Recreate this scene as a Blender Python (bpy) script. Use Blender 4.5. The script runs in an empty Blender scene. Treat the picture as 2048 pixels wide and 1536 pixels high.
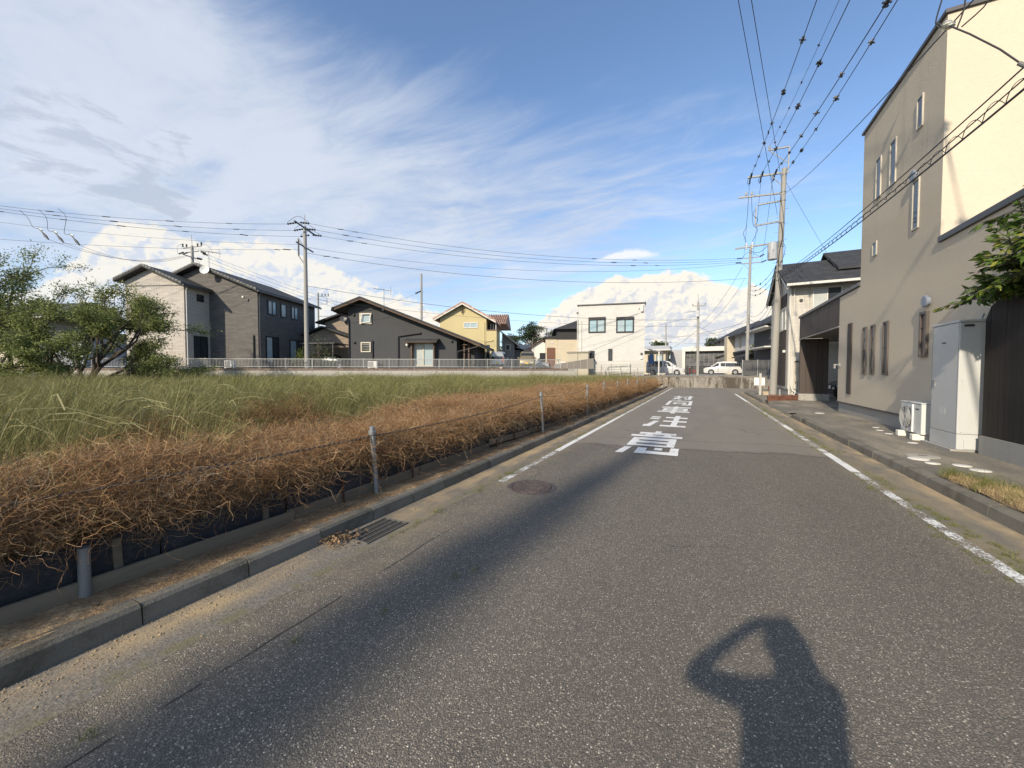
import bpy, bmesh, math, random
import numpy as np
from mathutils import Vector, Matrix
R = math.radians
scene = bpy.context.scene
col = scene.collection
random.seed(7)
rng = np.random.default_rng(11)

# ---------------------------------------------------------------- camera
cam_data = bpy.data.cameras.new('camera')
cam_data.sensor_width = 36.0
cam_data.lens = 769.0 / 2048.0 * 36.0
cam_data.clip_start = 0.1
cam_data.clip_end = 6000.0
cam = bpy.data.objects.new('camera', cam_data)
cam.location = (0.0, 0.0, 1.5)
cam.rotation_euler = (R(90) - math.atan(24 / 769.0), 0.0, R(26.24))
col.objects.link(cam)
scene.camera = cam

# ---------------------------------------------------------------- sun, sky, exposure
SUN_EL, SUN_HEAD = 28.4, 7.8          # elevation; heading the light travels, degrees clockwise from +Y
sun_data = bpy.data.lights.new('sun', 'SUN')
sun_data.energy = 3.7
sun_data.angle = R(0.9)
sun_data.color = (1.0, 0.88, 0.70)
sun = bpy.data.objects.new('sun', sun_data)
d = Vector((math.sin(R(SUN_HEAD)) * math.cos(R(SUN_EL)), math.cos(R(SUN_HEAD)) * math.cos(R(SUN_EL)), -math.sin(R(SUN_EL))))
sun.rotation_euler = d.to_track_quat('-Z', 'Y').to_euler()
sun.location = (-20, -60, 50)
col.objects.link(sun)
vs = scene.view_settings
vs.view_transform = 'Standard'
vs.look = 'None'
vs.gamma = 1.0
vs.exposure = 0.6
vs.use_curve_mapping = False
scene.cycles.max_bounces = 6
scene.cycles.diffuse_bounces = 3
scene.cycles.glossy_bounces = 3
scene.cycles.transparent_max_bounces = 8


class G:
    """tiny expression builder for shader nodes"""
    def __init__(s, nt): s.nt = nt
    def new(s, t, **kw):
        n = s.nt.nodes.new(t)
        for k, v in kw.items(): setattr(n, k, v)
        return n
    def put(s, sock, v):
        if isinstance(v, bpy.types.NodeSocket): s.nt.links.new(v, sock)
        elif v is not None: sock.default_value = v
    def m(s, op, a, b=None, c=None, clamp=False):
        n = s.new('ShaderNodeMath', operation=op, use_clamp=clamp)
        s.put(n.inputs[0], a); s.put(n.inputs[1], b); s.put(n.inputs[2], c)
        return n.outputs[0]
    def add(s, a, b): return s.m('ADD', a, b)
    def sub(s, a, b): return s.m('SUBTRACT', a, b)
    def mul(s, a, b): return s.m('MULTIPLY', a, b)
    def mx(s, a, b): return s.m('MAXIMUM', a, b)
    def ss(s, x, lo, hi, a=0.0, b=1.0):
        n = s.new('ShaderNodeMapRange', interpolation_type='SMOOTHSTEP')
        s.put(n.inputs[0], x)
        for i, v in enumerate((lo, hi, a, b)): s.put(n.inputs[i + 1], v)
        return n.outputs[0]
    def xyz(s, x, y, z=0.0):
        n = s.new('ShaderNodeCombineXYZ')
        for i, v in enumerate((x, y, z)): s.put(n.inputs[i], v)
        return n.outputs[0]
    def sep(s, v):
        n = s.new('ShaderNodeSeparateXYZ'); s.put(n.inputs[0], v); return n.outputs
    def noise(s, vec, scale, detail=4.0, rough=0.55, dist=0.0, color=False):
        n = s.new('ShaderNodeTexNoise')
        s.put(n.inputs['Vector'], vec)
        for k, v in (('Scale', scale), ('Detail', detail), ('Roughness', rough), ('Distortion', dist)): s.put(n.inputs[k], v)
        return n.outputs['Color'] if color else n.outputs[0]
    def voro(s, vec, scale, feature='F1', out='Distance', smooth=None, rand=1.0):
        n = s.new('ShaderNodeTexVoronoi', feature=feature)
        s.put(n.inputs['Vector'], vec); s.put(n.inputs['Scale'], scale); s.put(n.inputs['Randomness'], rand)
        if smooth is not None: s.put(n.inputs['Smoothness'], smooth)
        return n.outputs[out]
    def mix(s, f, a, b, blend='MIX'):
        n = s.new('ShaderNodeMix', data_type='RGBA', blend_type=blend)
        s.put(n.inputs[0], f)
        for i, v in ((6, a), (7, b)):
            if isinstance(v, (tuple, list)): v = tuple(v) + ((1.0,) if len(v) == 3 else ())
            s.put(n.inputs[i], v)
        return n.outputs[2]
    def curve(s, x, pts, x0, x1):
        n = s.new('ShaderNodeFloatCurve')
        mp = n.mapping; mp.use_clip = False
        c = mp.curves[0]
        P = [((p[0] - x0) / (x1 - x0), p[1]) for p in pts]
        c.points[0].location = P[0]; c.points[1].location = P[-1]
        for p in P[1:-1]: c.points.new(*p)
        for p in c.points: p.handle_type = 'VECTOR'
        mp.update()
        n.inputs[0].default_value = 1.0
        s.put(n.inputs[1], s.m('DIVIDE', s.sub(x, x0), x1 - x0))
        return n.outputs[0]


def build_sky():
    w = bpy.data.worlds.new('World'); scene.world = w
    w.use_nodes = True
    nt = w.node_tree; nt.nodes.clear(); g = G(nt)
    SK = 0.135
    CK = 0.57                                   # clouds relative to the sky's own scale
    K = lambda *c: tuple(v * CK for v in c)
    sky = g.new('ShaderNodeTexSky', sky_type='NISHITA')
    sky.sun_disc = False
    sky.sun_elevation = R(SUN_EL); sky.sun_rotation = R(180 + SUN_HEAD)
    sky.altitude = 100; sky.air_density = 1.0; sky.dust_density = 0.6; sky.ozone_density = 2.2
    gen = g.new('ShaderNodeTexCoord').outputs['Generated']
    x, y, z = g.sep(gen)
    az = g.mul(g.m('ARCTAN2', x, y), 180 / math.pi)
    el = g.mul(g.m('ARCSINE', z), 180 / math.pi)
    base = g.mix(1.0, sky.outputs[0], (0.98, 1.02, 1.07), 'MULTIPLY')
    zc = g.mx(z, 0.06)
    px, py = g.m('DIVIDE', x, zc), g.m('DIVIDE', y, zc)      # where the line of sight meets a level cloud sheet
    plane = g.xyz(px, py)
    # high thin sheet: dense to the left, thinning to streaks towards the right
    rot = g.new('ShaderNodeMapping'); rot.inputs['Rotation'].default_value = (0, 0, R(38)); rot.inputs['Scale'].default_value = (0.6, 1.5, 1.0)
    g.put(rot.inputs[0], plane)
    warp = g.noise(plane, 0.7, 3, 0.5, 0.0, True)
    vv = g.new('ShaderNodeVectorMath', operation='MULTIPLY_ADD')
    g.put(vv.inputs[0], warp); vv.inputs[1].default_value = (0.7, 0.7, 0); g.put(vv.inputs[2], rot.outputs[0])
    n1 = g.noise(vv.outputs[0], 1.5, 8, 0.62, 0.4)
    n2 = g.noise(vv.outputs[0], 5.0, 6, 0.6, 0.6)
    big = g.noise(plane, 0.35, 3, 0.5)
    edge = g.curve(el, [(-5, -10), (8, -20), (14, -4), (20, 10), (26, 2), (32, -20), (38, -44), (44, -62), (60, -86), (90, -110)], -5, 90)
    far = g.sub(g.add(az, g.mul(g.sub(big, 0.5), 34.0)), edge)          # degrees right of the sheet's edge
    cover = g.mx(g.ss(far, -62.0, 46.0, 1.0, 0.0), g.ss(g.m('ABSOLUTE', az), 110.0, 150.0, 0.0, 0.55))
    dens = g.add(g.mul(n1, 0.75), g.mul(n2, 0.25))
    lo = g.sub(0.60, g.mul(cover, 0.54))
    cir = g.mul(g.ss(dens, lo, g.add(lo, g.add(0.26, g.mul(cover, 0.24)))), g.ss(cover, 0.0, 0.8, 0.25, 0.86))
    cir = g.mul(cir, g.ss(el, 3.0, 16.0, 0.35, 1.0))
    circ = g.mix(g.ss(g.add(g.mul(n1, 0.5), g.mul(big, 0.5)), 0.34, 0.62), K(4.2, 5.0, 6.5), K(6.5, 6.95, 7.75))
    c1 = g.mix(cir, base, circ)
    # pale haze low over the horizon
    hz = g.ss(el, 0.0, 15.0, 0.50, 0.0)
    c1 = g.mix(hz, c1, K(5.0, 6.3, 7.9))
    # cumulus towers
    ae = g.xyz(g.mul(az, 0.1), g.mul(el, 0.12))
    b1 = g.voro(ae, 2.6, 'SMOOTH_F1', smooth=0.35)
    wv = g.noise(ae, 3.0, 4, 0.6, 0.0, True)
    aw = g.new('ShaderNodeVectorMath', operation='MULTIPLY_ADD')
    g.put(aw.inputs[0], wv); aw.inputs[1].default_value = (0.35, 0.35, 0); g.put(aw.inputs[2], ae)
    def billow(off):
        q = g.new('ShaderNodeVectorMath', operation='ADD'); g.put(q.inputs[0], aw.outputs[0]); q.inputs[1].default_value = off
        a = g.voro(q.outputs[0], 3.2, 'SMOOTH_F1', smooth=0.3)
        b = g.voro(q.outputs[0], 8.0, 'SMOOTH_F1', smooth=0.3)
        c = g.voro(q.outputs[0], 20.0, 'SMOOTH_F1', smooth=0.3)
        return g.add(g.add(g.mul(a, 0.55), g.mul(b, 0.30)), g.mul(c, 0.15))
    B0 = billow((0, 0, 0)); B1 = billow((-0.035, 0.05, 0))
    fine = g.noise(aw.outputs[0], 9.0, 6, 0.65)
    rel = g.add(g.mul(g.sub(B1, B0), 4.5), g.mul(g.sub(fine, 0.5), 0.34))
    def tower(c, pts, base_lo, base_hi, amp, warm, grey, soft, opac=1.0):
        top = g.curve(az, [(-180, -8)] + pts + [(180, -8)], -180, 180)
        t2 = g.add(top, g.add(g.mul(g.sub(0.36, B0), amp * 2.4), g.mul(g.sub(fine, 0.5), amp * 0.8)))
        h = g.sub(t2, el)
        a = g.mul(g.ss(h, 0.0, soft), g.ss(el, base_lo, base_hi))
        depth = g.ss(h, 0.4, 7.0, 0.26, -0.30)
        lit = g.ss(g.add(g.mul(rel, 0.72), depth), -0.52, 0.24)
        cc = g.mix(lit, grey, warm)
        return g.mix(g.mul(a, opac), c, cc)
    c1 = tower(c1, [(-88, -4), (-82, 6), (-77, 8.5), (-75, 11), (-73.2, 14), (-71.4, 16.2), (-69, 16), (-66, 15.9), (-63.6, 14.8), (-61, 16.2), (-58, 17), (-55, 15.4), (-51.4, 15.2), (-49.5, 13.6), (-46, 12.4), (-42.4, 11.6), (-38.9, 10.6), (-35, 7), (-30, -4)],
               0.0, 9.0, 1.1, K(8.6, 8.2, 7.35), K(6.0, 6.5, 7.5), 0.8, 0.88)
    c1 = tower(c1, [(-53, -4), (-50, 9.8), (-48.3, 11.0), (-44, 10.8), (-41, 10.0), (-38.2, 9.6), (-35.4, 8.4), (-31, 6.6), (-27, -4)],
               0.0, 7.0, 0.6, K(8.8, 8.2, 7.3), K(6.2, 6.5, 7.2), 0.6)
    c1 = tower(c1, [(-27, -4), (-24, 5), (-22.5, 7.6), (-19.9, 10.1), (-18.4, 11.2), (-16.3, 12.2), (-15.2, 11.9), (-12.4, 13.7), (-8, 13.8), (-4.7, 14.4), (-3.2, 13.4), (-1.3, 13.9), (1.4, 12.3), (4.2, 11.4), (5.3, 11.8), (7, 10.4), (9, 8.4), (12, 6), (17, -4)],
               -1.0, 5.0, 0.75, K(8.9, 8.35, 7.35), K(6.3, 6.5, 7.0), 0.5)
    # grey flat patches in the shade and a small lens cloud
    gp = g.xyz(g.mul(az, 0.06), g.mul(el, 0.17))
    gn = g.noise(gp, 2.1, 7, 0.62, 0.35)
    reg = g.mul(g.ss(az, -56.0, -70.0), g.mul(g.ss(el, 14.0, 18.0), g.ss(el, 30.0, 24.0)))
    reg2 = g.mul(g.mul(g.ss(az, -54.0, -46.0), g.ss(az, -20.0, -28.0)), g.mul(g.ss(el, 17.0, 19.5), g.ss(el, 24.0, 21.5)))
    thr = g.sub(0.74, g.mul(g.mx(reg, g.mul(reg2, 0.85)), 0.32))
    ga = g.mul(g.ss(gn, thr, g.add(thr, 0.15)), 0.78)
    c1 = g.mix(ga, c1, g.mix(g.ss(g.sub(gn, thr), 0.02, 0.16), K(6.4, 6.9, 7.8), K(4.5, 5.1, 6.2)))
    ltop = g.curve(az, [(-180, 14), (-16, 15.4), (-13.5, 16.2), (-10.5, 17.0), (-8, 16.9), (-4, 15.6), (180, 14)], -180, 180)
    lh = g.sub(g.add(ltop, g.mul(g.sub(fine, 0.5), 0.9)), el)
    la = g.mul(g.mul(g.ss(lh, 0.0, 0.5), g.ss(el, 15.3, 15.9)), g.mul(g.ss(az, -15.5, -12.5), g.ss(az, -4.0, -7.5)))
    c1 = g.mix(g.mul(la, 0.85), c1, K(8.6, 8.6, 8.8))
    # below the horizon: what the ground out there sends up
    c1 = g.mix(g.ss(el, 0.0, -1.5), c1, K(1.9, 1.9, 1.8))
    bg = g.new('ShaderNodeBackground'); bg.inputs[1].default_value = SK
    g.put(bg.inputs[0], c1)
    out = g.new('ShaderNodeOutputWorld')
    nt.links.new(bg.outputs[0], out.inputs[0])
    w.cycles.sampling_method = 'MANUAL'; w.cycles.sample_map_resolution = 512


build_sky()

# ---------------------------------------------------------------- materials
MATS = {}
def srgb(r, gg, b):
    f = lambda c: (c / 255 / 12.92) if c / 255 <= 0.04045 else ((c / 255 + 0.055) / 1.055) ** 2.4
    return (f(r), f(gg), f(b))

def mat(name, c, rough=0.8, var=0.12, scale=3.0, fine=0.10, fscale=40.0, bump=0.0, bscale=60.0, metal=0.0, spec=0.4, c2=None, stretch=(1, 1, 1), rnd=0.0, c2lo=0.45, c2hi=0.65, world=False):
    """principled material with large and fine tonal variation, optional second colour in patches and bump"""
    if name in MATS: return MATS[name]
    m = bpy.data.materials.new(name); m.use_nodes = True
    nt = m.node_tree; g = G(nt); bs = nt.nodes['Principled BSDF']
    if world: co = g.new('ShaderNodeNewGeometry').outputs['Position']
    else: co = g.new('ShaderNodeTexCoord').outputs['Object']
    mp = g.new('ShaderNodeMapping'); mp.inputs['Scale'].default_value = stretch
    g.put(mp.inputs[0], co)
    v = mp.outputs[0]
    oi = g.new('ShaderNodeObjectInfo')
    if rnd:
        av = g.new('ShaderNodeVectorMath', operation='ADD'); g.put(av.inputs[0], v)
        g.put(av.inputs[1], g.mul(oi.outputs['Random'], 37.0)); v = av.outputs[0]
    n1 = g.noise(v, scale, 5, 0.6); n2 = g.noise(v, fscale, 3, 0.6)
    f = g.add(1.0 , g.add(g.mul(g.sub(n1, 0.5), var * 2.4), g.mul(g.sub(n2, 0.5), fine * 2.4)))
    if rnd: f = g.mul(f, g.add(1.0 - rnd / 2, g.mul(oi.outputs['Random'], rnd)))
    cc = tuple(c) + (1,)
    if c2 is not None:
        cc = g.mix(g.ss(g.add(g.mul(n1, 0.7), g.mul(n2, 0.3)), c2lo, c2hi), c, c2)
    colr = g.mix(1.0, cc if c2 is not None else c, g.xyz(f, f, f), 'MULTIPLY')
    g.put(bs.inputs['Base Color'], colr)
    bs.inputs['Roughness'].default_value = rough; bs.inputs['Metallic'].default_value = metal
    bs.inputs['Specular IOR Level'].default_value = spec
    if bump:
        b = g.new('ShaderNodeBump'); b.inputs['Strength'].default_value = 1.0; b.inputs['Distance'].default_value = bump
        g.put(b.inputs['Height'], g.noise(v, bscale, 4, 0.65)); g.put(bs.inputs['Normal'], b.outputs[0])
    MATS[name] = m
    return m

def siding_mat(name, c, rows=8.0, depth=0.006, brick=0.45, var=0.1, c2=None, gap=0.5):
    """cladding laid in short courses, seen from afar"""
    if name in MATS: return MATS[name]
    m = bpy.data.materials.new(name); m.use_nodes = True
    nt = m.node_tree; g = G(nt); bs = nt.nodes['Principled BSDF']
    co = g.new('ShaderNodeTexCoord').outputs['Object']
    x, y, z = g.sep(co)
    v = g.xyz(g.add(x, y), z)
    bt = g.new('ShaderNodeTexBrick'); g.put(bt.inputs['Vector'], v)
    bt.inputs['Scale'].default_value = 1.0; bt.inputs['Brick Width'].default_value = brick; bt.inputs['Row Height'].default_value = 1.0 / rows
    bt.inputs['Mortar Size'].default_value = 0.006; bt.inputs['Mortar Smooth'].default_value = 0.3; bt.inputs['Bias'].default_value = 0.0
    k = lambda f: tuple(min(1, q * f) for q in c) + (1,)
    bt.inputs['Color1'].default_value = k(1 - var); bt.inputs['Color2'].default_value = k(1 + var); bt.inputs['Mortar'].default_value = k(gap)
    n = g.noise(co, 1.2, 5, 0.6); f = g.add(0.90, g.mul(n, 0.2))
    g.put(bs.inputs['Base Color'], g.mix(1.0, bt.outputs[0], g.xyz(f, f, f), 'MULTIPLY'))
    bs.inputs['Roughness'].default_value = 0.85
    b = g.new('ShaderNodeBump'); b.inputs['Distance'].default_value = depth; b.inputs['Strength'].default_value = 0.8
    g.put(b.inputs['Height'], g.add(g.m('SUBTRACT', 1.0, bt.outputs[1]), g.mul(g.noise(co, 25, 3), 0.5)))
    g.put(bs.inputs['Normal'], b.outputs[0])
    MATS[name] = m
    return m

def glass_mat(name, c, rough=0.06, spec=0.6):
    return mat(name, c, rough, 0.25, 1.3, 0.0, 10, spec=spec)

def asphalt_mat():
    m = bpy.data.materials.new('asphalt'); m.use_nodes = True
    nt = m.node_tree; g = G(nt); bs = nt.nodes['Principled BSDF']
    co = g.new('ShaderNodeNewGeometry').outputs['Position']
    x, y, z = g.sep(co)
    wob = g.new('ShaderNodeVectorMath', operation='MULTIPLY_ADD')
    g.put(wob.inputs[0], g.noise(co, 60, 2, 0.5, 0, True)); wob.inputs[1].default_value = (0.006, 0.006, 0); g.put(wob.inputs[2], co)
    st = g.new('ShaderNodeTexVoronoi', feature='F1'); g.put(st.inputs['Vector'], wob.outputs[0]); st.inputs['Scale'].default_value = 118
    dist, scol = st.outputs['Distance'], st.outputs['Color']
    r, gg, b = g.sep(scol)
    st2 = g.new('ShaderNodeTexVoronoi', feature='F1'); g.put(st2.inputs['Vector'], wob.outputs[0]); st2.inputs['Scale'].default_value = 250
    r2, _, _ = g.sep(st2.outputs['Color'])
    stone = g.mul(g.ss(dist, 0.62, 0.30), g.ss(r, 0.25, 0.95))
    stone2 = g.mul(g.ss(st2.outputs['Distance'], 0.6, 0.3), g.ss(r2, 0.45, 1.0))
    tar = (0.092, 0.086, 0.078)
    c = g.mix(g.mul(stone, 0.80), tar, g.mix(gg, (0.235, 0.215, 0.187), (0.38, 0.35, 0.305)))
    c = g.mix(g.mul(stone2, 0.6), c, (0.36, 0.33, 0.285))
    pol = g.mul(g.ss(r, 0.93, 0.97), g.ss(dist, 0.5, 0.3)); c = g.mix(g.mul(pol, 0.8), c, (0.62, 0.59, 0.53))
    # far away the stones merge: average tone with wheel tracks, blotches and joints
    big = g.noise(g.xyz(g.mul(x, 1.0), g.mul(y, 0.35)), 0.9, 6, 0.6)
    fine = g.noise(co, 7, 6, 0.7)
    wheel = g.mx(g.ss(g.m('ABSOLUTE', g.sub(x, -1.15)), 0.45, 0.05), g.ss(g.m('ABSOLUTE', g.sub(x, 0.75)), 0.45, 0.05))
    oil = g.mul(g.ss(g.noise(g.xyz(g.mul(x, 1.6), g.mul(y, 0.8)), 1.7, 4, 0.55), 0.62, 0.74), 0.16)
    f = g.sub(g.add(0.70, g.add(g.add(g.mul(big, 0.36), g.mul(fine, 0.24)), g.mul(wheel, 0.05))), oil)
    # the strip beyond the joint at Y 8.5 is a newer, finer surface
    jn = g.add(8.0, g.add(g.mul(g.sub(x, -1.0), 0.16), g.mul(g.sub(g.noise(g.xyz(x, 0.0), 1.2, 3), 0.5), 0.9)))
    newer = g.ss(g.sub(y, jn), 0.0, 0.25)
    c = g.mix(g.mul(newer, 0.72), c, (0.172, 0.161, 0.146))
    # dust towards the gutters
    dust = g.mul(g.mx(g.ss(x, -1.9, -2.5), g.ss(x, 1.75, 2.15)), g.ss(g.noise(co, 2.2, 6, 0.7), 0.35, 0.7))
    c = g.mix(g.mul(dust, 0.55), c, (0.27, 0.23, 0.165))
    crack = g.m('ABSOLUTE', g.sub(y, g.add(jn, 1.05)))
    cw = g.new('ShaderNodeVectorMath', operation='MULTIPLY_ADD'); g.put(cw.inputs[0], g.noise(co, 1.6, 5, 0.65, 0, True)); cw.inputs[1].default_value = (0.9, 0.9, 0); g.put(cw.inputs[2], co)
    net = g.voro(cw.outputs[0], 0.42, 'DISTANCE_TO_EDGE')
    hair = g.mul(g.ss(net, 0.0045, 0.0015), g.mul(g.ss(g.noise(co, 0.5, 3), 0.50, 0.58), 0.75))
    cr = g.mx(hair, g.ss(crack, 0.018, 0.006))
    cr = g.mx(cr, g.mul(g.ss(g.m('ABSOLUTE', g.sub(y, jn)), 0.02, 0.006), 1.0))
    jl = g.m('ABSOLUTE', g.sub(x, g.add(-2.14, g.mul(g.sub(g.noise(g.xyz(0.0, y), 0.8, 3), 0.5), 0.10))))
    cr = g.mx(cr, g.mul(g.ss(jl, 0.011, 0.004), g.mul(g.ss(y, 3.4, 2.6), g.ss(g.noise(co, 3, 3), 0.42, 0.5))))
    c = g.mix(g.mul(cr, 0.8), c, (0.02, 0.02, 0.02))
    g.put(bs.inputs['Base Color'], g.mix(1.0, c, g.xyz(g.mul(f, 1.24), g.mul(f, 1.18), g.mul(f, 1.08)), 'MULTIPLY'))
    bs.inputs['Roughness'].default_value = 0.82; bs.inputs['Specular IOR Level'].default_value = 0.35
    h = g.add(g.mul(g.ss(dist, 0.7, 0.2), g.add(0.4, g.mul(gg, 0.6))), g.mul(g.ss(st2.outputs['Distance'], 0.7, 0.2), 0.5))
    bp = g.new('ShaderNodeBump'); bp.inputs['Distance'].default_value = 0.004
    g.put(bp.inputs['Strength'], g.sub(0.9, g.mul(newer, 0.55)))
    g.put(bp.inputs['Height'], h); g.put(bs.inputs['Normal'], bp.outputs[0])
    MATS['asphalt'] = m
    return m

def paint_mat(name, wear):
    """road paint; worn through to nothing where a fine noise is low"""
    m = bpy.data.materials.new(name); m.use_nodes = True
    nt = m.node_tree; g = G(nt); bs = nt.nodes['Principled BSDF']
    co = g.new('ShaderNodeNewGeometry').outputs['Position']
    x, y, z = g.sep(co)
    n = g.noise(co, 55, 5, 0.75); n0 = g.noise(co, 3.0, 4, 0.65)
    f = g.add(0.86, g.mul(g.noise(co, 9, 5, 0.7), 0.22))
    g.put(bs.inputs['Base Color'], g.mix(1.0, (0.74, 0.735, 0.71), g.xyz(f, f, f), 'MULTIPLY'))
    bs.inputs['Roughness'].default_value = 0.75
    a = g.ss(g.add(g.mul(n, 0.6), g.mul(n0, 0.4)), wear - 0.03, wear + 0.03)
    g.put(bs.inputs['Alpha'], a)
    MATS[name] = m
    return m

def wood_mat(name, c, c2):
    return mat(name, c, 0.9, 0.25, 2.0, 0.3, 30, 0.004, 40, stretch=(1, 0.08, 1), c2=c2, rnd=0.35, spec=0.2)

# ---------------------------------------------------------------- mesh building
class MB:
    def __init__(s, f=None): s.v = []; s.fc = []; s.f = f
    def p(s, x, y, z):
        q = s.f(x, y, z) if s.f else (x, y, z)
        s.v.append(tuple(q)); return len(s.v) - 1
    def box(s, x0, x1, y0, y1, z0, z1):
        i = [s.p(x, y, z) for z in (z0, z1) for y in (y0, y1) for x in (x0, x1)]
        for q in ((0, 2, 3, 1), (4, 5, 7, 6), (0, 1, 5, 4), (2, 6, 7, 3), (0, 4, 6, 2), (1, 3, 7, 5)): s.fc.append([i[k] for k in q])
        return s
    def hexa(s, pts):
        i = [s.p(*q) for q in pts]
        for q in ((0, 3, 2, 1), (4, 5, 6, 7), (0, 1, 5, 4), (1, 2, 6, 5), (2, 3, 7, 6), (3, 0, 4, 7)): s.fc.append([i[k] for k in q])
        return s
    def prism(s, poly, a, b, axis='y'):
        """polygon of 2D points pushed from a to b: axis y -> points are (x,z); x -> (y,z); z -> (x,y)"""
        def P(u, w, t): return {'y': (u, t, w), 'x': (t, u, w), 'z': (u, w, t)}[axis]
        i0 = [s.p(*P(u, w, a)) for u, w in poly]; i1 = [s.p(*P(u, w, b)) for u, w in poly]
        n = len(poly)
        s.fc.append(i0[::-1]); s.fc.append(i1)
        for k in range(n): s.fc.append([i0[k], i0[(k + 1) % n], i1[(k + 1) % n], i1[k]])
        return s
    def tube(s, pts, r, n=6, cap=True, r1=None):
        pts = [Vector(q) for q in pts]; m = len(pts); rings = []
        for k, q in enumerate(pts):
            t = (pts[min(k + 1, m - 1)] - pts[max(k - 1, 0)])
            t = t.normalized() if t.length > 1e-9 else Vector((0, 0, 1))
            u = t.cross(Vector((0, 0, 1)) if abs(t.z) < 0.95 else Vector((1, 0, 0))).normalized(); w = t.cross(u)
            rr = r if r1 is None else r + (r1 - r) * k / (m - 1)
            if isinstance(rr, (list, tuple)): rr = rr[k]
            rings.append([s.p(*(q + u * (rr * math.cos(2 * math.pi * j / n)) + w * (rr * math.sin(2 * math.pi * j / n)))) for j in range(n)])
        for k in range(m - 1):
            for j in range(n): s.fc.append([rings[k][j], rings[k][(j + 1) % n], rings[k + 1][(j + 1) % n], rings[k + 1][j]])
        if cap: s.fc.append(rings[0][::-1]); s.fc.append(rings[-1])
        return s
    def rod(s, a, b, r, n=6): return s.tube([a, b], r, n)
    def bar(s, a, b, w, h):
        """square bar between two points: w wide, h high"""
        a, b = Vector(a), Vector(b); t = (b - a).normalized()
        u = t.cross(Vector((0, 0, 1)) if abs(t.z) < 0.95 else Vector((1, 0, 0))).normalized(); q = u.cross(t)
        u *= w / 2; q *= h / 2
        return s.hexa([a - u - q, a + u - q, a + u + q, a - u + q, b - u - q, b + u - q, b + u + q, b - u + q])
    def lathe(s, prof, n=16, c=(0, 0, 0), axis='z'):
        rings = []
        for r, h in prof:
            ring = []
            for j in range(n):
                ca, sa = r * math.cos(2 * math.pi * j / n), r * math.sin(2 * math.pi * j / n)
                q = {'z': (ca, sa, h), 'x': (h, ca, sa), 'y': (ca, h, sa)}[axis]
                ring.append(s.p(c[0] + q[0], c[1] + q[1], c[2] + q[2]))
            rings.append(ring)
        for k in range(len(rings) - 1):
            for j in range(n): s.fc.append([rings[k][j], rings[k][(j + 1) % n], rings[k + 1][(j + 1) % n], rings[k + 1][j]])
        s.fc.append(rings[0][::-1]); s.fc.append(rings[-1])
        return s
    def quad(s, pts): s.fc.append([s.p(*q) for q in pts]); return s
    def mesh(s, name, m, smooth=False, recalc=True):
        me = bpy.data.meshes.new(name); me.from_pydata(s.v, [], s.fc)
        if recalc:
            b = bmesh.new(); b.from_mesh(me); bmesh.ops.recalc_face_normals(b, faces=b.faces); b.to_mesh(me); b.free()
        if m: me.materials.append(m)
        if smooth:
            me.polygons.foreach_set('use_smooth', [True] * len(me.polygons))
            me.set_sharp_from_angle(angle=R(40))
        return me
    def build(s, name, m, parent=None, smooth=False, bevel=0.0, recalc=True, **props):
        return link(name, s.mesh(name, m, smooth, recalc), parent, bevel=bevel, **props)

def link(name, me, parent=None, loc=(0, 0, 0), rot=0.0, bevel=0.0, **props):
    o = bpy.data.objects.new(name, me); o.location = loc
    o.rotation_euler = rot if isinstance(rot, (tuple, list)) else (0, 0, rot)
    if parent: o.parent = parent
    for k, v in props.items(): o[k] = v
    if bevel:
        md = o.modifiers.new('bevel', 'BEVEL'); md.width = bevel; md.segments = 2; md.limit_method = 'ANGLE'
    col.objects.link(o)
    return o

def thing(name, label, cat, loc=(0, 0, 0), rot=0.0, group=None, kind=None):
    o = bpy.data.objects.new(name, None); o.empty_display_size = 0.2
    o.location = loc; o.rotation_euler = (0, 0, rot); o['label'] = label; o['category'] = cat
    if group: o['group'] = group
    if kind: o['kind'] = kind
    col.objects.link(o); return o

def struct_root(name):
    o = bpy.data.objects.new(name, None); o['kind'] = 'structure'; col.objects.link(o); return o

def copy_tree(src, **kw):
    """a thing with its parts and sub-parts, sharing meshes"""
    n = src.copy(); col.objects.link(n)
    for ch in KIDS.get(src, []) or src.children:
        c = ch.copy(); c.parent = n; col.objects.link(c)
        for gch in ch.children:
            d2 = gch.copy(); d2.parent = c; col.objects.link(d2)
    for k, v in kw.items():
        if k in ('location', 'rotation_euler', 'scale'): setattr(n, k, v)
        else: n[k] = v
    return n
KIDS = {}

def front(y0): return lambda u, n, z: (u, y0 - n, z)
def back(y0): return lambda u, n, z: (u, y0 + n, z)
def right(x0): return lambda u, n, z: (x0 + n, u, z)
def left(x0): return lambda u, n, z: (x0 - n, u, z)

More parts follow.
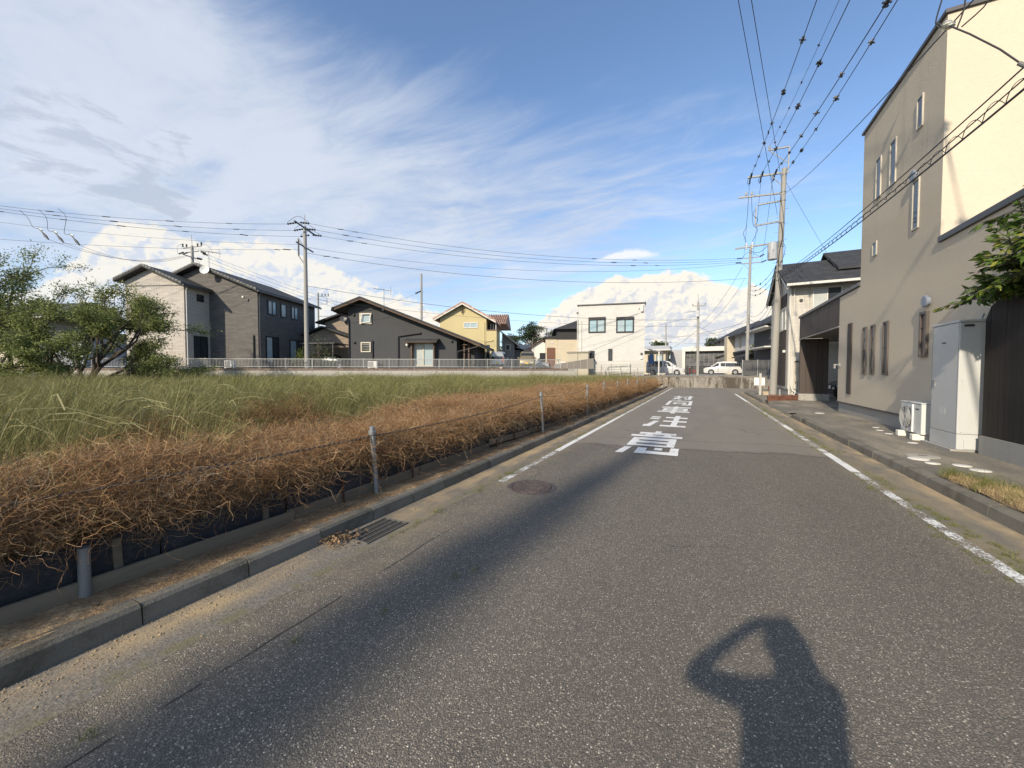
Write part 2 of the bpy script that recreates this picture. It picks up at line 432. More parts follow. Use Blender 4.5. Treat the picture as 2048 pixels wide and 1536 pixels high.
def window(parent, F, u0, u1, z0, z1, fm, gm, fw=0.06, proud=0.05, mull=(), bars=(), name='window', pane2=None):
    """frame of four bars (a part) with panes behind it (its sub-part); u along the wall, n out of it"""
    m = MB(F)
    m.box(u0, u0 + fw, 0.002, proud, z0, z1); m.box(u1 - fw, u1, 0.002, proud, z0, z1)
    m.box(u0 + fw, u1 - fw, 0.002, proud, z0, z0 + fw); m.box(u0 + fw, u1 - fw, 0.002, proud, z1 - fw, z1)
    for q in mull: m.box(q - fw * 0.4, q + fw * 0.4, 0.016, proud * 0.9, z0 + fw, z1 - fw)
    for q in bars: m.box(u0 + fw, u1 - fw, 0.016, proud * 0.7, q - 0.012, q + 0.012)
    w = m.build(name, fm, parent)
    cuts = [u0 + fw] + sorted(mull) + [u1 - fw]
    for k in range(len(cuts) - 1):
        p = MB(F); a = cuts[k] + (fw * 0.4 if k else 0); b = cuts[k + 1] - (fw * 0.4 if k < len(cuts) - 2 else 0)
        p.box(a, b, 0.003, 0.014, z0 + fw, z1 - fw)
        p.build('pane', pane2 if (pane2 and k % 2) else gm, w)
    return w

def slab(mb, xa, za, xb, zb, y0, y1, t):
    """sloping roof slab, top surface from (xa,za) to (xb,zb)"""
    return mb.prism([(xa, za), (xb, zb), (xb, zb - t), (xa, za - t)], y0, y1, 'y')

# ================================================================ SETTING: ground, road, kerbs, pavement
def gutter_mat():
    m = bpy.data.materials.new('gutter concrete'); m.use_nodes = True
    g = G(m.node_tree); bs = m.node_tree.nodes['Principled BSDF']
    co = g.new('ShaderNodeNewGeometry').outputs['Position']; x, y, z = g.sep(co)
    st = g.xyz(x, g.mul(y, 0.3))
    n = g.noise(st, 4.0, 6, 0.7); n2 = g.noise(co, 45, 4, 0.7); n3 = g.noise(co, 1.1, 4, 0.6)
    moss = g.mul(g.ss(g.m('ABSOLUTE', g.sub(g.m('ABSOLUTE', x), g.add(2.52, g.mul(g.ss(x, 0.0, 0.1), -0.30)))), 0.16, 0.02), g.ss(g.noise(co, 6.0, 5, 0.7), 0.42, 0.6))
    c = g.mix(g.ss(n, 0.35, 0.62), (0.150, 0.138, 0.118), (0.235, 0.195, 0.135))
    near = g.ss(g.m('ABSOLUTE', g.sub(g.m('ABSOLUTE', x), g.add(2.84, g.mul(g.ss(x, 0.0, 0.1), -0.20)))), 0.24, 0.02)
    c = g.mix(g.mul(g.ss(y, 3.4, 2.2), g.ss(x, 0.5, 0.0)), c, g.mix(g.ss(n2, .42, .62), (0.150, 0.137, 0.118), (0.215, 0.195, 0.165)))
    c = g.mix(g.mul(near, g.ss(g.add(g.mul(n3, .6), g.mul(n, .4)), 0.40, 0.62)), c, (0.42, 0.315, 0.18))
    c = g.mix(g.mul(moss, 0.6), c, (0.15, 0.13, 0.05))
    f = g.add(0.60, g.add(g.mul(n2, 0.56), g.mul(g.noise(co, 12, 5, 0.7), 0.24)))
    g.put(bs.inputs['Base Color'], g.mix(1.0, c, g.xyz(f, f, f), 'MULTIPLY')); bs.inputs['Roughness'].default_value = 0.95
    b = g.new('ShaderNodeBump'); b.inputs['Distance'].default_value = 0.006; g.put(b.inputs['Height'], g.noise(co, 70, 4, 0.7)); g.put(bs.inputs['Normal'], b.outputs[0])
    return m

ASPH = asphalt_mat(); GUT = gutter_mat()
SOIL = mat('verge soil', (0.27, 0.180, 0.100), 0.95, 0.25, 4.0, 0.40, 45, 0.012, 55, c2=(0.42, 0.30, 0.17), spec=0.15, world=True)
FIELD = mat('field soil', (0.10, 0.075, 0.045), 1.0, 0.3, 2.0, 0.3, 20, 0.02, 30, spec=0.1, world=True)
PAVE = mat('pavement concrete', (0.165, 0.150, 0.125), 0.85, 0.30, 0.9, 0.18, 25, 0.004, 40, stretch=(1.8, 0.7, 1), c2=(0.26, 0.225, 0.175), c2lo=0.42, c2hi=0.68, world=True)
KERB = mat('kerb concrete', (0.185, 0.170, 0.140), 0.9, 0.30, 3.0, 0.25, 50, 0.005, 70, c2=(0.095, 0.085, 0.062), rnd=0.3)
PAINT = paint_mat('road paint', 0.41); WORN = paint_mat('worn road paint', 0.51)
LOT = mat('gravel lot', (0.30, 0.28, 0.25), 0.95, 0.2, 2, 0.3, 30, spec=0.2, world=True)

def sheet(name, poly, z, m, parent=None, kind='structure'):
    me = bpy.data.meshes.new(name); me.from_pydata([(x, y, z) for x, y in poly], [], [list(range(len(poly)))]); me.materials.append(m)
    o = link(name, me, parent)
    if kind and not parent: o['kind'] = kind
    return o

def rough_sheet(name, x0, x1, y0, y1, nx, ny, z, amp, m, zfun=None):
    X, Y = np.meshgrid(np.linspace(x0, x1, nx), np.linspace(y0, y1, ny), indexing='ij')
    Z = np.full_like(X, z) + rng.normal(0, amp, X.shape)
    if zfun: Z += zfun(X, Y)
    v = np.stack([X, Y, Z], -1).reshape(-1, 3)
    f = [[i * ny + j, (i + 1) * ny + j, (i + 1) * ny + j + 1, i * ny + j + 1] for i in range(nx - 1) for j in range(ny - 1)]
    me = bpy.data.meshes.new(name); me.from_pydata(v.tolist(), [], f); me.materials.append(m)
    me.polygons.foreach_set('use_smooth', [True] * len(f))
    return link(name, me, kind='structure')

sheet('ground', [(-3000, -3000), (3000, -3000), (3000, 3000), (-3000, 3000)], -0.10, mat('far ground', (0.10, 0.11, 0.06), 1.0, 0.3, 0.02, world=True))
arc = [(2.12 + 2.2 * (1 - math.cos(t)), 31.0 + 2.2 * math.sin(t)) for t in np.linspace(0, math.pi / 2, 7)]
road = sheet('road', [(-2.5, -40), (2.12, -40)] + arc + [(22, 33.2), (22, 40.6), (-2.5, 40.6)], 0.0, ASPH)
sheet('gutter_strip', [(-2.96, -40), (-2.5, -40), (-2.5, 40.6), (-2.96, 40.6)], 0.001, GUT)
arc2 = [(2.68 + 1.64 * (1 - math.cos(t)), 31.0 + 1.64 * math.sin(t)) for t in np.linspace(0, math.pi / 2, 7)]
sheet('gutter_strip', [(2.12, -40), (2.68, -40)] + arc2 + [(22, 32.64), (22, 33.2)] + arc[::-1], 0.001, GUT)
rough_sheet('verge', -3.60, -3.01, -14, 39, 12, 460, 0.126, 0.006, SOIL, lambda X, Y: -0.025 * np.clip((X + 3.05) / .04, 0, 1) + .006 * np.sin(Y * 3.1) * np.cos(X * 9))
rough_sheet('field', -75, -3.45, -30, 60, 60, 60, 0.30, 0.03, FIELD)
# pavement on the right: kerb height beside the house, dipping at the garage drive
pv = MB()
def strip(y0, y1, z0a, z1a, z0b, z1b):
    pv.quad([(2.80, y0, z0a), (4.30, y0, z1a), (4.30, y1, z1b), (2.80, y1, z0b)])
strip(-40, 15.6, .138, .15, .138, .15); strip(15.6, 16.6, .138, .15, .035, .13); strip(16.6, 21.0, .035, .13, .035, .13); strip(21.0, 21.9, .035, .13, .135, .14)
strip(21.9, 31.0, .135, .14, .135, .14)
pv.quad([(4.30, 16.9, .13), (14, 16.9, .15), (14, 26, .15), (4.30, 26, .13)])
a3 = [(2.80 + 1.52 * (1 - math.cos(t)), 31.0 + 1.52 * math.sin(t), 0.135) for t in np.linspace(0, math.pi / 2, 7)]
pv.quad(a3 + [(22, 32.52, 0.135), (22, 31.0, .14), (4.3, 31.0, .14)])
pv.build('pavement', PAVE, recalc=False, kind='structure')

kerbs = struct_root('kerb')
def kerb_mesh(sgn, h, ln=0.592):
    return MB().prism([(0, -0.02), (sgn * -0.012, h - 0.022), (sgn * -0.03, h), (sgn * -0.145, h), (sgn * -0.145, -0.02)], 0, ln, 'y').mesh('kerb_stone', KERB)
kl, kr, kf = kerb_mesh(1, 0.125), kerb_mesh(-1, 0.135), kerb_mesh(-1, 0.03)
for k in range(80):
    y = -7.96 + 0.6 * k
    link('kerb_stone', kl, kerbs, (-2.95 + random.uniform(-.006, .006), y, random.uniform(-.004, .004)), random.uniform(-.006, .006))
for k in range(62):
    y = -5.7 + 0.6 * k
    if y > 30.6: break
    if 15.6 < y < 21.4: me, dz, rx = kf, 0, 0
    elif 15.0 < y <= 15.6: me, dz, rx = kr, -0.05, R(-9)
    elif 21.4 <= y < 22.0: me, dz, rx = kr, -0.09, R(9)
    else: me, dz, rx = kr, 0, 0
    link('kerb_stone', me, kerbs, (2.665 + random.uniform(-.006, .006), y, dz + random.uniform(-.004, .004)), (rx, 0, 0))
km = MB()
for k in range(6):
    t0, t1 = math.pi / 2 * k / 6, math.pi / 2 * (k + 0.96) / 6
    P = lambda r, t: (2.665 + 1.655 - r * math.cos(t), 31.0 + r * math.sin(t))
    (ax, ay), (bx, by), (cx, cy), (dx, dy) = P(1.655, t0), P(1.51, t0), P(1.51, t1), P(1.655, t1)
    MB().hexa([(ax, ay, 0), (bx, by, 0), (cx, cy, 0), (dx, dy, 0), (ax, ay, .134), (bx, by, .134), (cx, cy, .134), (dx, dy, .134)]).build('kerb_stone', KERB, kerbs)
MB().box(4.33, 22, 32.51, 32.655, 0, .134).build('kerb_stone', KERB, kerbs)

# painted words on the road: strokes as quads on the ground, each character one piece of the road's markings
def strokes(name, rects, label):
    m = MB(); z = 0.004
    for q in rects:
        if isinstance(q, tuple): x0, x1, y0, y1 = q; q = [(x0, y0), (x1, y0), (x1, y1), (x0, y1)]
        m.quad([(x, y, z) for x, y in q]); z += 0.0006
    return m.build(name, PAINT, road, recalc=False, label=label)
strokes('painted_character', [(-1.01, -.87, 10.0, 10.30), (-1.34, -.52, 9.72, 10.02), (-1.18, -1.02, 9.50, 9.74), (-.77, -.61, 9.52, 9.76), (-1.48, -.37, 9.32, 9.58),
    (-1.37, -1.21, 8.10, 9.14), (-.62, -.47, 8.16, 9.20), (-1.22, -.61, 8.88, 9.17), (-1.22, -.61, 8.48, 8.72), (-1.22, -.61, 8.12, 8.30),
    [(-1.44, 7.27), (-1.30, 7.26), (-1.23, 7.92), (-1.37, 7.90)], (-1.11, -.94, 7.34, 7.92), (-.95, -.36, 7.36, 7.62), (-.52, -.37, 7.60, 8.06), (-.80, -.66, 7.74, 7.98)], 'painted white character nearest the camera, 意')
strokes('painted_character', [(-1.47, -1.19, 13.46, 13.76), (-1.47, -1.19, 12.98, 13.28), [(-1.45, 11.16), (-1.27, 11.18), (-1.14, 12.52), (-1.29, 12.51)], (-1.47, -1.30, 11.17, 11.60),
    (-.77, -.61, 11.40, 14.17), (-1.03, -.38, 13.36, 13.70), (-1.03, -.38, 12.36, 12.68), (-1.03, -.37, 11.26, 11.58)], 'painted white character 注')
strokes('painted_character', [(-1.02, -.86, 15.0, 18.04), (-1.49, -.38, 17.36, 17.78), (-1.37, -1.22, 15.95, 17.06), (-.62, -.47, 15.95, 17.06), (-1.30, -.55, 16.80, 17.06), (-1.30, -.55, 16.36, 16.60), (-1.30, -.55, 15.95, 16.16), (-1.49, -.38, 15.42, 15.80)], 'painted white character 車')
strokes('painted_character', [(-1.10, -.94, 21.5, 22.0), (-1.48, -1.34, 18.8, 21.65), (-1.44, -.40, 21.30, 21.68), (-.54, -.39, 18.9, 21.60), (-.78, -.44, 18.8, 19.25), (-1.20, -1.06, 19.45, 20.42), (-.78, -.63, 19.45, 20.42), (-1.15, -.68, 20.15, 20.44), (-1.15, -.68, 19.45, 19.70)], 'painted white character 向')
strokes('painted_character', [(-1.30, -1.16, 25.3, 26.1), (-1.48, -.96, 24.9, 25.35), [(-1.47, 22.85), (-1.31, 22.80), (-1.00, 24.95), (-1.16, 24.98)], [(-1.40, 24.1), (-1.27, 24.3), (-.97, 22.95), (-1.12, 22.85)],
    (-.92, -.40, 24.95, 25.40), (-.66, -.50, 22.8, 26.1), (-.80, -.58, 22.8, 23.25), [(-.90, 24.3), (-.80, 24.45), (-.72, 23.6), (-.83, 23.5)]], 'painted white character farthest up the road, 対')
def line(x0, x1, y0, y1, m, name='edge_line'):
    return MB().quad([(x0, y0, .004), (x1, y0, .004), (x1, y1, .004), (x0, y1, .004)]).build(name, m, road, recalc=False)
line(-2.50, -2.39, 6.9, 12.0, PAINT); line(-2.495, -2.395, 12.0, 39.6, paint_mat('thin road paint', 0.46)); line(-2.49, -2.39, 4.6, 6.9, WORN)
line(2.03, 2.15, 12.0, 13.2, PAINT); line(2.03, 2.15, 7.4, 8.9, PAINT); line(2.03, 2.14, 8.9, 12.0, WORN); line(2.035, 2.14, -12, 7.4, WORN); line(2.03, 2.14, 13.2, 22, WORN); line(2.02, 2.14, 22.0, 30.4, PAINT)
line(3.0, 4.6, 34.3, 34.55, PAINT); line(-2.3, 9.0, 40.2, 40.36, WORN)

# manhole cover: ring, lid with raised lugs
mc = thing('manhole_cover', 'round rusty cast iron manhole cover set in the asphalt', 'manhole cover', (-1.97, 4.58, 0.0))
IRON = mat('cast iron', (0.105, 0.082, 0.072), 0.62, 0.3, 12, 0.3, 60, metal=0.35, c2=(0.155, 0.115, 0.095))
MB().lathe([(.262, .001), (.275, .006), (.315, .006), (.325, .001)], 40).build('rim', IRON, mc, smooth=True)
MB().lathe([(.255, .001), (.252, .005), (.001, .005)], 40).build('lid', IRON, mc, smooth=True)
lug = MB()
for k in range(9):
    for r_, n_ in ((.235, 30),):
        pass
for r_, n_ in ((.232, 26), (.19, 20), (.15, 15), (.11, 11), (.065, 7)):
    for k in range(n_):
        a = 2 * math.pi * (k + random.random() * .3) / n_; c_, s_ = math.cos(a), math.sin(a); w_, l_ = .011, .016
        lug.hexa([(c_ * (r_ + i * w_) - s_ * j * l_, s_ * (r_ + i * w_) + c_ * j * l_, h) for h in (.004, .0095) for i, j in ((-1, -1), (1, -1), (1, 1), (-1, 1))])
lug.build('lug_pattern', IRON, mc, kind='stuff')

# drain grate in the left gutter
gr = thing('drain_grate', 'grey steel drain grate with dead leaves against the left kerb', 'drain grate', (-2.735, 2.66, 0.0))
STEEL = mat('galvanised steel', (0.36, 0.37, 0.37), 0.5, 0.2, 6, 0.15, 50, metal=0.75, c2=(0.26, 0.26, 0.25))
OLDST = mat('old grating steel', (0.17, 0.165, 0.155), 0.7, 0.2, 6, 0.2, 50, metal=0.5)
m = MB(); m.box(-.15, .15, -.26, -.248, .003, .014); m.box(-.15, .15, .248, .26, .003, .014); m.box(-.15, -.138, -.248, .248, .003, .014); m.box(.138, .15, -.248, .248, .003, .014)
m.build('frame', OLDST, gr)
MB().box(-.137, .137, -.247, .247, .0015, .003).build('pit', mat('dark pit', (0.012, 0.012, 0.012), 0.9), gr)
bar = MB().box(-.136, .136, -.0026, .0026, .003, .009).mesh('bar', mat('dark grating bar', (0.045, 0.043, 0.04), .7, .2, 8))
for k in range(23): link('bar', bar, gr, (0, -.232 + .0211 * k, 0))
cross = MB().box(-.005, .005, -.247, .247, .0095, .0145).mesh('cross_bar', STEEL)
for k in range(3): link('cross_bar', cross, gr, (-.07 + .07 * k, 0, 0))

# round white lids and stepping covers in the pavement
LID = mat('white lid', (0.66, 0.64, 0.58), 0.7, 0.1, 8, 0.1, 60)
for (x, y, r_, nm, lb) in [(3.22, 8.46, .20, 'inspection_cover', 'large grey inspection lid in the pavement before the tall water heater'), (3.06, 8.17, .125, 'drain_cover', 'white drain cap touching the large grey lid'),
        (3.10, 7.86, .085, 'drain_cover', 'narrow white drain cap nearest the kerb, beside the two larger lids'), (3.40, 7.84, .10, 'drain_cover', 'white drain cap below the corner of the water heater'), (3.46, 7.56, .105, 'drain_cover', 'white drain cap in front of the black wall, nearest the dry grass'),
        (3.64, 9.95, .075, 'drain_cover', 'white drain cap beside the foot of the water heater'), (3.71, 11.2, .07, 'drain_cover', 'white drain cap in front of the air conditioner'), (3.73, 11.75, .07, 'drain_cover', 'middle white drain cap just past the air conditioner'), (3.83, 12.3, .07, 'drain_cover', 'white drain cap at the foot of the house wall past the air conditioner'), (3.5, 15.8, .13, 'drain_cover', 'white drain cap alone near the garage drive')]:
    t = MB().lathe([(r_, 0), (r_, .008), (r_ * .93, .012), (.001, .012)], 28).mesh(nm, LID if nm == 'drain_cover' else mat('grey lid', (0.36, 0.34, 0.30), 0.8, 0.2, 9), True)
    o = link(nm, t, None, (x, y, 0.1395)); o['label'] = lb; o['category'] = 'drain lid'
    if nm == 'drain_cover': o['group'] = 'white drain caps in the pavement'
    if nm == 'inspection_cover': MB().box(-.05, .05, -.015, .015, .0125, .018).build('handle', IRON, o)

# ---------------------------------------------------------------- left edge: panels, boards, stakes, posts, wire
BLACK = mat('black plastic', (0.022, 0.024, 0.030), 0.55, 0.3, 4, 0.3, 30, 0.004, 25, rnd=0.3, c2=(0.040, 0.040, 0.043))
BOARD = wood_mat('grey timber', (0.215, 0.175, 0.125), (0.130, 0.100, 0.070))
RUST = mat('rusty stake', (0.10, 0.045, 0.028), 0.85, 0.3, 8, 0.3, 40, metal=0.3, c2=(0.06, 0.03, 0.02))
edge = thing('field_edging', 'black panels and weathered boards staked along the edge of the overgrown field', 'edging', (-3.44, 0, 0.10))
y = -6.0
while y < 31:
    ln = random.uniform(0.85, 1.15); lean = random.uniform(-.05, .03); h = random.uniform(.30, .38) if y < 4.6 else random.uniform(.35, .43)
    if y > 18: h = random.uniform(.22, .36)
    o = MB().hexa([(0, 0, -.05), (.016, 0, -.05), (.016, ln - .015, -.05), (0, ln - .015, -.05), (lean, 0, h), (lean + .016, 0, h), (lean + .016 + random.uniform(-.02, .02), ln - .015, h + random.uniform(-.03, .03)), (lean, ln - .015, h)]).build('panel', BLACK, edge)
    o.location = (random.uniform(-.01, .01), y, 0); y += ln
y = -5.6; k = 0
while y < 29:
    ln = random.uniform(1.7, 2.1); tilt = random.uniform(-.010, .012); zz = .0
    if 5.0 < y < 8.0: zz, tilt = .10 - .02 * (y - 5), -.035
    h = random.uniform(.10, .125)
    o = MB().box(0, .028, 0, ln, 0, h).build('board', BOARD, edge, bevel=.004)
    o.location = (.024 + random.uniform(0, .02), y, .01 + zz); o.rotation_euler = (tilt, 0, random.uniform(-.008, .008)); y += ln + random.uniform(-.05, .04)
y = -5.0
while y < 30:
    h = random.uniform(.14, .34)
    st = random.random() < .55
    o = (MB().rod((0, 0, -.1), (random.uniform(-.02, .02), 0, h), .011, 6) if st else MB().box(-.012, .012, -.022, .022, -.1, h + .05)).build('stake', RUST if st else BOARD, edge)
    o.location = (.085 if st else .02, y, .0); o.rotation_euler = (random.uniform(-.08, .08), random.uniform(-.12, .03), 0)
    y += random.uniform(.55, 1.15)

POST = mat('post steel', (0.30, 0.31, 0.31), 0.55, 0.25, 5, 0.2, 40, metal=0.55, c2=(0.20, 0.20, 0.19))
posts = [(-3.37, .92, .43, 0, 0), (-3.31, 3.23, .86, -.05, -.02), (-3.22, 8.15, 1.03, -.06, 0), (-3.28, 12.11, 1.08, .0, 0), (-3.44, 15.18, 1.09, .0, .01), (-3.57, 18.61, 1.05, 0, 0), (-3.44, 20.6, 1.11, .0, 0), (-3.42, 22.94, 1.07, .13, .02), (-3.44, 25.8, 1.07, .09, .02), (-3.51, 28.59, 1.11, .03, 0), (-3.5, -2.6, .95, 0, 0)]
plabel = ['short steel fence post half buried in the brown vines', 'steel fence post with a clamped cap, the nearest tall one', 'leaning steel fence post where the road line begins', 'steel fence post, second past the leaning one', 'steel fence post beside the middle of the painted words', 'steel fence post just past the painted words', 'steel fence post before the three tilted ones', 'most tilted steel fence post in the row', 'tilted steel fence post next to the last one', 'last steel fence post before the retaining wall', 'steel fence post behind the photographer']
for (x, y, zt, tx, ty), lb in zip(posts, plabel):
    r_ = .030
    o = thing('fence_post', lb, 'fence post', (x, y, .02), 0, 'steel posts along the field edge')
    top = (tx, ty, zt - .02)
    MB().rod((0, 0, -.1), top, r_, 12).build('tube', POST, o, smooth=True)
    if zt > .5:
        MB().lathe([(.034, zt - .10), (.044, zt - .09), (.044, zt - .055), (.034, zt - .045)], 14, (tx, ty, 0)).build('clamp', STEEL, o, smooth=True)
        MB().lathe([(r_ + .001, zt - .022), (r_ + .004, zt - .02), (r_ + .004, zt - .006), (.006, zt + .002)], 14, (tx, ty, 0)).build('cap', STEEL, o, smooth=True)
WIRE = mat('old wire', (0.17, 0.12, 0.08), 0.8, 0.3, 20)
wt = thing('fence_wire', 'twisted wire strung between the steel posts over the brown vines', 'wire', (0, 0, 0))
tops = [(-3.5, -2.6, .88)] + [(p[0] + p[3] * .9, p[1], p[2] - .09) for p in posts[1:10]]
for k in range(len(tops) - 1):
    a, b = Vector(tops[k]), Vector(tops[k + 1]); L_ = (b - a).length
    if k < 2:
        for ph in (0, math.pi):
            n_ = int(L_ / .016); pts = []
            for i in range(n_ + 1):
                t = i / n_; q = a.lerp(b, t); q.z -= .05 * 4 * t * (1 - t); an = ph + 2 * math.pi * t * L_ / .11
                pts.append(q + Vector((math.cos(an) * .0055, 0, math.sin(an) * .0055)))
            MB().tube(pts, .0055, 5).build('strand', WIRE, wt, smooth=True)
    else:
        MB().tube([a.lerp(b, t) + Vector((0, 0, -.08 * 4 * t * (1 - t))) for t in np.linspace(0, 1, 9)], .005, 5).build('strand', WIRE, wt)

# ================================================================ RIGHT SIDE: tall rendered house with garage
def render_mat():
    m = bpy.data.materials.new('beige render'); m.use_nodes = True
    g = G(m.node_tree); bs = m.node_tree.nodes['Principled BSDF']
    co = g.new('ShaderNodeNewGeometry').outputs['Position']; x, y, z = g.sep(co)
    n = g.noise(co, 0.7, 5, 0.6); n2 = g.noise(co, 18, 5, 0.7)
    run = g.noise(g.xyz(g.mul(x, 3.0), g.mul(y, 3.2), g.mul(z, 0.22)), 1.0, 5, 0.65)
    f = g.add(0.86, g.add(g.mul(n, 0.12), g.mul(n2, 0.16)))
    # rain streaks below the roof edge on the road side
    streak = g.mul(g.mul(g.ss(run, 0.50, 0.72), g.ss(z, 3.8, 6.8)), g.ss(x, 4.3, 4.25))
    c = g.mix(g.mul(streak, 0.30), (0.590, 0.512, 0.400), (0.31, 0.275, 0.235))
    g.put(bs.inputs['Base Color'], g.mix(1.0, c, g.xyz(f, f, f), 'MULTIPLY')); bs.inputs['Roughness'].default_value = 0.95; bs.inputs['Specular IOR Level'].default_value = 0.15
    h = g.add(g.noise(g.xyz(g.mul(x, 1), g.mul(y, 1), g.mul(z, 1.6)), 22, 5, 0.62), g.mul(g.noise(co, 90, 3, 0.6), 0.25))
    b = g.new('ShaderNodeBump'); b.inputs['Distance'].default_value = 0.006; g.put(b.inputs['Height'], h); g.put(bs.inputs['Normal'], b.outputs[0])
    return m
RENDER = render_mat()
CONC = mat('foundation concrete', (0.33, 0.315, 0.285), 0.9, 0.22, 1.5, 0.15, 30, 0.003, 50, c2=(0.22, 0.21, 0.19), c2lo=0.5, c2hi=0.75, world=True)
DMETAL = mat('dark grey metal', (0.085, 0.082, 0.084), 0.45, 0.15, 4, metal=0.3)
WFRAME = mat('white frame', (0.46, 0.43, 0.37), 0.45, 0.06, 4)
BFRAME = mat('brown frame', (0.10, 0.085, 0.075), 0.45, 0.1, 4)
BLKFR = mat('black frame', (0.018, 0.018, 0.020), 0.4, 0.1, 4)
GLASS = glass_mat('dark glass', (0.030, 0.036, 0.042))
PALEGL = glass_mat('pale glass', (0.32, 0.40, 0.42), 0.12, 0.5)
NETGL = glass_mat('net curtain glass', (0.42, 0.44, 0.42), 0.25, 0.4)
BROWNB = mat('dark brown cladding', (0.070, 0.054, 0.046), 0.7, 0.2, 1.5, 0.25, 20, 0.003, 30, stretch=(4, 4, .25), rnd=0.22, c2=(0.050, 0.040, 0.035))
FENCEB = mat('black brown boards', (0.013, 0.010, 0.008), 0.75, 0.3, 1.5, 0.3, 20, 0.003, 30, stretch=(4, 4, .25), rnd=0.35, c2=(0.020, 0.014, 0.011))
GREYBOX = mat('grey enamel', (0.50, 0.51, 0.50), 0.42, 0.06, 2.0, 0.04, 30, c2=(0.46, 0.455, 0.43), spec=0.5)
DKLAB = mat('dark print', (0.06, 0.06, 0.065), 0.6)

h = thing('rendered_house', 'tall beige rendered house with narrow windows along the right of the road', 'house')
WX = 4.24
prof = [(8.2, .50), (16.95, .50), (16.95, 4.06), (15.06, 4.06), (15.06, 8.528), (10.75, 8.528), (10.75, 4.08), (8.2, 4.08)]
MB().prism(prof, WX, 12.0, 'x').build('wall', RENDER, h)
MB().box(WX + .03, 11.9, 8.25, 16.92, .10, .469).build('foundation', CONC, h)
MB().box(WX - .022, 11.95, 8.23, 16.968, .470, .498).build('sill_flashing', DMETAL, h)
f = MB().box(WX - .05, 12.1, 10.70, 15.11, 8.53, 8.60).build('roof_edge', DMETAL, h)
MB().box(WX - .045, 12.0, 8.1, 10.748, 4.085, 4.20).build('coping', DMETAL, h, bevel=.01)
MB().box(WX - .045, 12.0, 15.062, 23.05, 4.085, 4.20).build('coping', DMETAL, h, bevel=.01)
for (y0, y1, z0, z1) in [(11.57, 11.84, 6.86, 7.55), (12.83, 13.18, 6.20, 7.30), (13.72, 14.05, 6.20, 7.30), (11.62, 11.92, 4.68, 5.78), (13.87, 14.16, 4.70, 5.08)]:
    window(h, left(WX), y0, y1, z0, z1, WFRAME, GLASS, .032, .03)
for (y0, y1, z0, z1) in [(14.38, 14.68, 1.43, 2.80), (13.82, 14.10, 1.43, 2.80), (12.97, 13.27, 1.42, 2.80)]:
    window(h, left(WX), y0, y1, z0, z1, BFRAME, GLASS, .045, .035, bars=(2.15,))
window(h, left(WX), 11.06, 11.36, 1.82, 2.78, BFRAME, glass_mat('brown blind', (0.16, 0.13, 0.115)), .05, .05, bars=(2.45,))
MB(left(WX)).box(15.62, 15.98, .002, .03, .80, 3.05).build('slot_panel', BROWNB, h)
for (y, z) in ((11.10, 2.98), (11.80, 5.88)):
    v_ = MB().lathe([(.09, 0), (.09, -.05), (.125, -.051), (.125, -.075), (.10, -.088), (.001, -.088)], 28, (WX - .002, y, z), 'x').build('vent_cap', mat('vent grey', (0.22, 0.25, 0.31), 0.5), h)
tp = MB().box(4.20, 4.2385, 16.72, 16.80, 1.70, 1.80).box(4.06, 4.20, 16.74, 16.78, 1.74, 1.77).box(4.07, 4.11, 16.72, 16.80, 1.62, 1.739).build('wall_lamp', STEEL, h)
# garage: boarded band over the opening, roof, boarded end wall
garage_roof = MB().box(4.30, 9.5, 16.955, 22.84, 3.10, 3.2).box(4.30, 9.5, 16.955, 22.84, 3.95, 4.05).box(5.45, 9.5, 22.845, 25.9, 3.10, 3.2).build('garage_ceiling', mat('soffit', (0.16, 0.15, 0.14), 0.8), h)
MB().box(4.21, 4.30, 16.955, 23.04, 3.045, 3.075).build('band_trim', mat('trim grey', (0.34, 0.33, 0.32), 0.5, metal=.3), h)
bm_ = MB().box(-.015, .015, .004, .290, 0, 1.005).mesh('cladding_board', BROWNB)
for k in range(20): link('cladding_board', bm_, h, (4.262 + random.uniform(-.002, .002), 16.96 + .3045 * k, 3.078))
bm2 = MB().box(.004, .215, -.015, .015, 0, 2.63).mesh('cladding_board', BROWNB)
for k in range(5): link('cladding_board', bm2, h, (4.262 + .219 * k, 22.86 + random.uniform(-.002, .002), .46))
MB().box(4.262, 5.355, 22.88, 23.03, .46, 3.09).build('end_wall', BROWNB, h)
MB().box(4.22, 5.40, 22.80, 23.06, .05, .455).build('end_wall_base', CONC, h)
tie = MB().lathe([(.016, 0), (.016, -.002), (.001, -.002)], 10, axis='y').mesh('tie_hole', mat('dark pit', (0.012,) * 3))
for x in (4.45, 5.12):
    for z in (.17, .36): link('tie_hole', tie, h, (x, 22.799, z))

# black boarded wall on a concrete base, in front of the house
bw = thing('boarded_wall', 'black brown boarded garden wall on a concrete base at the right', 'wall')
MB().box(4.115, 4.23, 2.0, 9.06, .10, .455).build('base', mat('rough base concrete', (0.30, 0.29, 0.265), 0.9, 0.3, 1.2, 0.2, 30, stretch=(2, 2, .5), c2=(0.17, 0.165, 0.15), c2lo=.5, c2hi=.75), bw)
y = 9.05; k = 0
while y > 2.1:
    w_ = .1195; zt = 2.655
    t = (9.05 - y) / .48
    zt = 2.36 + .295 * math.sqrt(max(0, 1 - (1 - min(t, 1)) ** 2))
    t1 = (9.05 - y + w_) / .48; zt1 = 2.36 + .295 * math.sqrt(max(0, 1 - (1 - min(t1, 1)) ** 2))
    dx = random.uniform(-.0015, .0015)
    MB().prism([(y - w_, .458), (y - .002, .458), (y - .002, zt), (y - w_, zt1)], 4.14 + dx, 4.21 + dx, 'x').build('board', FENCEB, bw)
    y -= .1215; k += 1

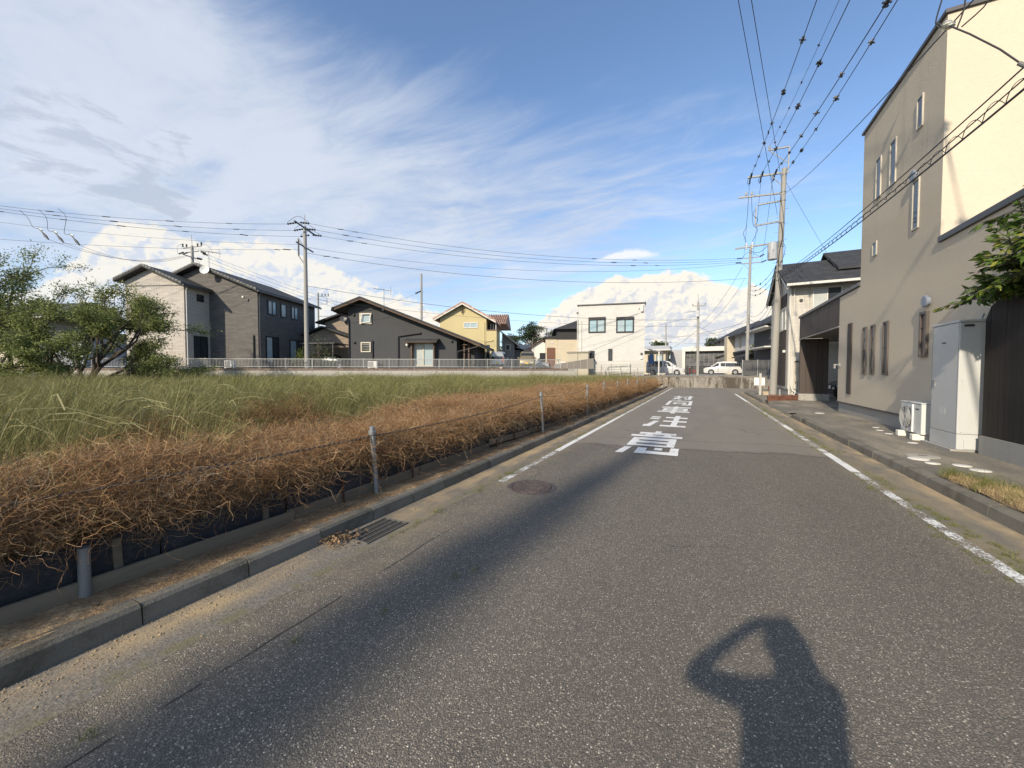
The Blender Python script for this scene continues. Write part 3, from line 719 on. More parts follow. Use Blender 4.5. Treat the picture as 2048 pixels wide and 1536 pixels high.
# tall water heater cabinet
wh = thing('water_heater', 'tall light grey water heater cabinet against the house wall', 'water heater', (3.90, 9.18, .145))
MB().box(.0, .32, 0, .86, .30, 2.19).build('cabinet', GREYBOX, wh, bevel=.012)
MB().box(.003, .317, .003, .857, .035, .297).build('base_panel', GREYBOX, wh, bevel=.006)
MB().box(-.012, .325, -.012, .872, 2.193, 2.235).build('top_cap', GREYBOX, wh, bevel=.012)
MB().box(-.06, .32, .02, 1.02, -.06, .033).build('plinth', CONC, wh)
MB(front(0)).box(.05, .17, .0005, .004, 2.115, 2.155).build('vent_slot', mat('dark slot', (0.05, 0.05, 0.05)), wh)
MB(left(0)).box(.40, .52, .0005, .003, 1.86, 1.885).build('label_plate', DKLAB, wh)
MB(front(-.0)).box(.09, .31, .0005, .006, .05, .22).build('pipe_cover', GREYBOX, wh, bevel=.004)
SEAM = mat('seam shadow gap', (0.10, 0.10, 0.10), .8)
MB(left(0)).box(.020, .026, .0003, .0015, .31, 2.18).box(.834, .840, .0003, .0015, .31, 2.18).build('door_seam', SEAM, wh)
MB(left(0)).box(.70, .78, .0005, .014, 1.08, 1.20).build('handle', mat('handle grey', (0.30, 0.30, 0.30), .5), wh, bevel=.003)
MB(left(0)).box(.36, .56, .0005, .002, .60, .72).build('rating_label', mat('label silver', (0.55, 0.55, 0.53), .5), wh)
sm = MB().lathe([(.007, 0), (.007, .003), (.001, .004)], 8, axis='y').mesh('screw', STEEL)
for (x, y, z) in [(.05, -.001, .33), (.05, -.001, 2.05), (.05, -.001, 1.2)]: link('screw', sm, wh, (x, y, z), (0, 0, math.pi))
for (y, z) in [(.05, .36), (.8, .36), (.05, 1.2), (.8, 1.2), (.8, .9), (.05, 2.12), (.8, 2.12), (.3, .31), (.55, .31)]: link('screw', sm, wh, (-.001, y, z), (0, 0, math.pi / 2))
MB().bar((.2, .3, 2.245), (.2, .7, 2.245), .06, .02).bar((.28, .06, 2.25), (.30, .06, 2.33), .02, .02).build('lifting_bracket', STEEL, wh)

# air conditioner outdoor unit
AW = mat('white enamel', (0.60, 0.60, 0.57), 0.45, 0.05, 3, 0.04, 30)
ac = thing('air_conditioner', 'white outdoor air conditioner unit on two white feet beside the water heater', 'air conditioner', (3.87, 10.27, .145))
MB().box(0, .30, 0, .87, .12, .72).build('casing', AW, ac, bevel=.015)
MB().box(-.008, .308, -.008, .878, .722, .742).build('lid', AW, ac, bevel=.006)
MB(left(0)).box(.315, .345, .001, .022, .14, .70).build('white_strip', mat('strip white', (0.78, 0.77, 0.72), 0.4), ac)
MB(left(0)).box(.10, .24, .001, .003, .60, .625).build('label_plate', DKLAB, ac)
MB().lathe([(.235, 0), (.235, -.004), (.001, -.004)], 32, (-.001, .61, .42), 'x').build('fan_recess', mat('fan dark', (0.10, 0.10, 0.10), 0.8), ac)
fan = MB()
for k in range(3):
    a = 2 * math.pi * k / 3 + .5
    P = lambda r, b, n: (-.008 - n, .61 + r * math.cos(a + b), .42 + r * math.sin(a + b))
    fan.hexa([P(.05, -.3, 0), P(.21, -.45, 0), P(.22, .25, .006), P(.05, .35, .006), P(.05, -.3, .003), P(.21, -.45, .003), P(.22, .25, .009), P(.05, .35, .009)])
fan.lathe([(.055, 0), (.055, -.014), (.001, -.014)], 14, (-.006, .61, .42), 'x').build('fan', mat('fan grey', (0.34, 0.34, 0.34), 0.6), ac)
gl = MB()
for r_ in (.06, .09, .12, .15, .18, .21, .24):
    gl.tube([(-.026, .61 + r_ * math.cos(t), .42 + r_ * math.sin(t)) for t in np.linspace(0, 2 * math.pi, 29)], .0028, 4, False)
for k in range(12):
    a = 2 * math.pi * k / 12; gl.rod((-.024, .61 + .05 * math.cos(a), .42 + .05 * math.sin(a)), (-.018, .61 + .245 * math.cos(a), .42 + .245 * math.sin(a)), .0028, 4)
gl.build('fan_guard', AW, ac)
foot = MB().box(-.10, .32, -.065, .065, 0, .118).mesh('foot', mat('foot white', (0.72, 0.69, 0.60), 0.7, 0.1, 8))
for y in (.12, .74): link('foot', foot, ac, (0, y, 0), bevel=.012)
MB().tube([(.29, .02, .60), (.33, -.03, .55), (.345, -.02, .3), (.345, .0, .02)], .025, 8).build('hose', AW, ac, smooth=True)

# white house next door, beyond the garage
WS = siding_mat('white siding', (0.52, 0.49, 0.43), 5.0, 0.004, .6, 0.05, gap=.8)
WTRIM = mat('white trim', (0.58, 0.565, 0.52), 0.5, 0.06, 3)
SLATE = mat('dark slate roof', (0.036, 0.037, 0.040), 0.8, 0.25, 2, 0.3, 12, 0.01, 14, stretch=(1, 1, 1), c2=(0.048, 0.048, 0.05))
DKBROWN = siding_mat('brown siding', (0.060, 0.045, 0.040), 8.0, 0.006, 3.0, 0.06, gap=.5)
h = thing('white_house', 'white sided house with dark slate roof behind the tall beige one', 'house')
MB().prism([(26.0, .55), (26.0, 6.32), (29.0, 7.75), (32.0, 6.32), (32.0, .55)], 4.30, 14, 'x').build('wall', WS, h)
MB().box(4.34, 13.9, 26.04, 31.96, .1, .549).build('foundation', CONC, h)
rf = MB(); rf.prism([(25.35, 6.16), (29.0, 8.02), (29.0, 8.16), (25.35, 6.30)], 4.04, 14.3, 'x'); rf.prism([(32.65, 6.16), (29.001, 8.02), (29.001, 8.16), (32.65, 6.30)], 4.04, 14.3, 'x')
rf = rf.build('roof', SLATE, h)
rf2 = MB().prism([(26.6, 7.05), (29.6, 8.62), (29.6, 8.74), (26.6, 7.2)], 6.55, 14.3, 'x').prism([(29.601, 8.62), (32.6, 7.0), (32.6, 7.14), (29.601, 8.74)], 6.55, 14.3, 'x').build('upper_roof', SLATE, h)
MB().prism([(27.0, 7.15), (29.6, 8.5), (32.2, 7.1)], 6.8, 14, 'x').build('upper_gable', WTRIM, h)
MB().box(4.05, 14.3, 25.20, 25.34, 6.13, 6.25).build('gutter', WTRIM, h)
MB().prism([(25.36, 6.00), (29.0, 7.86), (32.6, 6.00), (32.6, 6.15), (29.0, 8.015), (25.36, 6.155)], 4.06, 4.12, 'x').build('bargeboard', WTRIM, h)
window(h, front(26.0), 5.33, 6.60, 4.92, 6.05, WTRIM, NETGL, .06, .05, mull=(5.97,), pane2=GLASS)
MB().box(5.20, 5.225, 25.985, 25.998, .55, 6.3).build('joint_trim', mat('joint grey', (0.4, 0.38, 0.35)), h)
for x in (4.36, 4.52): MB().rod((x, 25.94, .25), (x, 25.94, 6.1), .038, 8).build('downpipe', WTRIM, h, smooth=True)
MB().lathe([(.08, 0), (.08, -.06), (.05, -.10), (.001, -.10)], 14, (4.83, 25.998, 5.42), 'y').build('vent_hood', DMETAL, h, smooth=True)
mb_ = MB().box(4.62, 5.12, 25.82, 25.995, .95, 2.05).build('meter_box', mat('meter beige', (0.50, 0.46, 0.39), 0.6), h, bevel=.01)
MB().box(4.60, 5.16, 25.74, 25.996, 2.052, 2.12).build('meter_lid', DMETAL, mb_)
MB(front(25.82)).box(4.72, 4.98, .001, .006, 1.45, 1.78).build('meter_window', mat('meter pane', (0.36, 0.33, 0.28), .3), mb_)
for k, x in enumerate((4.70, 4.80, 4.92, 5.05)):
    MB().tube([(x, 25.9, .95), (x, 25.9, .6), (x + .04 * (k - 1.5), 25.82, .42), (x - .15 + .1 * k, 25.80, .2)], .03, 7).build('conduit', WTRIM, mb_, smooth=True)
MB().tube([(4.44, 25.92, 2.2), (4.44, 25.92, .75), (4.50, 25.85, .5), (4.72, 25.80, .33), (4.9, 25.8, .30)], .045, 8).build('conduit', WTRIM, mb_, smooth=True)
for (a, b, z0, z1) in ((26.6, 29.0, .7, 3.9), (26.6, 29.0, 5.25, 5.98)): MB(left(4.30)).box(a, b, .002, .03, z0, z1).build('brown_panel', DKBROWN, h)
window(h, left(4.30), 26.75, 28.85, 3.92, 5.23, WTRIM, NETGL, .08, .05, mull=(27.8,))
window(h, left(4.30), 29.8, 31.0, 1.2, 2.6, BLKFR, GLASS, .06, .05)
MB(left(4.30)).box(26.62, 26.70, .03, .16, 2.62, 2.75).build('wall_lamp', WTRIM, h)

# brick planter wall, signboard, small kerbside bits in front of the white house
BRICK = mat('red brown brick', (0.19, 0.085, 0.055), 0.9, 0.2, 4, 0.2, 40, c2=(0.115, 0.055, 0.04), rnd=0.45)
def brick_wall(name, label, a, b, rows, hrow, ln, thick=.10, z0=.12):
    a, b = Vector((*a, z0)), Vector((*b, z0)); L_ = (b - a).length
    ang = math.atan2(b.y - a.y, b.x - a.x)
    o = thing(name, label, 'low wall', a, ang)
    MB().box(.004, L_ - .004, .012, thick - .012, 0, rows * hrow - .006).build('mortar', mat('mortar', (0.17, 0.14, 0.12), 0.95), o)
    me = MB().box(.004, ln - .004, 0, thick, .003, hrow - .005).mesh('brick', BRICK)
    for r_ in range(rows):
        x = 0.0 if r_ % 2 == 0 else -ln / 2
        while x < L_ - .02:
            x0, x1 = max(x, 0), min(x + ln, L_)
            if x1 - x0 > ln - .001: link('brick', me, o, (x, random.uniform(-.002, .002), r_ * hrow))
            else: MB().box(x0 + .004, x1 - .004, 0, thick, .003, hrow - .005).build('brick', BRICK, o, ).location.z = r_ * hrow
            x += ln
    return o
brick_wall('brick_planter', 'low red brown brick wall between the drive and the big utility pole', (2.86, 21.75), (4.20, 22.70), 4, .068, .21)
brick_wall('brick_planter', 'low dark brick wall at the road corner before the concrete wall', (4.3, 36.5 - 3.6), (6.3, 36.5 - 3.6), 4, .09, .25, z0=.135)
sg = thing('signboard', 'plain white board on a grey post beside the big utility pole', 'signboard', (3.16, 27.26, .12))
MB().box(-.06, .06, -.06, .06, 0, 1.30).build('post', mat('concrete post', (0.42, 0.41, 0.38), .9, .15, 4), sg)
MB().box(-.30, .24, .062, .08, .58, 1.04).build('board', mat('board white', (0.74, 0.74, 0.71), .6, .05, 6), sg)
for x in (-.24, .18):
    for z in (.64, .96): MB(front(.062)).box(x, x + .03, .0005, .004, z, z + .03).build('bolt', STEEL, sg)
cb = thing('concrete_block', 'tan concrete block at the foot of the signboard post', 'concrete block', (3.42, 27.2, .125), .2)
MB().box(-.14, .14, -.10, .10, 0, .22).build('block', mat('tan block', (0.42, 0.34, 0.24), .9, .2, 6), cb, bevel=.01)
wtap = thing('water_tap', 'small standing garden tap by the white house foundation', 'tap', (4.10, 27.0, .14))
MB().box(-.035, .035, -.035, .035, 0, .35).build('post', STEEL, wtap); MB().tube([(0, -.03, .30), (0, -.10, .30), (0, -.11, .24)], .012, 6).build('spout', STEEL, wtap)

# ================================================================ UTILITY POLES AND WIRES
PCON = mat('pole concrete', (0.30, 0.29, 0.265), 0.85, 0.18, 2.5, 0.15, 30, stretch=(1, 1, .3), c2=(0.22, 0.21, 0.19), c2lo=.5, c2hi=.8)
ARM = mat('arm steel', (0.17, 0.175, 0.175), 0.5, 0.2, 5, metal=0.4)
PORC = mat('white porcelain', (0.72, 0.72, 0.69), 0.25, 0.05, 3)
DKINS = mat('dark insulator', (0.035, 0.036, 0.040), 0.5, 0.2, 8)
CABLE = mat('cable black', (0.022, 0.023, 0.026), 0.6, 0.2, 8)
def pole(name, label, base, top, r0, r1, bolts=True, z_b0=3.0):
    base, top = Vector(base), Vector(top)
    o = thing(name, label, 'utility pole', base, 0, 'utility poles')
    MB().tube([Vector((0, 0, -.3)), top - base], r0, 16, True, r1).build('shaft', PCON, o, smooth=True)
    if bolts:
        L_ = (top - base).length; z = z_b0; s = 1; m = MB()
        while z < L_ - 1.5:
            c = (top - base) * (z / L_); r_ = r0 + (r1 - r0) * z / L_
            m.rod(c + Vector((s * r_ * .8, 0, 0)), c + Vector((s * (r_ + .17), 0, 0)), .009, 5); z += .45; s = -s
        m.build('step_bolts', ARM, o)
    return o
def rel(o, *pts): return [Vector(p) - o.location for p in pts]
def arm(o, a, b, w=.075, name='crossarm'):
    a, b = rel(o, a, b); return MB().bar(a, b, w, w).build(name, ARM, o)
def brace(o, a, b): 
    a, b = rel(o, a, b); return MB().bar(a, b, .035, .035).build('brace', ARM, o)
def insul(o, p, d_, dark=True, ln=.45, r_=.055):
    p = rel(o, p)[0]; d_ = Vector(d_).normalized()
    n = 9; prof = [r_ * (.35 if i % 2 == 0 else 1.0) for i in range(n)]; prof[0] = prof[-1] = .012
    return MB().tube([p + d_ * (ln * i / (n - 1)) for i in range(n)], prof, 8).build('insulator', DKINS if dark else PORC, o)
def loop(o, pts, r_=.014, name='jumper'):
    pts = [Vector(q) for q in rel(o, *pts)]
    out = []
    for k in range(len(pts) - 1):
        p0, p1, p2, p3 = pts[max(k - 1, 0)], pts[k], pts[k + 1], pts[min(k + 2, len(pts) - 1)]
        for t in (0, .25, .5, .75):
            out.append(.5 * (2 * p1 + (p2 - p0) * t + (2 * p0 - 5 * p1 + 4 * p2 - p3) * t * t + (3 * p1 - p0 - 3 * p2 + p3) * t ** 3))
    out.append(pts[-1])
    return MB().tube(out, r_, 5).build(name, CABLE, o, smooth=True)

def knot_mesh():
    m = MB(); rr = random.Random(3)
    for k in range(5):
        d_ = Vector((rr.uniform(-1, 1), rr.uniform(-.5, .5), rr.uniform(-1, 1))).normalized()
        m.bar(d_ * -.11, d_ * .11, .035, .035)
    m.rod((0, -.14, 0), (0, .14, 0), .04, 6)
    return m.mesh('line_spacer', DKINS)
KNOT = knot_mesh()
SLEEVE = MB().tube([(0, -.3, 0), (0, -.22, 0), (0, .22, 0), (0, .3, 0)], [.01, .04, .04, .01], 6).mesh('sleeve', DKINS)
def wire(label, a, b, sag=.5, r_=.015, group=None, knots=(), sleeves=(), name='power_line', n=20, kscale=1.0):
    a, b = Vector(a), Vector(b); c = a.lerp(b, .5)
    o = thing(name, label, 'wire', a, 0, group); r_ *= .86; kscale *= .82
    P = lambda t: a.lerp(b, t) + Vector((0, 0, -sag * 4 * t * (1 - t))) - a
    MB().tube([P(t) for t in np.linspace(0, 1, n + 1)], r_, 5, False).build('strand', CABLE, o, smooth=True)
    for t in list(knots) + list(sleeves):
        q = (P(min(t + .01, 1)) - P(t)).to_track_quat('Y', 'Z').to_euler()
        e = link('line_spacer' if t in knots else 'sleeve', KNOT if t in knots else SLEEVE, o, P(t))
        e.rotation_euler = (q.x, q.y + random.uniform(0, 6), q.z); e.scale = (kscale * random.uniform(.85, 1.2),) * 3
    return o

# the big leaning pole at the right
p1 = pole('utility_pole', 'big leaning concrete utility pole with a transformer, in front of the white house', (3.90, 28.0, .12), (4.25, 28.0, 13.6), .20, .125)
arm(p1, (2.38, 28, 13.46), (4.40, 28, 13.34), .09); arm(p1, (1.91, 28, 12.33), (4.25, 28, 12.16), .085); arm(p1, (1.77, 27.9, 9.18), (3.6, 27.9, 9.23), .085)
arm(p1, (4.42, 28, 13.3), (4.47, 28, 14.82), .06, 'top_bracket'); arm(p1, (3.42, 28, 14.86), (4.50, 28, 14.80), .07, 'top_bracket')
arm(p1, (2.95, 28, 11.70), (4.22, 28, 11.72), .08); arm(p1, (2.86, 28, 11.62), (2.82, 28, 10.52), .07, 'loop_arm'); arm(p1, (2.82, 28, 10.46), (4.18, 28, 10.52), .08)
brace(p1, (3.6, 28, 13.3), (4.22, 28, 12.5)); brace(p1, (3.5, 28, 14.8), (4.4, 28, 13.9))
tr = MB().lathe([(.05, 0), (.24, .02), (.255, .06), (.255, .95), (.235, .97), (.24, 1.02), (.12, 1.07), (.001, 1.08)], 20, tuple(rel(p1, (3.70, 27.72, 8.2))[0]))
tr.build('transformer', mat('transformer grey', (0.40, 0.41, 0.43), 0.5, 0.12, 3), p1, smooth=True)
for (x, z) in ((2.55, 13.44), (3.12, 13.42), (3.80, 13.38)):
    insul(p1, (x, 27.93, z), (0, -1, .05)); insul(p1, (x - .03, 28.06, z), (0, .8, -.4))
    loop(p1, [(x, 27.5, z + .02), (x - .18, 27.8, z - .25), (x - .1, 28.3, z - .3), (x - .03, 28.5, z - .2)], .012)
for x, z in ((2.32, 12.33), (2.62, 12.31)): insul(p1, (x, 28, z + .04), (0, 0, 1), False, .22, .07)
for x in (2.36, 2.68): insul(p1, (x, 27.9, 9.05), (0, 0, 1), False, .42, .075)
insul(p1, (3.48, 28, 14.9), (0, 0, 1), False, .2, .06)
loop(p1, [(2.36, 27.9, 9.5), (2.2, 27.9, 10.1), (2.35, 27.9, 10.5), (2.45, 28, 12.3)]); loop(p1, [(2.68, 27.9, 9.5), (2.95, 27.9, 10.2), (2.7, 27.9, 10.55), (2.6, 28, 12.3)])
loop(p1, [(2.5, 27.9, 9.0), (3.0, 27.8, 8.75), (3.55, 27.75, 9.15)]); loop(p1, [(2.85, 28, 11.5), (2.7, 27.9, 11.1), (2.95, 27.9, 10.8), (2.84, 28, 10.5)])
loop(p1, [(3.9, 27.8, 9.2), (4.3, 27.7, 9.0), (4.25, 27.75, 8.3), (4.1, 27.8, 8.0)]); loop(p1, [(4.1, 27.82, 10.4), (4.2, 27.8, 9.6), (4.05, 27.8, 8.6), (4.0, 27.8, 7.2)], .022)
for z in (7.0, 7.5, 8.1, 9.0, 9.3, 10.4, 11.7, 12.2, 13.2):
    c = Vector((.35 * (z - .12) / 13.48, 0, z - .12)); rr = .20 - .075 * (z - .12) / 13.48
    MB().lathe([(rr + .003, -.03), (rr + .012, -.03), (rr + .012, .03), (rr + .003, .03)], 14, c).build('band', ARM, p1)

# further poles
p2 = pole('utility_pole', 'slender grey utility pole standing beyond the concrete wall, left of the big leaning one', (3.81, 42.6, 1.0), (3.97, 42.6, 13.4), .155, .10)
arm(p2, (3.38, 42.6, 12.22), (4.80, 42.6, 12.22)); arm(p2, (3.22, 42.6, 11.75), (4.9, 42.6, 11.7))
for (x, z) in ((3.35, 12.25), (3.25, 11.85), (4.7, 12.25), (4.88, 11.7)):
    insul(p2, (x, 42.6, z), (-.9 if x < 4 else .5, .2 if x < 4 else -.6, .1), True, .5, .07)
loop(p2, [(3.3, 42.6, 12.3), (3.8, 42.4, 12.7), (4.6, 42.6, 12.3)]); brace(p2, (3.4, 42.6, 11.7), (3.9, 42.6, 11.1))
p3 = pole('utility_pole', 'grey utility pole with a short top crossarm between the two white vans', (-.38, 46, 1.1), (-.42, 46, 9.0), .15, .10)
arm(p3, (-.98, 46, 8.62), (.28, 46, 8.54)); arm(p3, (-1.55, 45.9, 7.98), (-.5, 45.9, 8.0), .05, 'antenna_arm')
MB().rod(*rel(p3, (-.42, 46, 9.0), (-.46, 46, 9.85)), .02).build('top_spike', ARM, p3)
MB().box(-.28, .04, -.4, -.15, 6.3, 6.95).build('line_box', mat('box grey', (0.42, 0.43, 0.44), .5), p3)
for k in range(5): MB().rod(*rel(p3, (-1.5 + .16 * k, 45.7, 7.98), (-1.5 + .16 * k, 46.1, 8.0 + .02 * (k % 2))), .012, 4).build('antenna_element', ARM, p3)
for x in (-.95, .25): insul(p3, (x, 46, 8.65), (0, 0, 1), True, .2, .05)
P4 = Vector((-29.41, 21.16, 1.85))
ca, sa = math.cos(R(21.9)), math.sin(R(21.9))
def T(lx, ly, z=0.0): return Vector((ca * lx - sa * ly, sa * lx + ca * ly, z))
p4 = pole('utility_pole', 'tall concrete utility pole between the grey gabled house and the low dark house', P4, P4 + Vector((0, 0, 11.6)), .19, .125)
MB().rod(*rel(p4, P4 + Vector((0, 0, 11.6)), P4 + Vector((0, 0, 12.55))), .03).build('top_spike', ARM, p4)
q4 = lambda x, y, z: T(-19.4 + x, 30.6 + y, z)
arm(p4, q4(-.25, -1.0, 13.55), q4(.25, 1.0, 13.1), .10); arm(p4, q4(-.25, -.8, 11.95), q4(.2, .8, 11.6), .09)
arm(p4, q4(-.50, -.1, 12.45), q4(-.50, -.1, 11.05), .09, 'loop_arm'); arm(p4, q4(-.5, -.1, 11.05), q4(0, 0, 10.25), .08, 'loop_arm'); arm(p4, q4(-.45, -.1, 12.4), q4(.05, 0, 11.5), .08, 'loop_arm')
for k, dy in enumerate((-.85, 0, .85)):
    for s in (-1, 1):
        insul(p4, q4(s * .12, dy, 13.45 - .2 * k), (s * ca, s * sa, -.12), True, .85, .085)
    loop(p4, [q4(-.9, dy, 13.5 - .2 * k), q4(0, dy, 13.95 - .25 * k), q4(.9, dy, 13.4 - .2 * k)])
p5 = pole('utility_pole', 'utility pole with many insulators rising behind the grey gabled house', T(-35.1, 36.6, 1.85), T(-35.1, 36.6, 14.2), .17, .12, False)
MB().rod(*rel(p5, T(-35.1, 36.6, 14.2), T(-35.15, 36.6, 15.3)), .025).build('top_spike', ARM, p5)
q5 = lambda x, y, z: T(-35.1 + x, 36.6 + y, z)
arm(p5, q5(-1.0, 0, 14.0), q5(1.0, 0, 14.15)); arm(p5, q5(-.9, .2, 13.6), q5(.9, -.2, 13.6)); arm(p5, q5(-.2, -.7, 13.1), q5(.25, .7, 13.0))
for (x, z) in ((-1.0, 14.1), (-.6, 14.05), (.6, 14.1), (1.0, 14.2)): insul(p5, q5(x, 0, z), (0, 0, 1), True, .35, .09)
for (x, z, s) in ((-.9, 13.6, -1), (-.5, 13.55, -1), (.9, 13.6, 1), (1.1, 13.4, 1), (.5, 13.0, 1)): insul(p5, q5(x, 0, z), (s * ca, s * sa, -.3), True, .6, .09)
loop(p5, [q5(-1, 0, 14.4), q5(-1.6, 0, 14.2), q5(-1.55, 0, 13.4)]); loop(p5, [q5(1, 0, 14.4), q5(1.8, 0, 14.1), q5(2.2, 0, 13.4)]); loop(p5, [q5(.2, 0, 12.9), q5(.8, 0, 12.4), q5(.3, 0, 11.8), q5(.9, 0, 11.3)])
p6 = pole('utility_pole', 'thin far utility pole just right of the grey gabled house', T(-31.2, 52, 1.85), T(-31.2, 52, 12.6), .16, .11, False)
arm(p6, T(-31.2, 52, 12.1), T(-29.6, 52, 12.1), .08); arm(p6, T(-31.2, 52, 11.0), T(-29.9, 52, 11.0), .06); arm(p6, T(-29.9, 52, 11.0), T(-29.9, 52, 11.8), .05, 'loop_arm'); arm(p6, T(-31.2, 52, 9.3), T(-28.9, 52, 9.2), .07); arm(p6, T(-31.2, 52, 8.6), T(-28.9, 52, 8.5), .07)
for k in range(3): insul(p6, T(-30.6 + .45 * k, 52, 12.15), (0, 0, 1), True, .3, .09)
p7 = pole('utility_pole', 'bare thin utility pole behind the low dark house, without crossarms', T(-14.55, 46, 1.85), T(-14.5, 46, 13.4), .16, .11)
insul(p7, T(-14.5, 45.9, 11.3), (-ca, -sa, -.4), True, .8, .12)
p8 = pole('utility_pole', 'small distant utility pole above the flat carport roof', (-5.88, 75, 1.1), (-5.9, 75, 10.2), .16, .11, False)
arm(p8, (-6.6, 75, 8.05), (-4.8, 75, 8.0)); arm(p8, (-6.9, 75, 6.9), (-4.9, 75, 6.9))
# poles outside the view: beside the photographer (right), behind (left), and far left
p0 = pole('utility_pole', 'concrete utility pole at the kerb behind the photographer, right side of the road', (4.35, -6.0, .13), (4.30, -6.0, 11.0), .19, .13)
arm(p0, (2.2, -6, 9.6), (4.5, -6, 9.6), .09); arm(p0, (2.6, -6, 7.3), (4.5, -6, 7.3), .09)
pl = pole('utility_pole', 'concrete utility pole in the field far behind the photographer', (-9.3, -38.0, .3), (-9.2, -38.0, 14.4), .22, .15)
arm(pl, (-10.3, -38, 14.0), (-8.2, -38, 14.0), .09)
pq = pole('utility_pole', 'concrete utility pole at the far left end of the wires', (-46, 4.9, .3), (-46, 4.9, 13.2), .19, .13)

gA = 'dark high wires running over the road to the big leaning pole'
K6 = (.2, .36, .5, .6, .69, .77, .84, .9, .95)
wire('leftmost high wire with dark knots over the road', (2.45, -6, 9.6), (2.55, 27.5, 13.46), .75, .013, gA, K6, (.46, .8))
wire('second high wire with dark knots over the road', (2.95, -6, 8.3), (3.12, 27.5, 13.44), .72, .013, gA, (.25, .40, .52, .62, .71, .79, .86, .93), (.48,))
wire('rightmost high wire with dark knots over the road', (3.45, -6, 7.3), (3.80, 27.5, 13.40), .70, .016, gA, (.28, .42, .53, .63, .72, .80, .88, .95), (.45,))
wire('thin wire with small knots just left of the second high wire', (2.80, -6, 8.4), (3.48, 28, 15.05), .7, .008, gA, (.45, .55, .64, .72, .80, .88), kscale=.5)
wire('second thick high wire close beside the rightmost one', (3.25, -6, 7.35), (4.28, 27.9, 13.3), .70, .013, gA, (.36, .47, .57, .67, .76, .85, .92))
wire('thin wire slanting from the top left edge to the pole, the left of two', (-9.66, -38, 13.9), (3.95, 28, 10.9), -.2, .011, gA)
wire('thin wire slanting from the top left edge to the pole, the right of two', (-8.65, -38, 6.8), (4.15, 28, 12.7), .3, .011, gA, (.9,), kscale=.6)
wire('single wire from the pole towards the roof corner of the tall beige house', (3.0, 6.9, 6.15), (4.10, 28, 12.0), .25, .011, gA)
gB = 'bundled low cables crossing in front of the tall beige house'
wire('upper straight cable of the low bundle in front of the tall house', (2.95, -6, 4.6), (4.02, 27.8, 7.25), .55, .012, gB)
lb_ = wire('lower looped cable bundle in front of the tall house', (2.95, -6, 4.3), (4.02, 27.8, 7.05), .55, .017, gB)
wire('middle cable of the low bundle in front of the tall house', (2.95, -6, 4.45), (4.02, 27.8, 7.12), .55, .010, gB)
cm = MB(); a, b = Vector((2.95, -6, 4.36)), Vector((4.02, 27.8, 7.08)); n_ = 900; pts = []
for i in range(n_ + 1):
    t = .12 + .86 * i / n_; q = a.lerp(b, t) + Vector((0, 0, -.55 * 4 * t * (1 - t))) - a; an = 2 * math.pi * i / 15
    w_ = .5 + .5 * math.sin(i / 37.0)
    pts.append(q + Vector((.025 * math.cos(an), 0, .04 + (.035 + .035 * w_) * math.sin(an))))
cm.tube(pts, .005, 4, False).build('wrapping', CABLE, lb_).location = a - lb_.location
# service drop seen at the top right corner
sd = thing('service_drop', 'thick black service cable with white insulators at the upper right corner', 'cable', (2.82, 7.1, 5.98))
MB().tube([(0, 0, 0), (.13, -.13, -.25), (.33, -.28, -.62), (.5, -.40, -.98)], .009, 8).build('cable', CABLE, sd, smooth=True)
MB().rod((.45, -.36, -.88), (.80, -.60, -1.45), .022, 10).build('sleeve', mat('sleeve grey', (0.12, 0.125, 0.12), .5), sd)
for k in range(2): MB().lathe([(.012, 0), (.05, .012), (.03, .03), (.052, .045), (.02, .07), (.001, .07)], 14, (-.02 + .035 * k, .03, .02 - .03 * k)).build('insulator', PORC, sd, smooth=True)
for pts in ([(0, 0, 0), (-.09, .1, .12), (-.07, .05, .36), (.0, -.02, .7)], [(.05, -.05, -.08), (.10, -.08, .15), (.08, -.1, .45), (.07, -.1, .9)], [(.08, -.07, -.1), (.26, -.2, .05), (.24, -.2, .35), (.18, -.2, .8)]):
    loop(sd, [Vector(q) + sd.location for q in pts], .009, 'lead')
MB().bar((-.02, .03, .03), (-.10, .10, .16), .014, .014).build('bracket', DKINS, sd)

gC = 'wires from the tall left pole to the right'
for k, lb in enumerate(('topmost', 'middle', 'lowest')):
    dy = (-.85, 0, .85)[k]; a = q4(1.0, dy, 13.33 - .2 * k); b = Vector((3.2, 42.5, 12.25 - .18 * k))
    wire(lb + ' of the three wires from the tall left pole to the slender right pole', a, b, 1.15, .014, gC, (), (.06, .09, .62 + .05 * k, .72 + .03 * k))
    wire(lb + ' of the three wires running from the tall left pole off to the left edge', q4(-1.0, dy, 13.36 - .2 * k), (-46 + .4 * k, 4.9, 12.95 - .22 * k), .55, .014, 'wires from the tall left pole off to the left', (), (.18, .35, .52, .66, .8))
wire('wire below the three, from the tall left pole to the slender right pole', q4(.2, 0, 11.75), (3.3, 42.5, 11.75), 1.3, .012, gC)
wire('thick lower cable from the tall left pole to the slender right pole', q4(.1, 0, 11.3), (3.7, 42.5, 10.3), 1.2, .016, gC, (), (.04, .06))
wire('telephone cable from the tall left pole past the white cube house', q4(.1, 0, 8.6), (-.4, 45.9, 7.1), .9, .018, gC)
wire('second telephone cable below the first, past the white cube house', q4(.1, 0, 7.6), (-.4, 45.9, 6.4), .7, .012, gC)
wire('thin wire under the three, from the tall left pole to the left edge', q4(-.3, 0, 12.0), (-46, 4.9, 11.9), .5, .010, 'wires from the tall left pole off to the left')
wire('lowest wire from the tall left pole to the left edge', q4(-.5, 0, 11.6), (-46, 4.9, 10.5), .4, .012, 'wires from the tall left pole off to the left', (), (.04, .07))
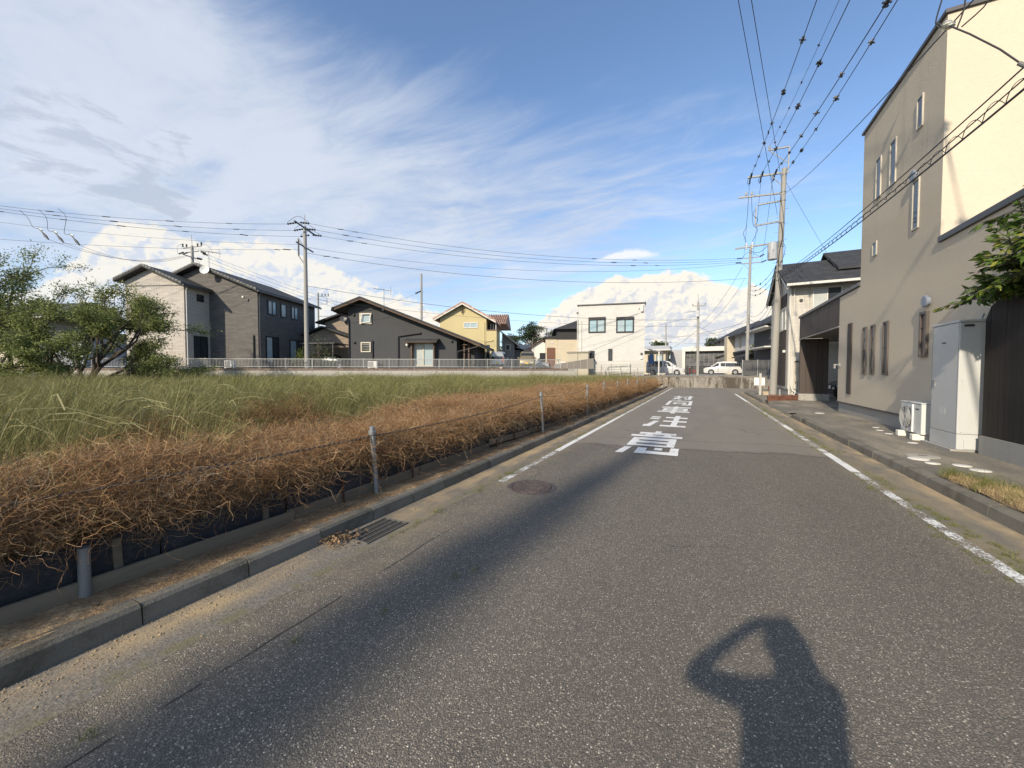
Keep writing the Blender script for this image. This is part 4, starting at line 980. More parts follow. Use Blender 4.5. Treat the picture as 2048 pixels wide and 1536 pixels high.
# branch with line switches hanging below the left wires
gD = 'branch wires from the switches to the pole behind the gabled house'
for k, (lx, z, lb) in enumerate(((-38.4, 12.5, 'leftmost'), (-37.15, 12.25, 'middle'), (-35.8, 12.0, 'rightmost'))):
    s0 = T(lx, 27, z); s1 = T(lx + .75, 27, z - .85)
    sw = thing('line_switch', lb + ' of three dark line switches hanging below the wires over the tree', 'line switch', s0, 0, 'line switches over the tree')
    MB().tube([(0, 0, 0), (s1 - s0) * .3, (s1 - s0) * .7, s1 - s0], [.06, .03, .09, .05], 8).build('body', DKINS, sw); MB().rod((0, 0, 0), (s1 - s0) * .3 + Vector((.12, 0, .1)), .045).build('cap', PORC, sw)
    loop(sw, [s0, s0 + T(-.5, 0, .1), T(lx - .9 + .3 * k, 27, 13.3), T(lx - 1.0 + .3 * k, 26.6, 13.75)], .014)
    wire(lb + ' branch wire from the line switches to the pole behind the gabled house', s1, q5(-1.3 + .4 * k, 0, 13.2), .9, .013, gD)
for k in range(3): wire(('upper', 'middle', 'lower')[k] + ' wire going down from the pole behind the gabled house over its roof', q5(1.6, 0, 13.3 - .35 * k), T(-18, 46, 8.0 - .4 * k), .3, .013, 'wires over the gabled house roof')
wire('wire from the bare pole to the left, over the low dark house', T(-15, 45.9, 11.0), T(-31.0, 51.8, 9.3), .6, .011, 'wires at the bare pole')
wire('wire from the bare pole down to the yellow house', T(-14.4, 45.9, 9.6), T(-12.3, 44, 7.9), .5, .009, 'wires at the bare pole')
for k, (a, b, s, lb) in enumerate([((3.3, 42.5, 11.4), (-.2, 46, 6.6), .5, 'slanting wire from the slender pole down to the short crossarm pole, upper'), ((3.5, 42.5, 10.2), (-.2, 46, 6.0), .6, 'slanting wire from the slender pole down to the short crossarm pole, lower'),
        ((3.85, 42.5, 6.6), (-.3, 46, 5.6), .5, 'drooping cable bundle from the slender pole to the short crossarm pole'), ((3.85, 42.5, 6.2), (-8, 60, 6.3), .4, 'far level cable passing behind the white cube house'),
        ((-.5, 46, 7.6), (-5.48, 42.75, 6.2), .1, 'service wire from the short crossarm pole to the white cube house'), ((-.3, 45.9, 6.2), (-4.5, 62, 4.9), .3, 'thin wire going down to the flat white building'), ((-.3, 45.9, 6.3), (6, 66, 6.0), .4, 'thin wire from the short crossarm pole to the taupe house'), ((-5.9, 75, 7.9), (14, 66, 8.2), .5, 'level wire from the small distant pole to the right'), ((-5.9, 75, 8.0), (-16, 70, 7.2), .4, 'level wire from the small distant pole to the left'), ((-5.9, 75, 6.9), (12, 68, 6.2), .4, 'lower level wire from the small distant pole to the right')]):
    wire(lb, a, b, s, .014, 'wires around the slender and the short pole')
for k in range(3):
    x = Vector((3.9, 28.1, 13.2 - .25 * k)); wire(('left', 'middle', 'right')[k] + ' steep wire dropping from the big leaning pole to the slender pole', (2.52 + .6 * k, 28.5, 13.25), (3.4 + .7 * k, 42.4, 12.2 - .3 * k), .5, .012, 'wires between the two right poles')
for k in range(3): wire(('upper', 'middle', 'lower')[k] + ' short cable with sleeves between the two right poles', (4.0, 28.3, 8.0 - .35 * k), (3.95, 42.4, 9.6 - .4 * k), .5, .016, 'cables with sleeves between the two right poles', (), (.3, .5, .7))
for k in range(3): wire(('upper', 'middle', 'lower')[k] + ' drooping telephone cable between the two right poles', (3.98, 28.2, 6.6 - .3 * k), (3.88, 42.4, 6.9 - .3 * k), .8 + .15 * k, .013, 'telephone cables between the two right poles')
wire('guy wire from the big leaning pole down over the slate roof', (4.28, 28, 12.9), (7.2, 26.2, 5.2), .05, .009, 'guy wires')
wire('service wire from the big leaning pole to the white house wall', (4.1, 28, 7.6), (5.8, 25.98, 5.9), .15, .009, 'guy wires')

# ================================================================ FAR LOTS: terraces, retaining walls, fences
BLOCKM = mat('brown concrete block', (0.20, 0.155, 0.13), 0.9, 0.2, 6, 0.2, 30, 0.004, 60, c2=(0.13, 0.10, 0.085), rnd=0.3)
STAIN = mat('stained concrete', (0.33, 0.305, 0.265), 0.9, 0.3, 0.9, 0.3, 14, 0.004, 40, stretch=(1.6, 1.6, .35), c2=(0.070, 0.058, 0.047), c2lo=.40, c2hi=.58, rnd=0.15, world=False)
PALECON = mat('pale concrete', (0.42, 0.40, 0.36), 0.9, 0.2, 1.2, 0.25, 20, 0.004, 40, stretch=(1.5, 1.5, .4), c2=(0.20, 0.185, 0.16), c2lo=.5, c2hi=.72, rnd=0.15)
FWHITE = mat('fence aluminium', (0.38, 0.38, 0.365), 0.45, 0.1, 3, metal=0.2)
TA = R(21.9)
wa, wb_ = T(-60, 23.1), T(2.2, 33.6)
sheet('terrace', [(wa.x - .1, wa.y + .16), (wb_.x - .06, wb_.y + .12), (wb_.x - .06 - 4.45, wb_.y + 7.3), (-15.0, 41.0), (-6, 160), (-140, 160), (-140, 20)], 1.80, LOT)
sheet('terrace_lower', [(-14.9, 39.6), (-9.4, 40.0), (-9.0, 41.15), (60, 41.15), (60, 200), (-5.9, 200), (-5.9, 160), (-14.9, 41.0)], 1.12, LOT)
def wall_thing(name, label, a, b, z0):
    a, b = Vector((a[0], a[1], z0)), Vector((b[0], b[1], z0))
    return thing(name, label, 'wall', a, math.atan2(b.y - a.y, b.x - a.x)), (b - a).length
rw, L_ = wall_thing('retaining_wall', 'long pale concrete retaining wall with a brown block course behind the grass field', wa, wb_, .15)
pm_ = MB().box(.006, 1.994, 0, .2, 0, 1.46).mesh('concrete_panel', PALECON); bk = MB().box(.004, .394, .01, .15, 1.465, 1.66).mesh('block', BLOCKM)
for k in range(32): link('concrete_panel', pm_, rw, (2 * k, random.uniform(-.006, .006), random.uniform(-.008, .008)))
for k in range(int(L_ / .4) + 1):
    if .4 * k > 12: link('block', bk, rw, (.4 * k, random.uniform(-.004, .004), random.uniform(-.004, .004)))
MB().box(0, 12, .01, .15, 1.465, 1.66).build('block_course', BLOCKM, rw)
MB().box(L_ + .75, L_ + .95, .0, 8.3, 0, 1.64).build('return_wall', PALECON, rw)
rw2, L2 = wall_thing('retaining_wall', 'dark stained concrete retaining wall across the end of the road', (-9.0, 41.0), (22, 41.0), -.05)
pm2 = MB().box(.006, 1.994, 0, .2, 0, 1.03).mesh('concrete_panel', STAIN); cp2 = MB().box(.003, .797, -.03, .2, 1.035, 1.17).mesh('cap_block', mat('cap concrete', (0.20, 0.185, 0.16), .9, .3, 5, .3, 30, c2=(0.11, 0.10, 0.09), rnd=.4))
for k in range(15): link('concrete_panel', pm2, rw2, (2 * k, random.uniform(-.006, .006), 0))
for k in range(38): link('cap_block', cp2, rw2, (.8 * k, random.uniform(-.006, .006), random.uniform(-.006, .006)))
lw, L3 = wall_thing('lot_edge_wall', 'low concrete edge wall of the lot before the storage shed, behind the weeds', (-14.95, 39.55), (-9.35, 39.95), .1)
for k in range(3): MB().box(1.87 * k + .004, 1.87 * k + 1.866, 0, .12, 0, 1.015).build('concrete_panel', PALECON, lw)
MB().bar((L3 + .02, .06, .5), (L3 + .5, 1.2, .5), .12, 1.02).build('corner_panel', PALECON, lw)
# white baluster fence on the long wall
fa = wa.lerp(wb_, 25.4 / 63.07); fL = 37.2
fn = thing('baluster_fence', 'long white baluster fence on top of the pale retaining wall', 'fence', (fa.x, fa.y, 1.80), math.atan2(wb_.y - wa.y, wb_.x - wa.x))
MB().box(0, fL, .05, .09, .74, .79).build('top_rail', FWHITE, fn); MB().box(0, fL, .05, .09, .10, .15).build('bottom_rail', FWHITE, fn)
m = MB()
for k in range(int(fL / .11)): m.box(.11 * k + .05, .11 * k + .072, .06, .08, .15, .74)
m.build('balusters', FWHITE, fn, kind='stuff')
pp = MB().box(-.03, .03, .10, .15, 0, .83).mesh('post', FWHITE)
for k in range(19): link('post', pp, fn, (2.05 * k + .1, 0, 0))
# mesh fences on the lower lot
mf = thing('wire_fence', 'thin wire mesh fence with grey posts above the dark stained wall', 'fence', (-10.6, 41.25, 1.12))
fp = MB().rod((0, 0, 0), (0, 0, 1.25), .022, 6).mesh('post', STEEL)
for k in range(9): link('post', fp, mf, (2.0 * k, 0, 0))
fw_ = MB().rod((0, 0, 0), (16, 0, 0), .006, 4).mesh('rail_wire', STEEL)
for k in range(7): link('rail_wire', fw_, mf, (0, 0, .1 + .18 * k))
m = MB()
for k in range(107): m.rod((.15 * k, 0, .02), (.15 * k, 0, 1.22), .003, 3)
m.build('vertical_wires', STEEL, mf, kind='stuff')
df = thing('mesh_screen_fence', 'dark grey screen fence with posts at the right end of the stained wall', 'fence', (3.4, 41.6, 1.12))
DGREY = mat('dark mesh', (0.075, 0.075, 0.075), .8, .15, 6)
for k in range(7):
    MB().box(1.2 * k + .03, 1.2 * k + 1.17, 0, .02, .05, 1.48).build('screen_panel', DGREY, df); MB().box(1.2 * k - .03, 1.2 * k + .03, -.02, .04, 0, 1.52).build('post', STEEL, df)

# ================================================================ HOUSES OF THE LEFT ROW (a frame turned 21.9 degrees)
def rebase(o, dx, dy, dz, turned=True):
    """put the thing's origin at its own base, its parts staying where they are"""
    o.location = T(dx, dy, dz) if turned else Vector((dx, dy, dz))
    for ch in list(o.children): ch.location = Vector(ch.location) - Vector((dx, dy, dz))
LIGHTBR = siding_mat('pale brick siding', (0.47, 0.43, 0.38), 9.0, 0.012, .5, 0.10)
DARKBR = siding_mat('grey brick siding', (0.125, 0.115, 0.105), 9.0, 0.012, .5, 0.16)
TILE = mat('dark roof tile', (0.040, 0.040, 0.042), 0.75, 0.2, 3, 0.3, 10, 0.03, 9, stretch=(1, 1, 1), c2=(0.055, 0.053, 0.052), rnd=.3)
TILEL = mat('barge tile', (0.13, 0.13, 0.125), 0.7, 0.2, 5, rnd=.35)
STUCCO = mat('charcoal stucco', (0.062, 0.063, 0.066), 0.95, 0.12, 1.0, 0.18, 25, 0.006, 40)
TIMBER = mat('brown fascia', (0.12, 0.075, 0.052), 0.75, 0.2, 3, c2=(0.075, 0.052, 0.04))
YELLOW = mat('yellow stucco', (0.50, 0.425, 0.235), 0.95, 0.07, .8, 0.08, 25, 0.004, 40)
CREAM = siding_mat('cream siding', (0.50, 0.44, 0.335), 4.0, 0.004, 2.0, 0.04, gap=.8)
REDTILE = mat('terracotta tile', (0.34, 0.20, 0.145), 0.85, 0.3, 3, 0.3, 8, c2=(0.50, 0.37, 0.29), rnd=.3)
def house(name, label): return thing(name, label, 'house', (0, 0, 0), TA)
def barge(roof, xa, za, xb, zb, y, n, up=.05):
    """row of edge tiles along a sloping gable edge"""
    for k in range(n):
        t0, t1 = k / n, (k + .86) / n
        x0, x1 = xa + (xb - xa) * t0, xa + (xb - xa) * t1; z0, z1 = za + (zb - za) * t0, za + (zb - za) * t1
        d_ = .035
        MB().hexa([(x0, y - .03, z0 - .09), (x1, y - .03, z1 - .09), (x1, y + .30, z1 - .02), (x0, y + .30, z0 - .02), (x0, y - .03, z0 + up), (x1, y - .03, z1 + up + d_), (x1, y + .30, z1 + up + d_), (x0, y + .30, z0 + up)]).build('barge_tile', TILEL, roof)

h = house('gabled_house', 'two storey house with a pale gabled wing and dark grey gables behind the tree')
MB().prism([(-34.31, 1.9), (-29.12, 1.9), (-29.12, 8.60), (-32.16, 9.96), (-34.31, 9.02)], 29.5, 37.5, 'y').build('pale_wall', LIGHTBR, h)
MB().prism([(-33.4, 1.9), (-24.63, 1.9), (-24.63, 8.56), (-29.89, 10.70), (-33.4, 9.25)], 31.9, 40.4, 'y').build('dark_wall', DARKBR, h)
r1 = slab(MB(), -32.16, 10.20, -28.75, 8.68, 28.95, 33.2, .20); r1 = slab(r1, -34.75, 9.08, -32.161, 10.20, 28.95, 37.8, .20).build('roof', TILE, h)
r2 = slab(MB(), -29.89, 10.93, -24.25, 8.62, 31.3, 40.9, .20); r2 = slab(r2, -33.9, 9.28, -29.891, 10.93, 31.3, 40.9, .20).build('roof', TILE, h)
barge(r1, -32.16, 10.20, -28.75, 8.68, 28.95, 12); barge(r1, -32.16, 10.20, -34.75, 9.08, 28.95, 9); barge(r2, -29.89, 10.93, -24.25, 8.62, 31.3, 19); barge(r2, -29.89, 10.93, -33.9, 9.28, 31.3, 13)
for (x0, z0, y0, y1) in ((-28.74, 8.46, 29.0, 33.2), (-24.24, 8.40, 31.35, 40.9)): MB().box(x0, x0 + .11, y0, y1, z0 - .02, z0 + .12).build('gutter', DMETAL, h)
MB().rod((-29.02, 29.62, 1.9), (-29.02, 29.62, 8.2), .045, 8).tube([(-29.02, 29.62, 8.2), (-28.8, 29.5, 8.42)], .045, 8).build('downpipe', WTRIM, h, smooth=True)
MB().rod((-24.52, 31.98, 1.9), (-24.52, 31.98, 8.1), .045, 8).tube([(-24.52, 31.98, 8.1), (-24.22, 31.9, 8.36)], .045, 8).build('downpipe', DMETAL, h, smooth=True)
MB(front(29.5)).box(-34.30, -29.13, .002, .03, 8.55, 8.62).build('belt_trim', DMETAL, h); MB(front(31.9)).box(-29.1, -24.64, .002, .03, 8.50, 8.55).build('belt_trim', DMETAL, h)
window(h, right(-29.12), 30.66, 31.32, 7.5, 8.1, BLKFR, GLASS, .09, .06); window(h, right(-29.12), 30.28, 31.62, 2.6, 4.57, BLKFR, GLASS, .09, .06, mull=(30.95,))
window(h, front(29.5), -34.0, -32.6, 2.3, 3.4, BLKFR, GLASS, .08, .06, mull=(-33.3,))
for (a, b, z0, z1, mu) in ((33.10, 34.28, 6.72, 8.02, (33.7,)), (34.84, 35.68, 6.70, 8.0, ()), (36.36, 37.48, 6.72, 8.0, (36.9,)), (32.78, 34.48, 2.3, 4.73, (33.65,)), (36.05, 38.25, 2.3, 4.69, (37.1,))):
    window(h, right(-24.63), a, b, z0, z1, BLKFR, NETGL if z0 > 5 else PALEGL, .09, .07, mull=mu, pane2=PALEGL if z0 > 5 else GLASS)
MB(front(29.5)).box(-30.05, -29.85, .002, .07, 5.55, 5.75).build('vent_box', WTRIM, h)
MB().rod((-25.0, 31.84, 1.9), (-25.0, 31.84, 4.7), .07, 8).build('duct_pipe', BLKFR, h)
MB().lathe([(.09, 0), (.09, -.07), (.001, -.07)], 12, (-25.95, 31.896, 8.05), 'y').build('round_vent', WTRIM, h)
MB(front(31.9)).box(-25.62, -25.44, .002, .10, 7.68, 7.85).build('vent_hood', DMETAL, h)
dish = MB().lathe([(.03, .14), (.20, .10), (.36, .01), (.38, 0), (.36, .02), (.20, .12), (.001, .15)], 22, (0, 0, 0), 'y').build('satellite_dish', mat('dish white', (0.66, 0.66, 0.64), .4), h, smooth=True)
dish.location = (-28.72, 31.05, 10.25); dish.rotation_euler = (R(-14), 0, R(12))
an = MB().rod((-28.68, 31.5, 10.3), (-28.68, 31.5, 12.0), .022, 6).rod((-29.3, 31.3, 11.95), (-27.8, 31.7, 11.78), .016, 4)
for k in range(9): an.rod((-29.25 + .17 * k, 31.05 + .045 * k, 11.95 - .018 * k), (-29.25 + .17 * k, 31.6 + .045 * k, 11.95 - .018 * k), .009, 4)
an.rod((-27.8, 31.7, 11.78), (-27.95, 31.7, 12.15), .014, 4).rod((-27.8, 31.7, 11.78), (-27.9, 31.7, 11.4), .014, 4).build('aerial', STEEL, h)
rebase(h, -29.0, 33.0, 1.8)

h = house('low_dark_house', 'low charcoal stucco house with a long sloping roof and a white sliding door')
MB().prism([(-17.3, 1.9), (-7.43, 1.9), (-7.43, 4.58), (-15.77, 7.85), (-17.3, 7.28)], 33.5, 42.0, 'y').build('wall', STUCCO, h)
MB().box(-7.425, -6.15, 35.2, 42.0, 1.9, 4.05).build('entrance_wall', STUCCO, h)
rf = slab(MB(), -15.77, 8.10, -5.20, 3.98, 32.55, 42.5, .17); rf = slab(rf, -18.35, 7.14, -15.771, 8.10, 32.55, 42.5, .17).build('roof', SLATE, h)
for (xa, za, xb, zb) in ((-15.77, 7.93, -5.20, 3.81), (-18.35, 6.97, -15.77, 7.93)):
    MB().prism([(xa, za), (xb, zb), (xb, zb - .13), (xa, za - .13)], 32.58, 32.66, 'y').build('fascia', TIMBER, h)
MB().box(-5.28, -5.17, 32.6, 42.5, 3.70, 3.82).build('gutter', DMETAL, h); MB().box(-18.42, -18.31, 32.6, 42.5, 6.86, 6.98).build('gutter', DMETAL, h)
MB().tube([(-5.3, 32.8, 3.72), (-7.3, 33.4, 3.3), (-7.36, 33.42, 1.9)], .04, 7).build('downpipe', DMETAL, h)
MB().tube([(-18.3, 32.8, 6.86), (-17.35, 33.4, 6.4), (-17.2, 33.42, 6.2), (-17.2, 33.42, 1.9)], .05, 7).build('downpipe', BLKFR, h)
BEIGEFR = mat('beige frame', (0.50, 0.45, 0.36), .5, .08, 5)
window(h, front(33.5), -16.22, -15.10, 5.78, 6.76, BEIGEFR, PALEGL, .11, .10, mull=()); window(h, front(33.5), -16.14, -15.22, 3.28, 4.18, BEIGEFR, GLASS, .10, .08, bars=(3.55, 3.75, 3.95))
op = MB().bar((-16.1, 33.28, 5.88), (-15.22, 33.28, 5.98), .05, .07).bar((-16.02, 33.34, 6.66), (-15.2, 33.34, 6.68), .05, .07).bar((-16.08, 33.28, 5.9), (-15.98, 33.34, 6.66), .05, .07).bar((-15.22, 33.28, 5.98), (-15.16, 33.34, 6.66), .05, .07).build('open_sash', WTRIM, h)
window(h, front(33.5), -11.42, -9.38, 2.0, 4.13, BEIGEFR, NETGL, .10, .10, mull=(-10.4,), pane2=PALEGL, name='sliding_door')
for x in (-11.36, -9.36): MB().box(x - .06, x + .06, 33.0, 33.49, 2.0, 4.10).build('door_post', TIMBER, h)
MB().hexa([(-11.95, 32.55, 4.12), (-8.95, 32.55, 4.12), (-8.95, 33.49, 4.22), (-11.95, 33.49, 4.22), (-11.95, 32.55, 4.22), (-8.95, 32.55, 4.22), (-8.95, 33.49, 4.45), (-11.95, 33.49, 4.45)]).build('door_canopy', SLATE, h)
MB().box(-11.9, -9.0, 32.56, 33.2, 4.05, 4.118).build('canopy_fascia', TIMBER, h)
MB().lathe([(.01, -.13), (.09, -.10), (.13, 0), (.09, .10), (.01, .13)], 14, (-11.85, 33.33, 3.9)).build('porch_lamp', mat('lamp globe', (0.78, 0.78, 0.74), .3), h, smooth=True)
MB().tube([(-12.68, 33.40, 1.9), (-12.68, 33.40, 4.62), (-12.6, 33.40, 4.68), (-10.75, 33.40, 4.92)], .055, 7).build('black_pipe', BLKFR, h)
MB().rod((-15.05, 33.42, 1.9), (-15.05, 33.42, 4.3), .07, 7).build('black_pipe', BLKFR, h)
for (x, z) in ((-16.75, 6.6), (-16.72, 4.15), (-7.85, 4.2), (-10.7, 4.95)): MB().lathe([(.10, 0), (.11, -.10), (.05, -.14), (.001, -.14)], 12, (x, 33.498, z), 'y').build('vent_cap', BLKFR, h, smooth=True)
MB().lathe([(.09, 0), (.09, -.10), (.001, -.11)], 12, (-14.05, 33.498, 7.05), 'y').build('vent_cap', WTRIM, h, smooth=True)
for x in (-6.78, -6.38): MB().box(x - .06, x + .06, 33.55, 33.67, 1.9, 4.2).build('porch_post', TIMBER, h)
MB().lathe([(.02, 0), (.32, .10), (.30, .16), (.1, .2), (.001, .2)], 10, (-6.6, 33.5, 3.75)).build('hanging_lamp', TIMBER, h)
an = MB().rod((-14.1, 33.8, 7.4), (-14.1, 33.8, 9.0), .02, 6).rod((-15.0, 33.6, 8.98), (-13.5, 34.0, 8.80), .016, 4)
for k in range(8): an.rod((-14.95 + .18 * k, 33.3 + .05 * k, 8.97 - .02 * k), (-14.95 + .18 * k, 33.9 + .05 * k, 8.97 - .02 * k), .009, 4)
an.rod((-13.5, 34, 8.8), (-13.6, 34, 9.2), .014, 4).rod((-13.5, 34, 8.8), (-13.6, 34, 8.45), .014, 4).build('aerial', STEEL, h)
rebase(h, -12.0, 37.0, 1.8)
acb = thing('air_conditioner', 'small white air conditioner unit behind the fence at the low dark house', 'air conditioner', T(-14.85, 33.05, 1.8), TA)
MB().box(-.42, .42, -.15, .15, .08, .66).build('casing', AW, acb, bevel=.02); MB(front(-.15)).box(-.38, .08, .001, .012, .13, .61).build('grille', mat('grille grey', (0.25,) * 3, .7), acb); [MB().box(x, x + .12, -.15, .15, 0, .079).build('foot', AW, acb) for x in (-.40, .28)]
acb2 = thing('air_conditioner', 'small white air conditioner unit behind the fence at the grey gabled house', 'air conditioner', T(-26.0, 30.4, 1.8), TA)
for ch in list(acb.children): c = ch.copy(); c.parent = acb2; col.objects.link(c)

TAUPE = siding_mat('taupe siding', (0.27, 0.215, 0.165), 6.0, 0.006, .9, 0.06)
h = house('taupe_house', 'taupe brick house half hidden behind the low dark house')
MB().prism([(-23.2, 1.9), (-15.5, 1.9), (-15.5, 6.8), (-19.3, 8.2), (-23.2, 6.85)], 40.0, 47, 'y').build('wall', TAUPE, h)
MB().prism([(-24.4, 1.9), (-19.4, 1.9), (-19.4, 5.0), (-22.4, 6.0), (-24.4, 5.2)], 38.4, 39.98, 'y').build('front_wing', TAUPE, h)
rf = slab(MB(), -19.3, 8.45, -15.2, 6.95, 39.4, 47.5, .18); rf = slab(rf, -24.0, 6.85, -19.301, 8.45, 39.4, 47.5, .18).build('roof', SLATE, h)
rf = slab(MB(), -22.4, 6.22, -18.9, 5.05, 37.8, 40.3, .16); rf = slab(rf, -25.3, 5.15, -22.401, 6.22, 37.8, 40.3, .16).build('wing_roof', SLATE, h)
dish = MB().lathe([(.03, .14), (.20, .10), (.36, .01), (.38, 0), (.001, .15)], 18, (0, 0, 0), 'y').build('satellite_dish', DMETAL, h, smooth=True); dish.location = (-21.0, 39.6, 7.2); dish.rotation_euler = (R(-14), 0, R(12))
window(h, front(38.4), -21.8, -20.8, 2.6, 4.0, mat('brown garage door', (0.26, 0.20, 0.145), .6), glass_mat('brown pane', (0.22, 0.17, 0.125), .4), .06, .04, name='side_door')
cv = MB().box(-23.0, -19.6, 35.2, 38.0, 4.20, 4.30).build('canopy', DMETAL, h); 
for x in (-22.8, -19.8): MB().box(x - .04, x + .04, 35.3, 35.38, 1.9, 4.2).build('canopy_post', DMETAL, h)
rebase(h, -20.0, 42.0, 1.8)

h = house('yellow_house', 'pale yellow two storey house with terracotta tiled roof')
MB().prism([(-11.71, 1.9), (-6.3, 1.9), (-6.3, 7.72), (-9.0, 9.22), (-11.71, 7.80)], 44.0, 52.0, 'y').build('wall', YELLOW, h)
MB().box(-6.295, -5.12, 44.02, 46.2, 1.9, 6.25).build('balcony_block', YELLOW, h); MB().box(-6.295, -5.6, 46.21, 52.0, 1.9, 7.0).build('rear_wall', YELLOW, h)
MB().box(-6.29, -5.05, 43.97, 46.25, 6.255, 6.36).build('balcony_coping', mat('brown coping', (0.18, 0.10, 0.07), .7), h)
MB().box(-6.2, -5.25, 45.4, 46.15, 6.37, 7.3).build('balcony_shade', mat('recess shade', (0.05, 0.05, 0.055), .8), h); MB().rod((-5.2, 44.1, 6.36), (-5.2, 44.1, 7.5), .05).build('balcony_post', WTRIM, h)  # near-black box stands in for the shade inside the balcony recess
for k, x in enumerate((-6.0, -5.7)): MB().box(x, x + .1, 45.30, 45.39, 6.4, 7.2).build('balcony_door_bar', WTRIM, h)
rf = slab(MB(), -9.0, 9.50, -5.15, 7.36, 43.4, 50, .14); rf = slab(rf, -12.4, 7.62, -9.001, 9.50, 43.4, 52.5, .14).build('roof', REDTILE, h)
for (xa, za, xb, zb) in ((-9.0, 9.36, -5.15, 7.22), (-12.4, 7.48, -9.0, 9.36)): MB().prism([(xa, za), (xb, zb), (xb, zb - .16), (xa, za - .16)], 43.42, 43.52, 'y').build('bargeboard', WTRIM, h)
rr = MB().prism([(48.2, 7.55), (52.4, 9.25), (56.4, 7.55)], -9.4, -4.4, 'x').build('rear_roof', REDTILE, h)
m = MB()
for k in range(20): m.tube([(-9.3 + .25 * k, 48.15, 7.60), (-9.3 + .25 * k, 52.4, 9.31)], .085, 6)
m.build('roof_tiles', REDTILE, rr, kind='stuff')
m = MB()
for k in range(26): m.tube([(-9.0, 43.5 + .26 * k, 9.50), (-5.15, 43.5 + .26 * k, 7.36)], .07, 5)
for k in range(34): m.tube([(-9.0, 43.5 + .26 * k, 9.50), (-12.4, 43.5 + .26 * k, 7.62)], .07, 5)
m.build('roof_tiles', REDTILE, rf, kind='stuff')
window(h, front(44.0), -8.92, -7.28, 6.55, 7.22, WTRIM, PALEGL, .09, .06, mull=(-8.1,)); window(h, front(44.0), -7.90, -7.36, 3.48, 4.02, YELLOW, GLASS, .04, .03, mull=(-7.63,), bars=(3.75,))
window(h, front(44.0), -6.27, -5.93, 2.2, 4.62, BLKFR, GLASS, .05, .04, name='door')
MB().tube([(-5.5, 43.95, 5.2), (-5.6, 43.95, 5.05), (-6.38, 43.95, 4.98), (-6.42, 43.95, 4.8), (-6.42, 43.95, 1.9)], .035, 6).build('downpipe', YELLOW, h); MB().rod((-6.5, 43.95, 1.9), (-6.5, 43.95, 7.2), .035).build('downpipe', YELLOW, h)
orn = MB()
for k in range(4): orn.rod((-9.02 + .07 * (k - 1.5), 43.97, 8.35 - .12 * abs(k - 1.5)), (-9.02 + .07 * (k - 1.5), 43.97, 8.65 + .12 * (2 - abs(k - 1.5))), .02, 4)
orn.tube([(-9.3, 43.97, 8.6), (-9.02, 43.97, 9.05), (-8.75, 43.97, 8.6), (-9.02, 43.97, 8.1), (-9.3, 43.97, 8.6)], .025, 4).build('gable_ornament', TIMBER, h)
rebase(h, -8.5, 48.0, 1.8)

h = house('grey_house', 'grey house with white eaves between the yellow house and the gold van')
MB().prism([(-5.4, 1.9), (-3.7, 1.9), (-3.7, 5.5), (-5.4, 6.9)], 53.0, 60, 'y').build('wall', mat('mid grey stucco', (0.22, 0.22, 0.225), .9, .1, 1), h)
MB().box(-3.69, -3.0, 54, 60, 1.9, 4.6).build('porch_wall', mat('porch grey', (0.12, 0.125, 0.135), .9), h)
slab(MB(), -5.8, 7.35, -3.1, 5.25, 52.5, 60.4, .16).build('roof', WTRIM, h); slab(MB(), -3.68, 5.05, -2.2, 4.55, 53.4, 60.4, .14).build('porch_roof', SLATE, h)
window(h, front(53.0), -4.9, -4.2, 4.5, 5.3, WTRIM, GLASS, .07, .05)
rebase(h, -4.5, 56, 1.8)
h = house('dark_shed_house', 'low house with dark blue roof far behind the cars')
MB().box(-4.3, -2.2, 62, 68, 1.9, 4.55).build('wall', mat('dull brown wall', (0.13, 0.115, 0.10), .9, .1, 1), h)
MB().prism([(61.5, 4.5), (65, 6.1), (68.5, 4.5)], -4.9, -1.6, 'x').build('roof', mat('blue grey roof', (0.055, 0.065, 0.085), .6, .1, 1), h)
window(h, front(62.0), -4.2, -3.0, 3.2, 4.1, WTRIM, PALEGL, .07, .05, mull=(-3.6,))
rebase(h, -3.2, 65, 1.8)
h = house('white_gabled_house', 'small white sided house with a brown gable edge far behind the parked cars')
MB().prism([(-1.64, 1.9), (1.28, 1.9), (1.28, 5.0), (.03, 5.86), (-1.64, 4.75)], 54, 60, 'y').build('wall', siding_mat('white boards', (0.66, 0.65, 0.62), 3.0, .012, 4.0, .03, gap=.55), h)
rf = slab(MB(), .03, 6.06, 1.7, 4.98, 53.6, 60.3, .13); slab(rf, -2.0, 4.72, .029, 6.06, 53.6, 60.3, .13).build('roof', TIMBER, h)
window(h, front(54), .55, .95, 2.9, 3.9, WTRIM, PALEGL, .06, .04, name='door')
MB().rod((-1.2, 53.7, 4.6), (-1.2, 53.7, 6.3), .03).build('aerial_mast', STEEL, h)
rebase(h, 0, 57, 1.8)
h = house('black_topped_house', 'cream house with a black upper band left of the white cube house')
MB().box(1.98, 9.0, 48.0, 56, 1.9, 5.50).build('lower_wall', CREAM, h); MB().box(1.94, 9.05, 47.95, 56, 5.51, 6.75).build('upper_wall', mat('black siding', (0.028, 0.028, 0.030), .7, .1, 2), h)
MB().hexa([(1.5, 47.4, 6.755), (9.6, 47.4, 6.755), (9.6, 56.6, 6.755), (1.5, 56.6, 6.755), (5.0, 51, 8.35), (6.0, 51, 8.35), (6.0, 53, 8.35), (5.0, 53, 8.35)]).build('hip_roof', SLATE, h)
MB().box(.55, 1.975, 48.6, 54, 1.9, 5.75).build('entry_block', CREAM, h); MB().box(.40, 2.1, 48.3, 54.2, 5.755, 5.95).build('entry_roof', SLATE, h)
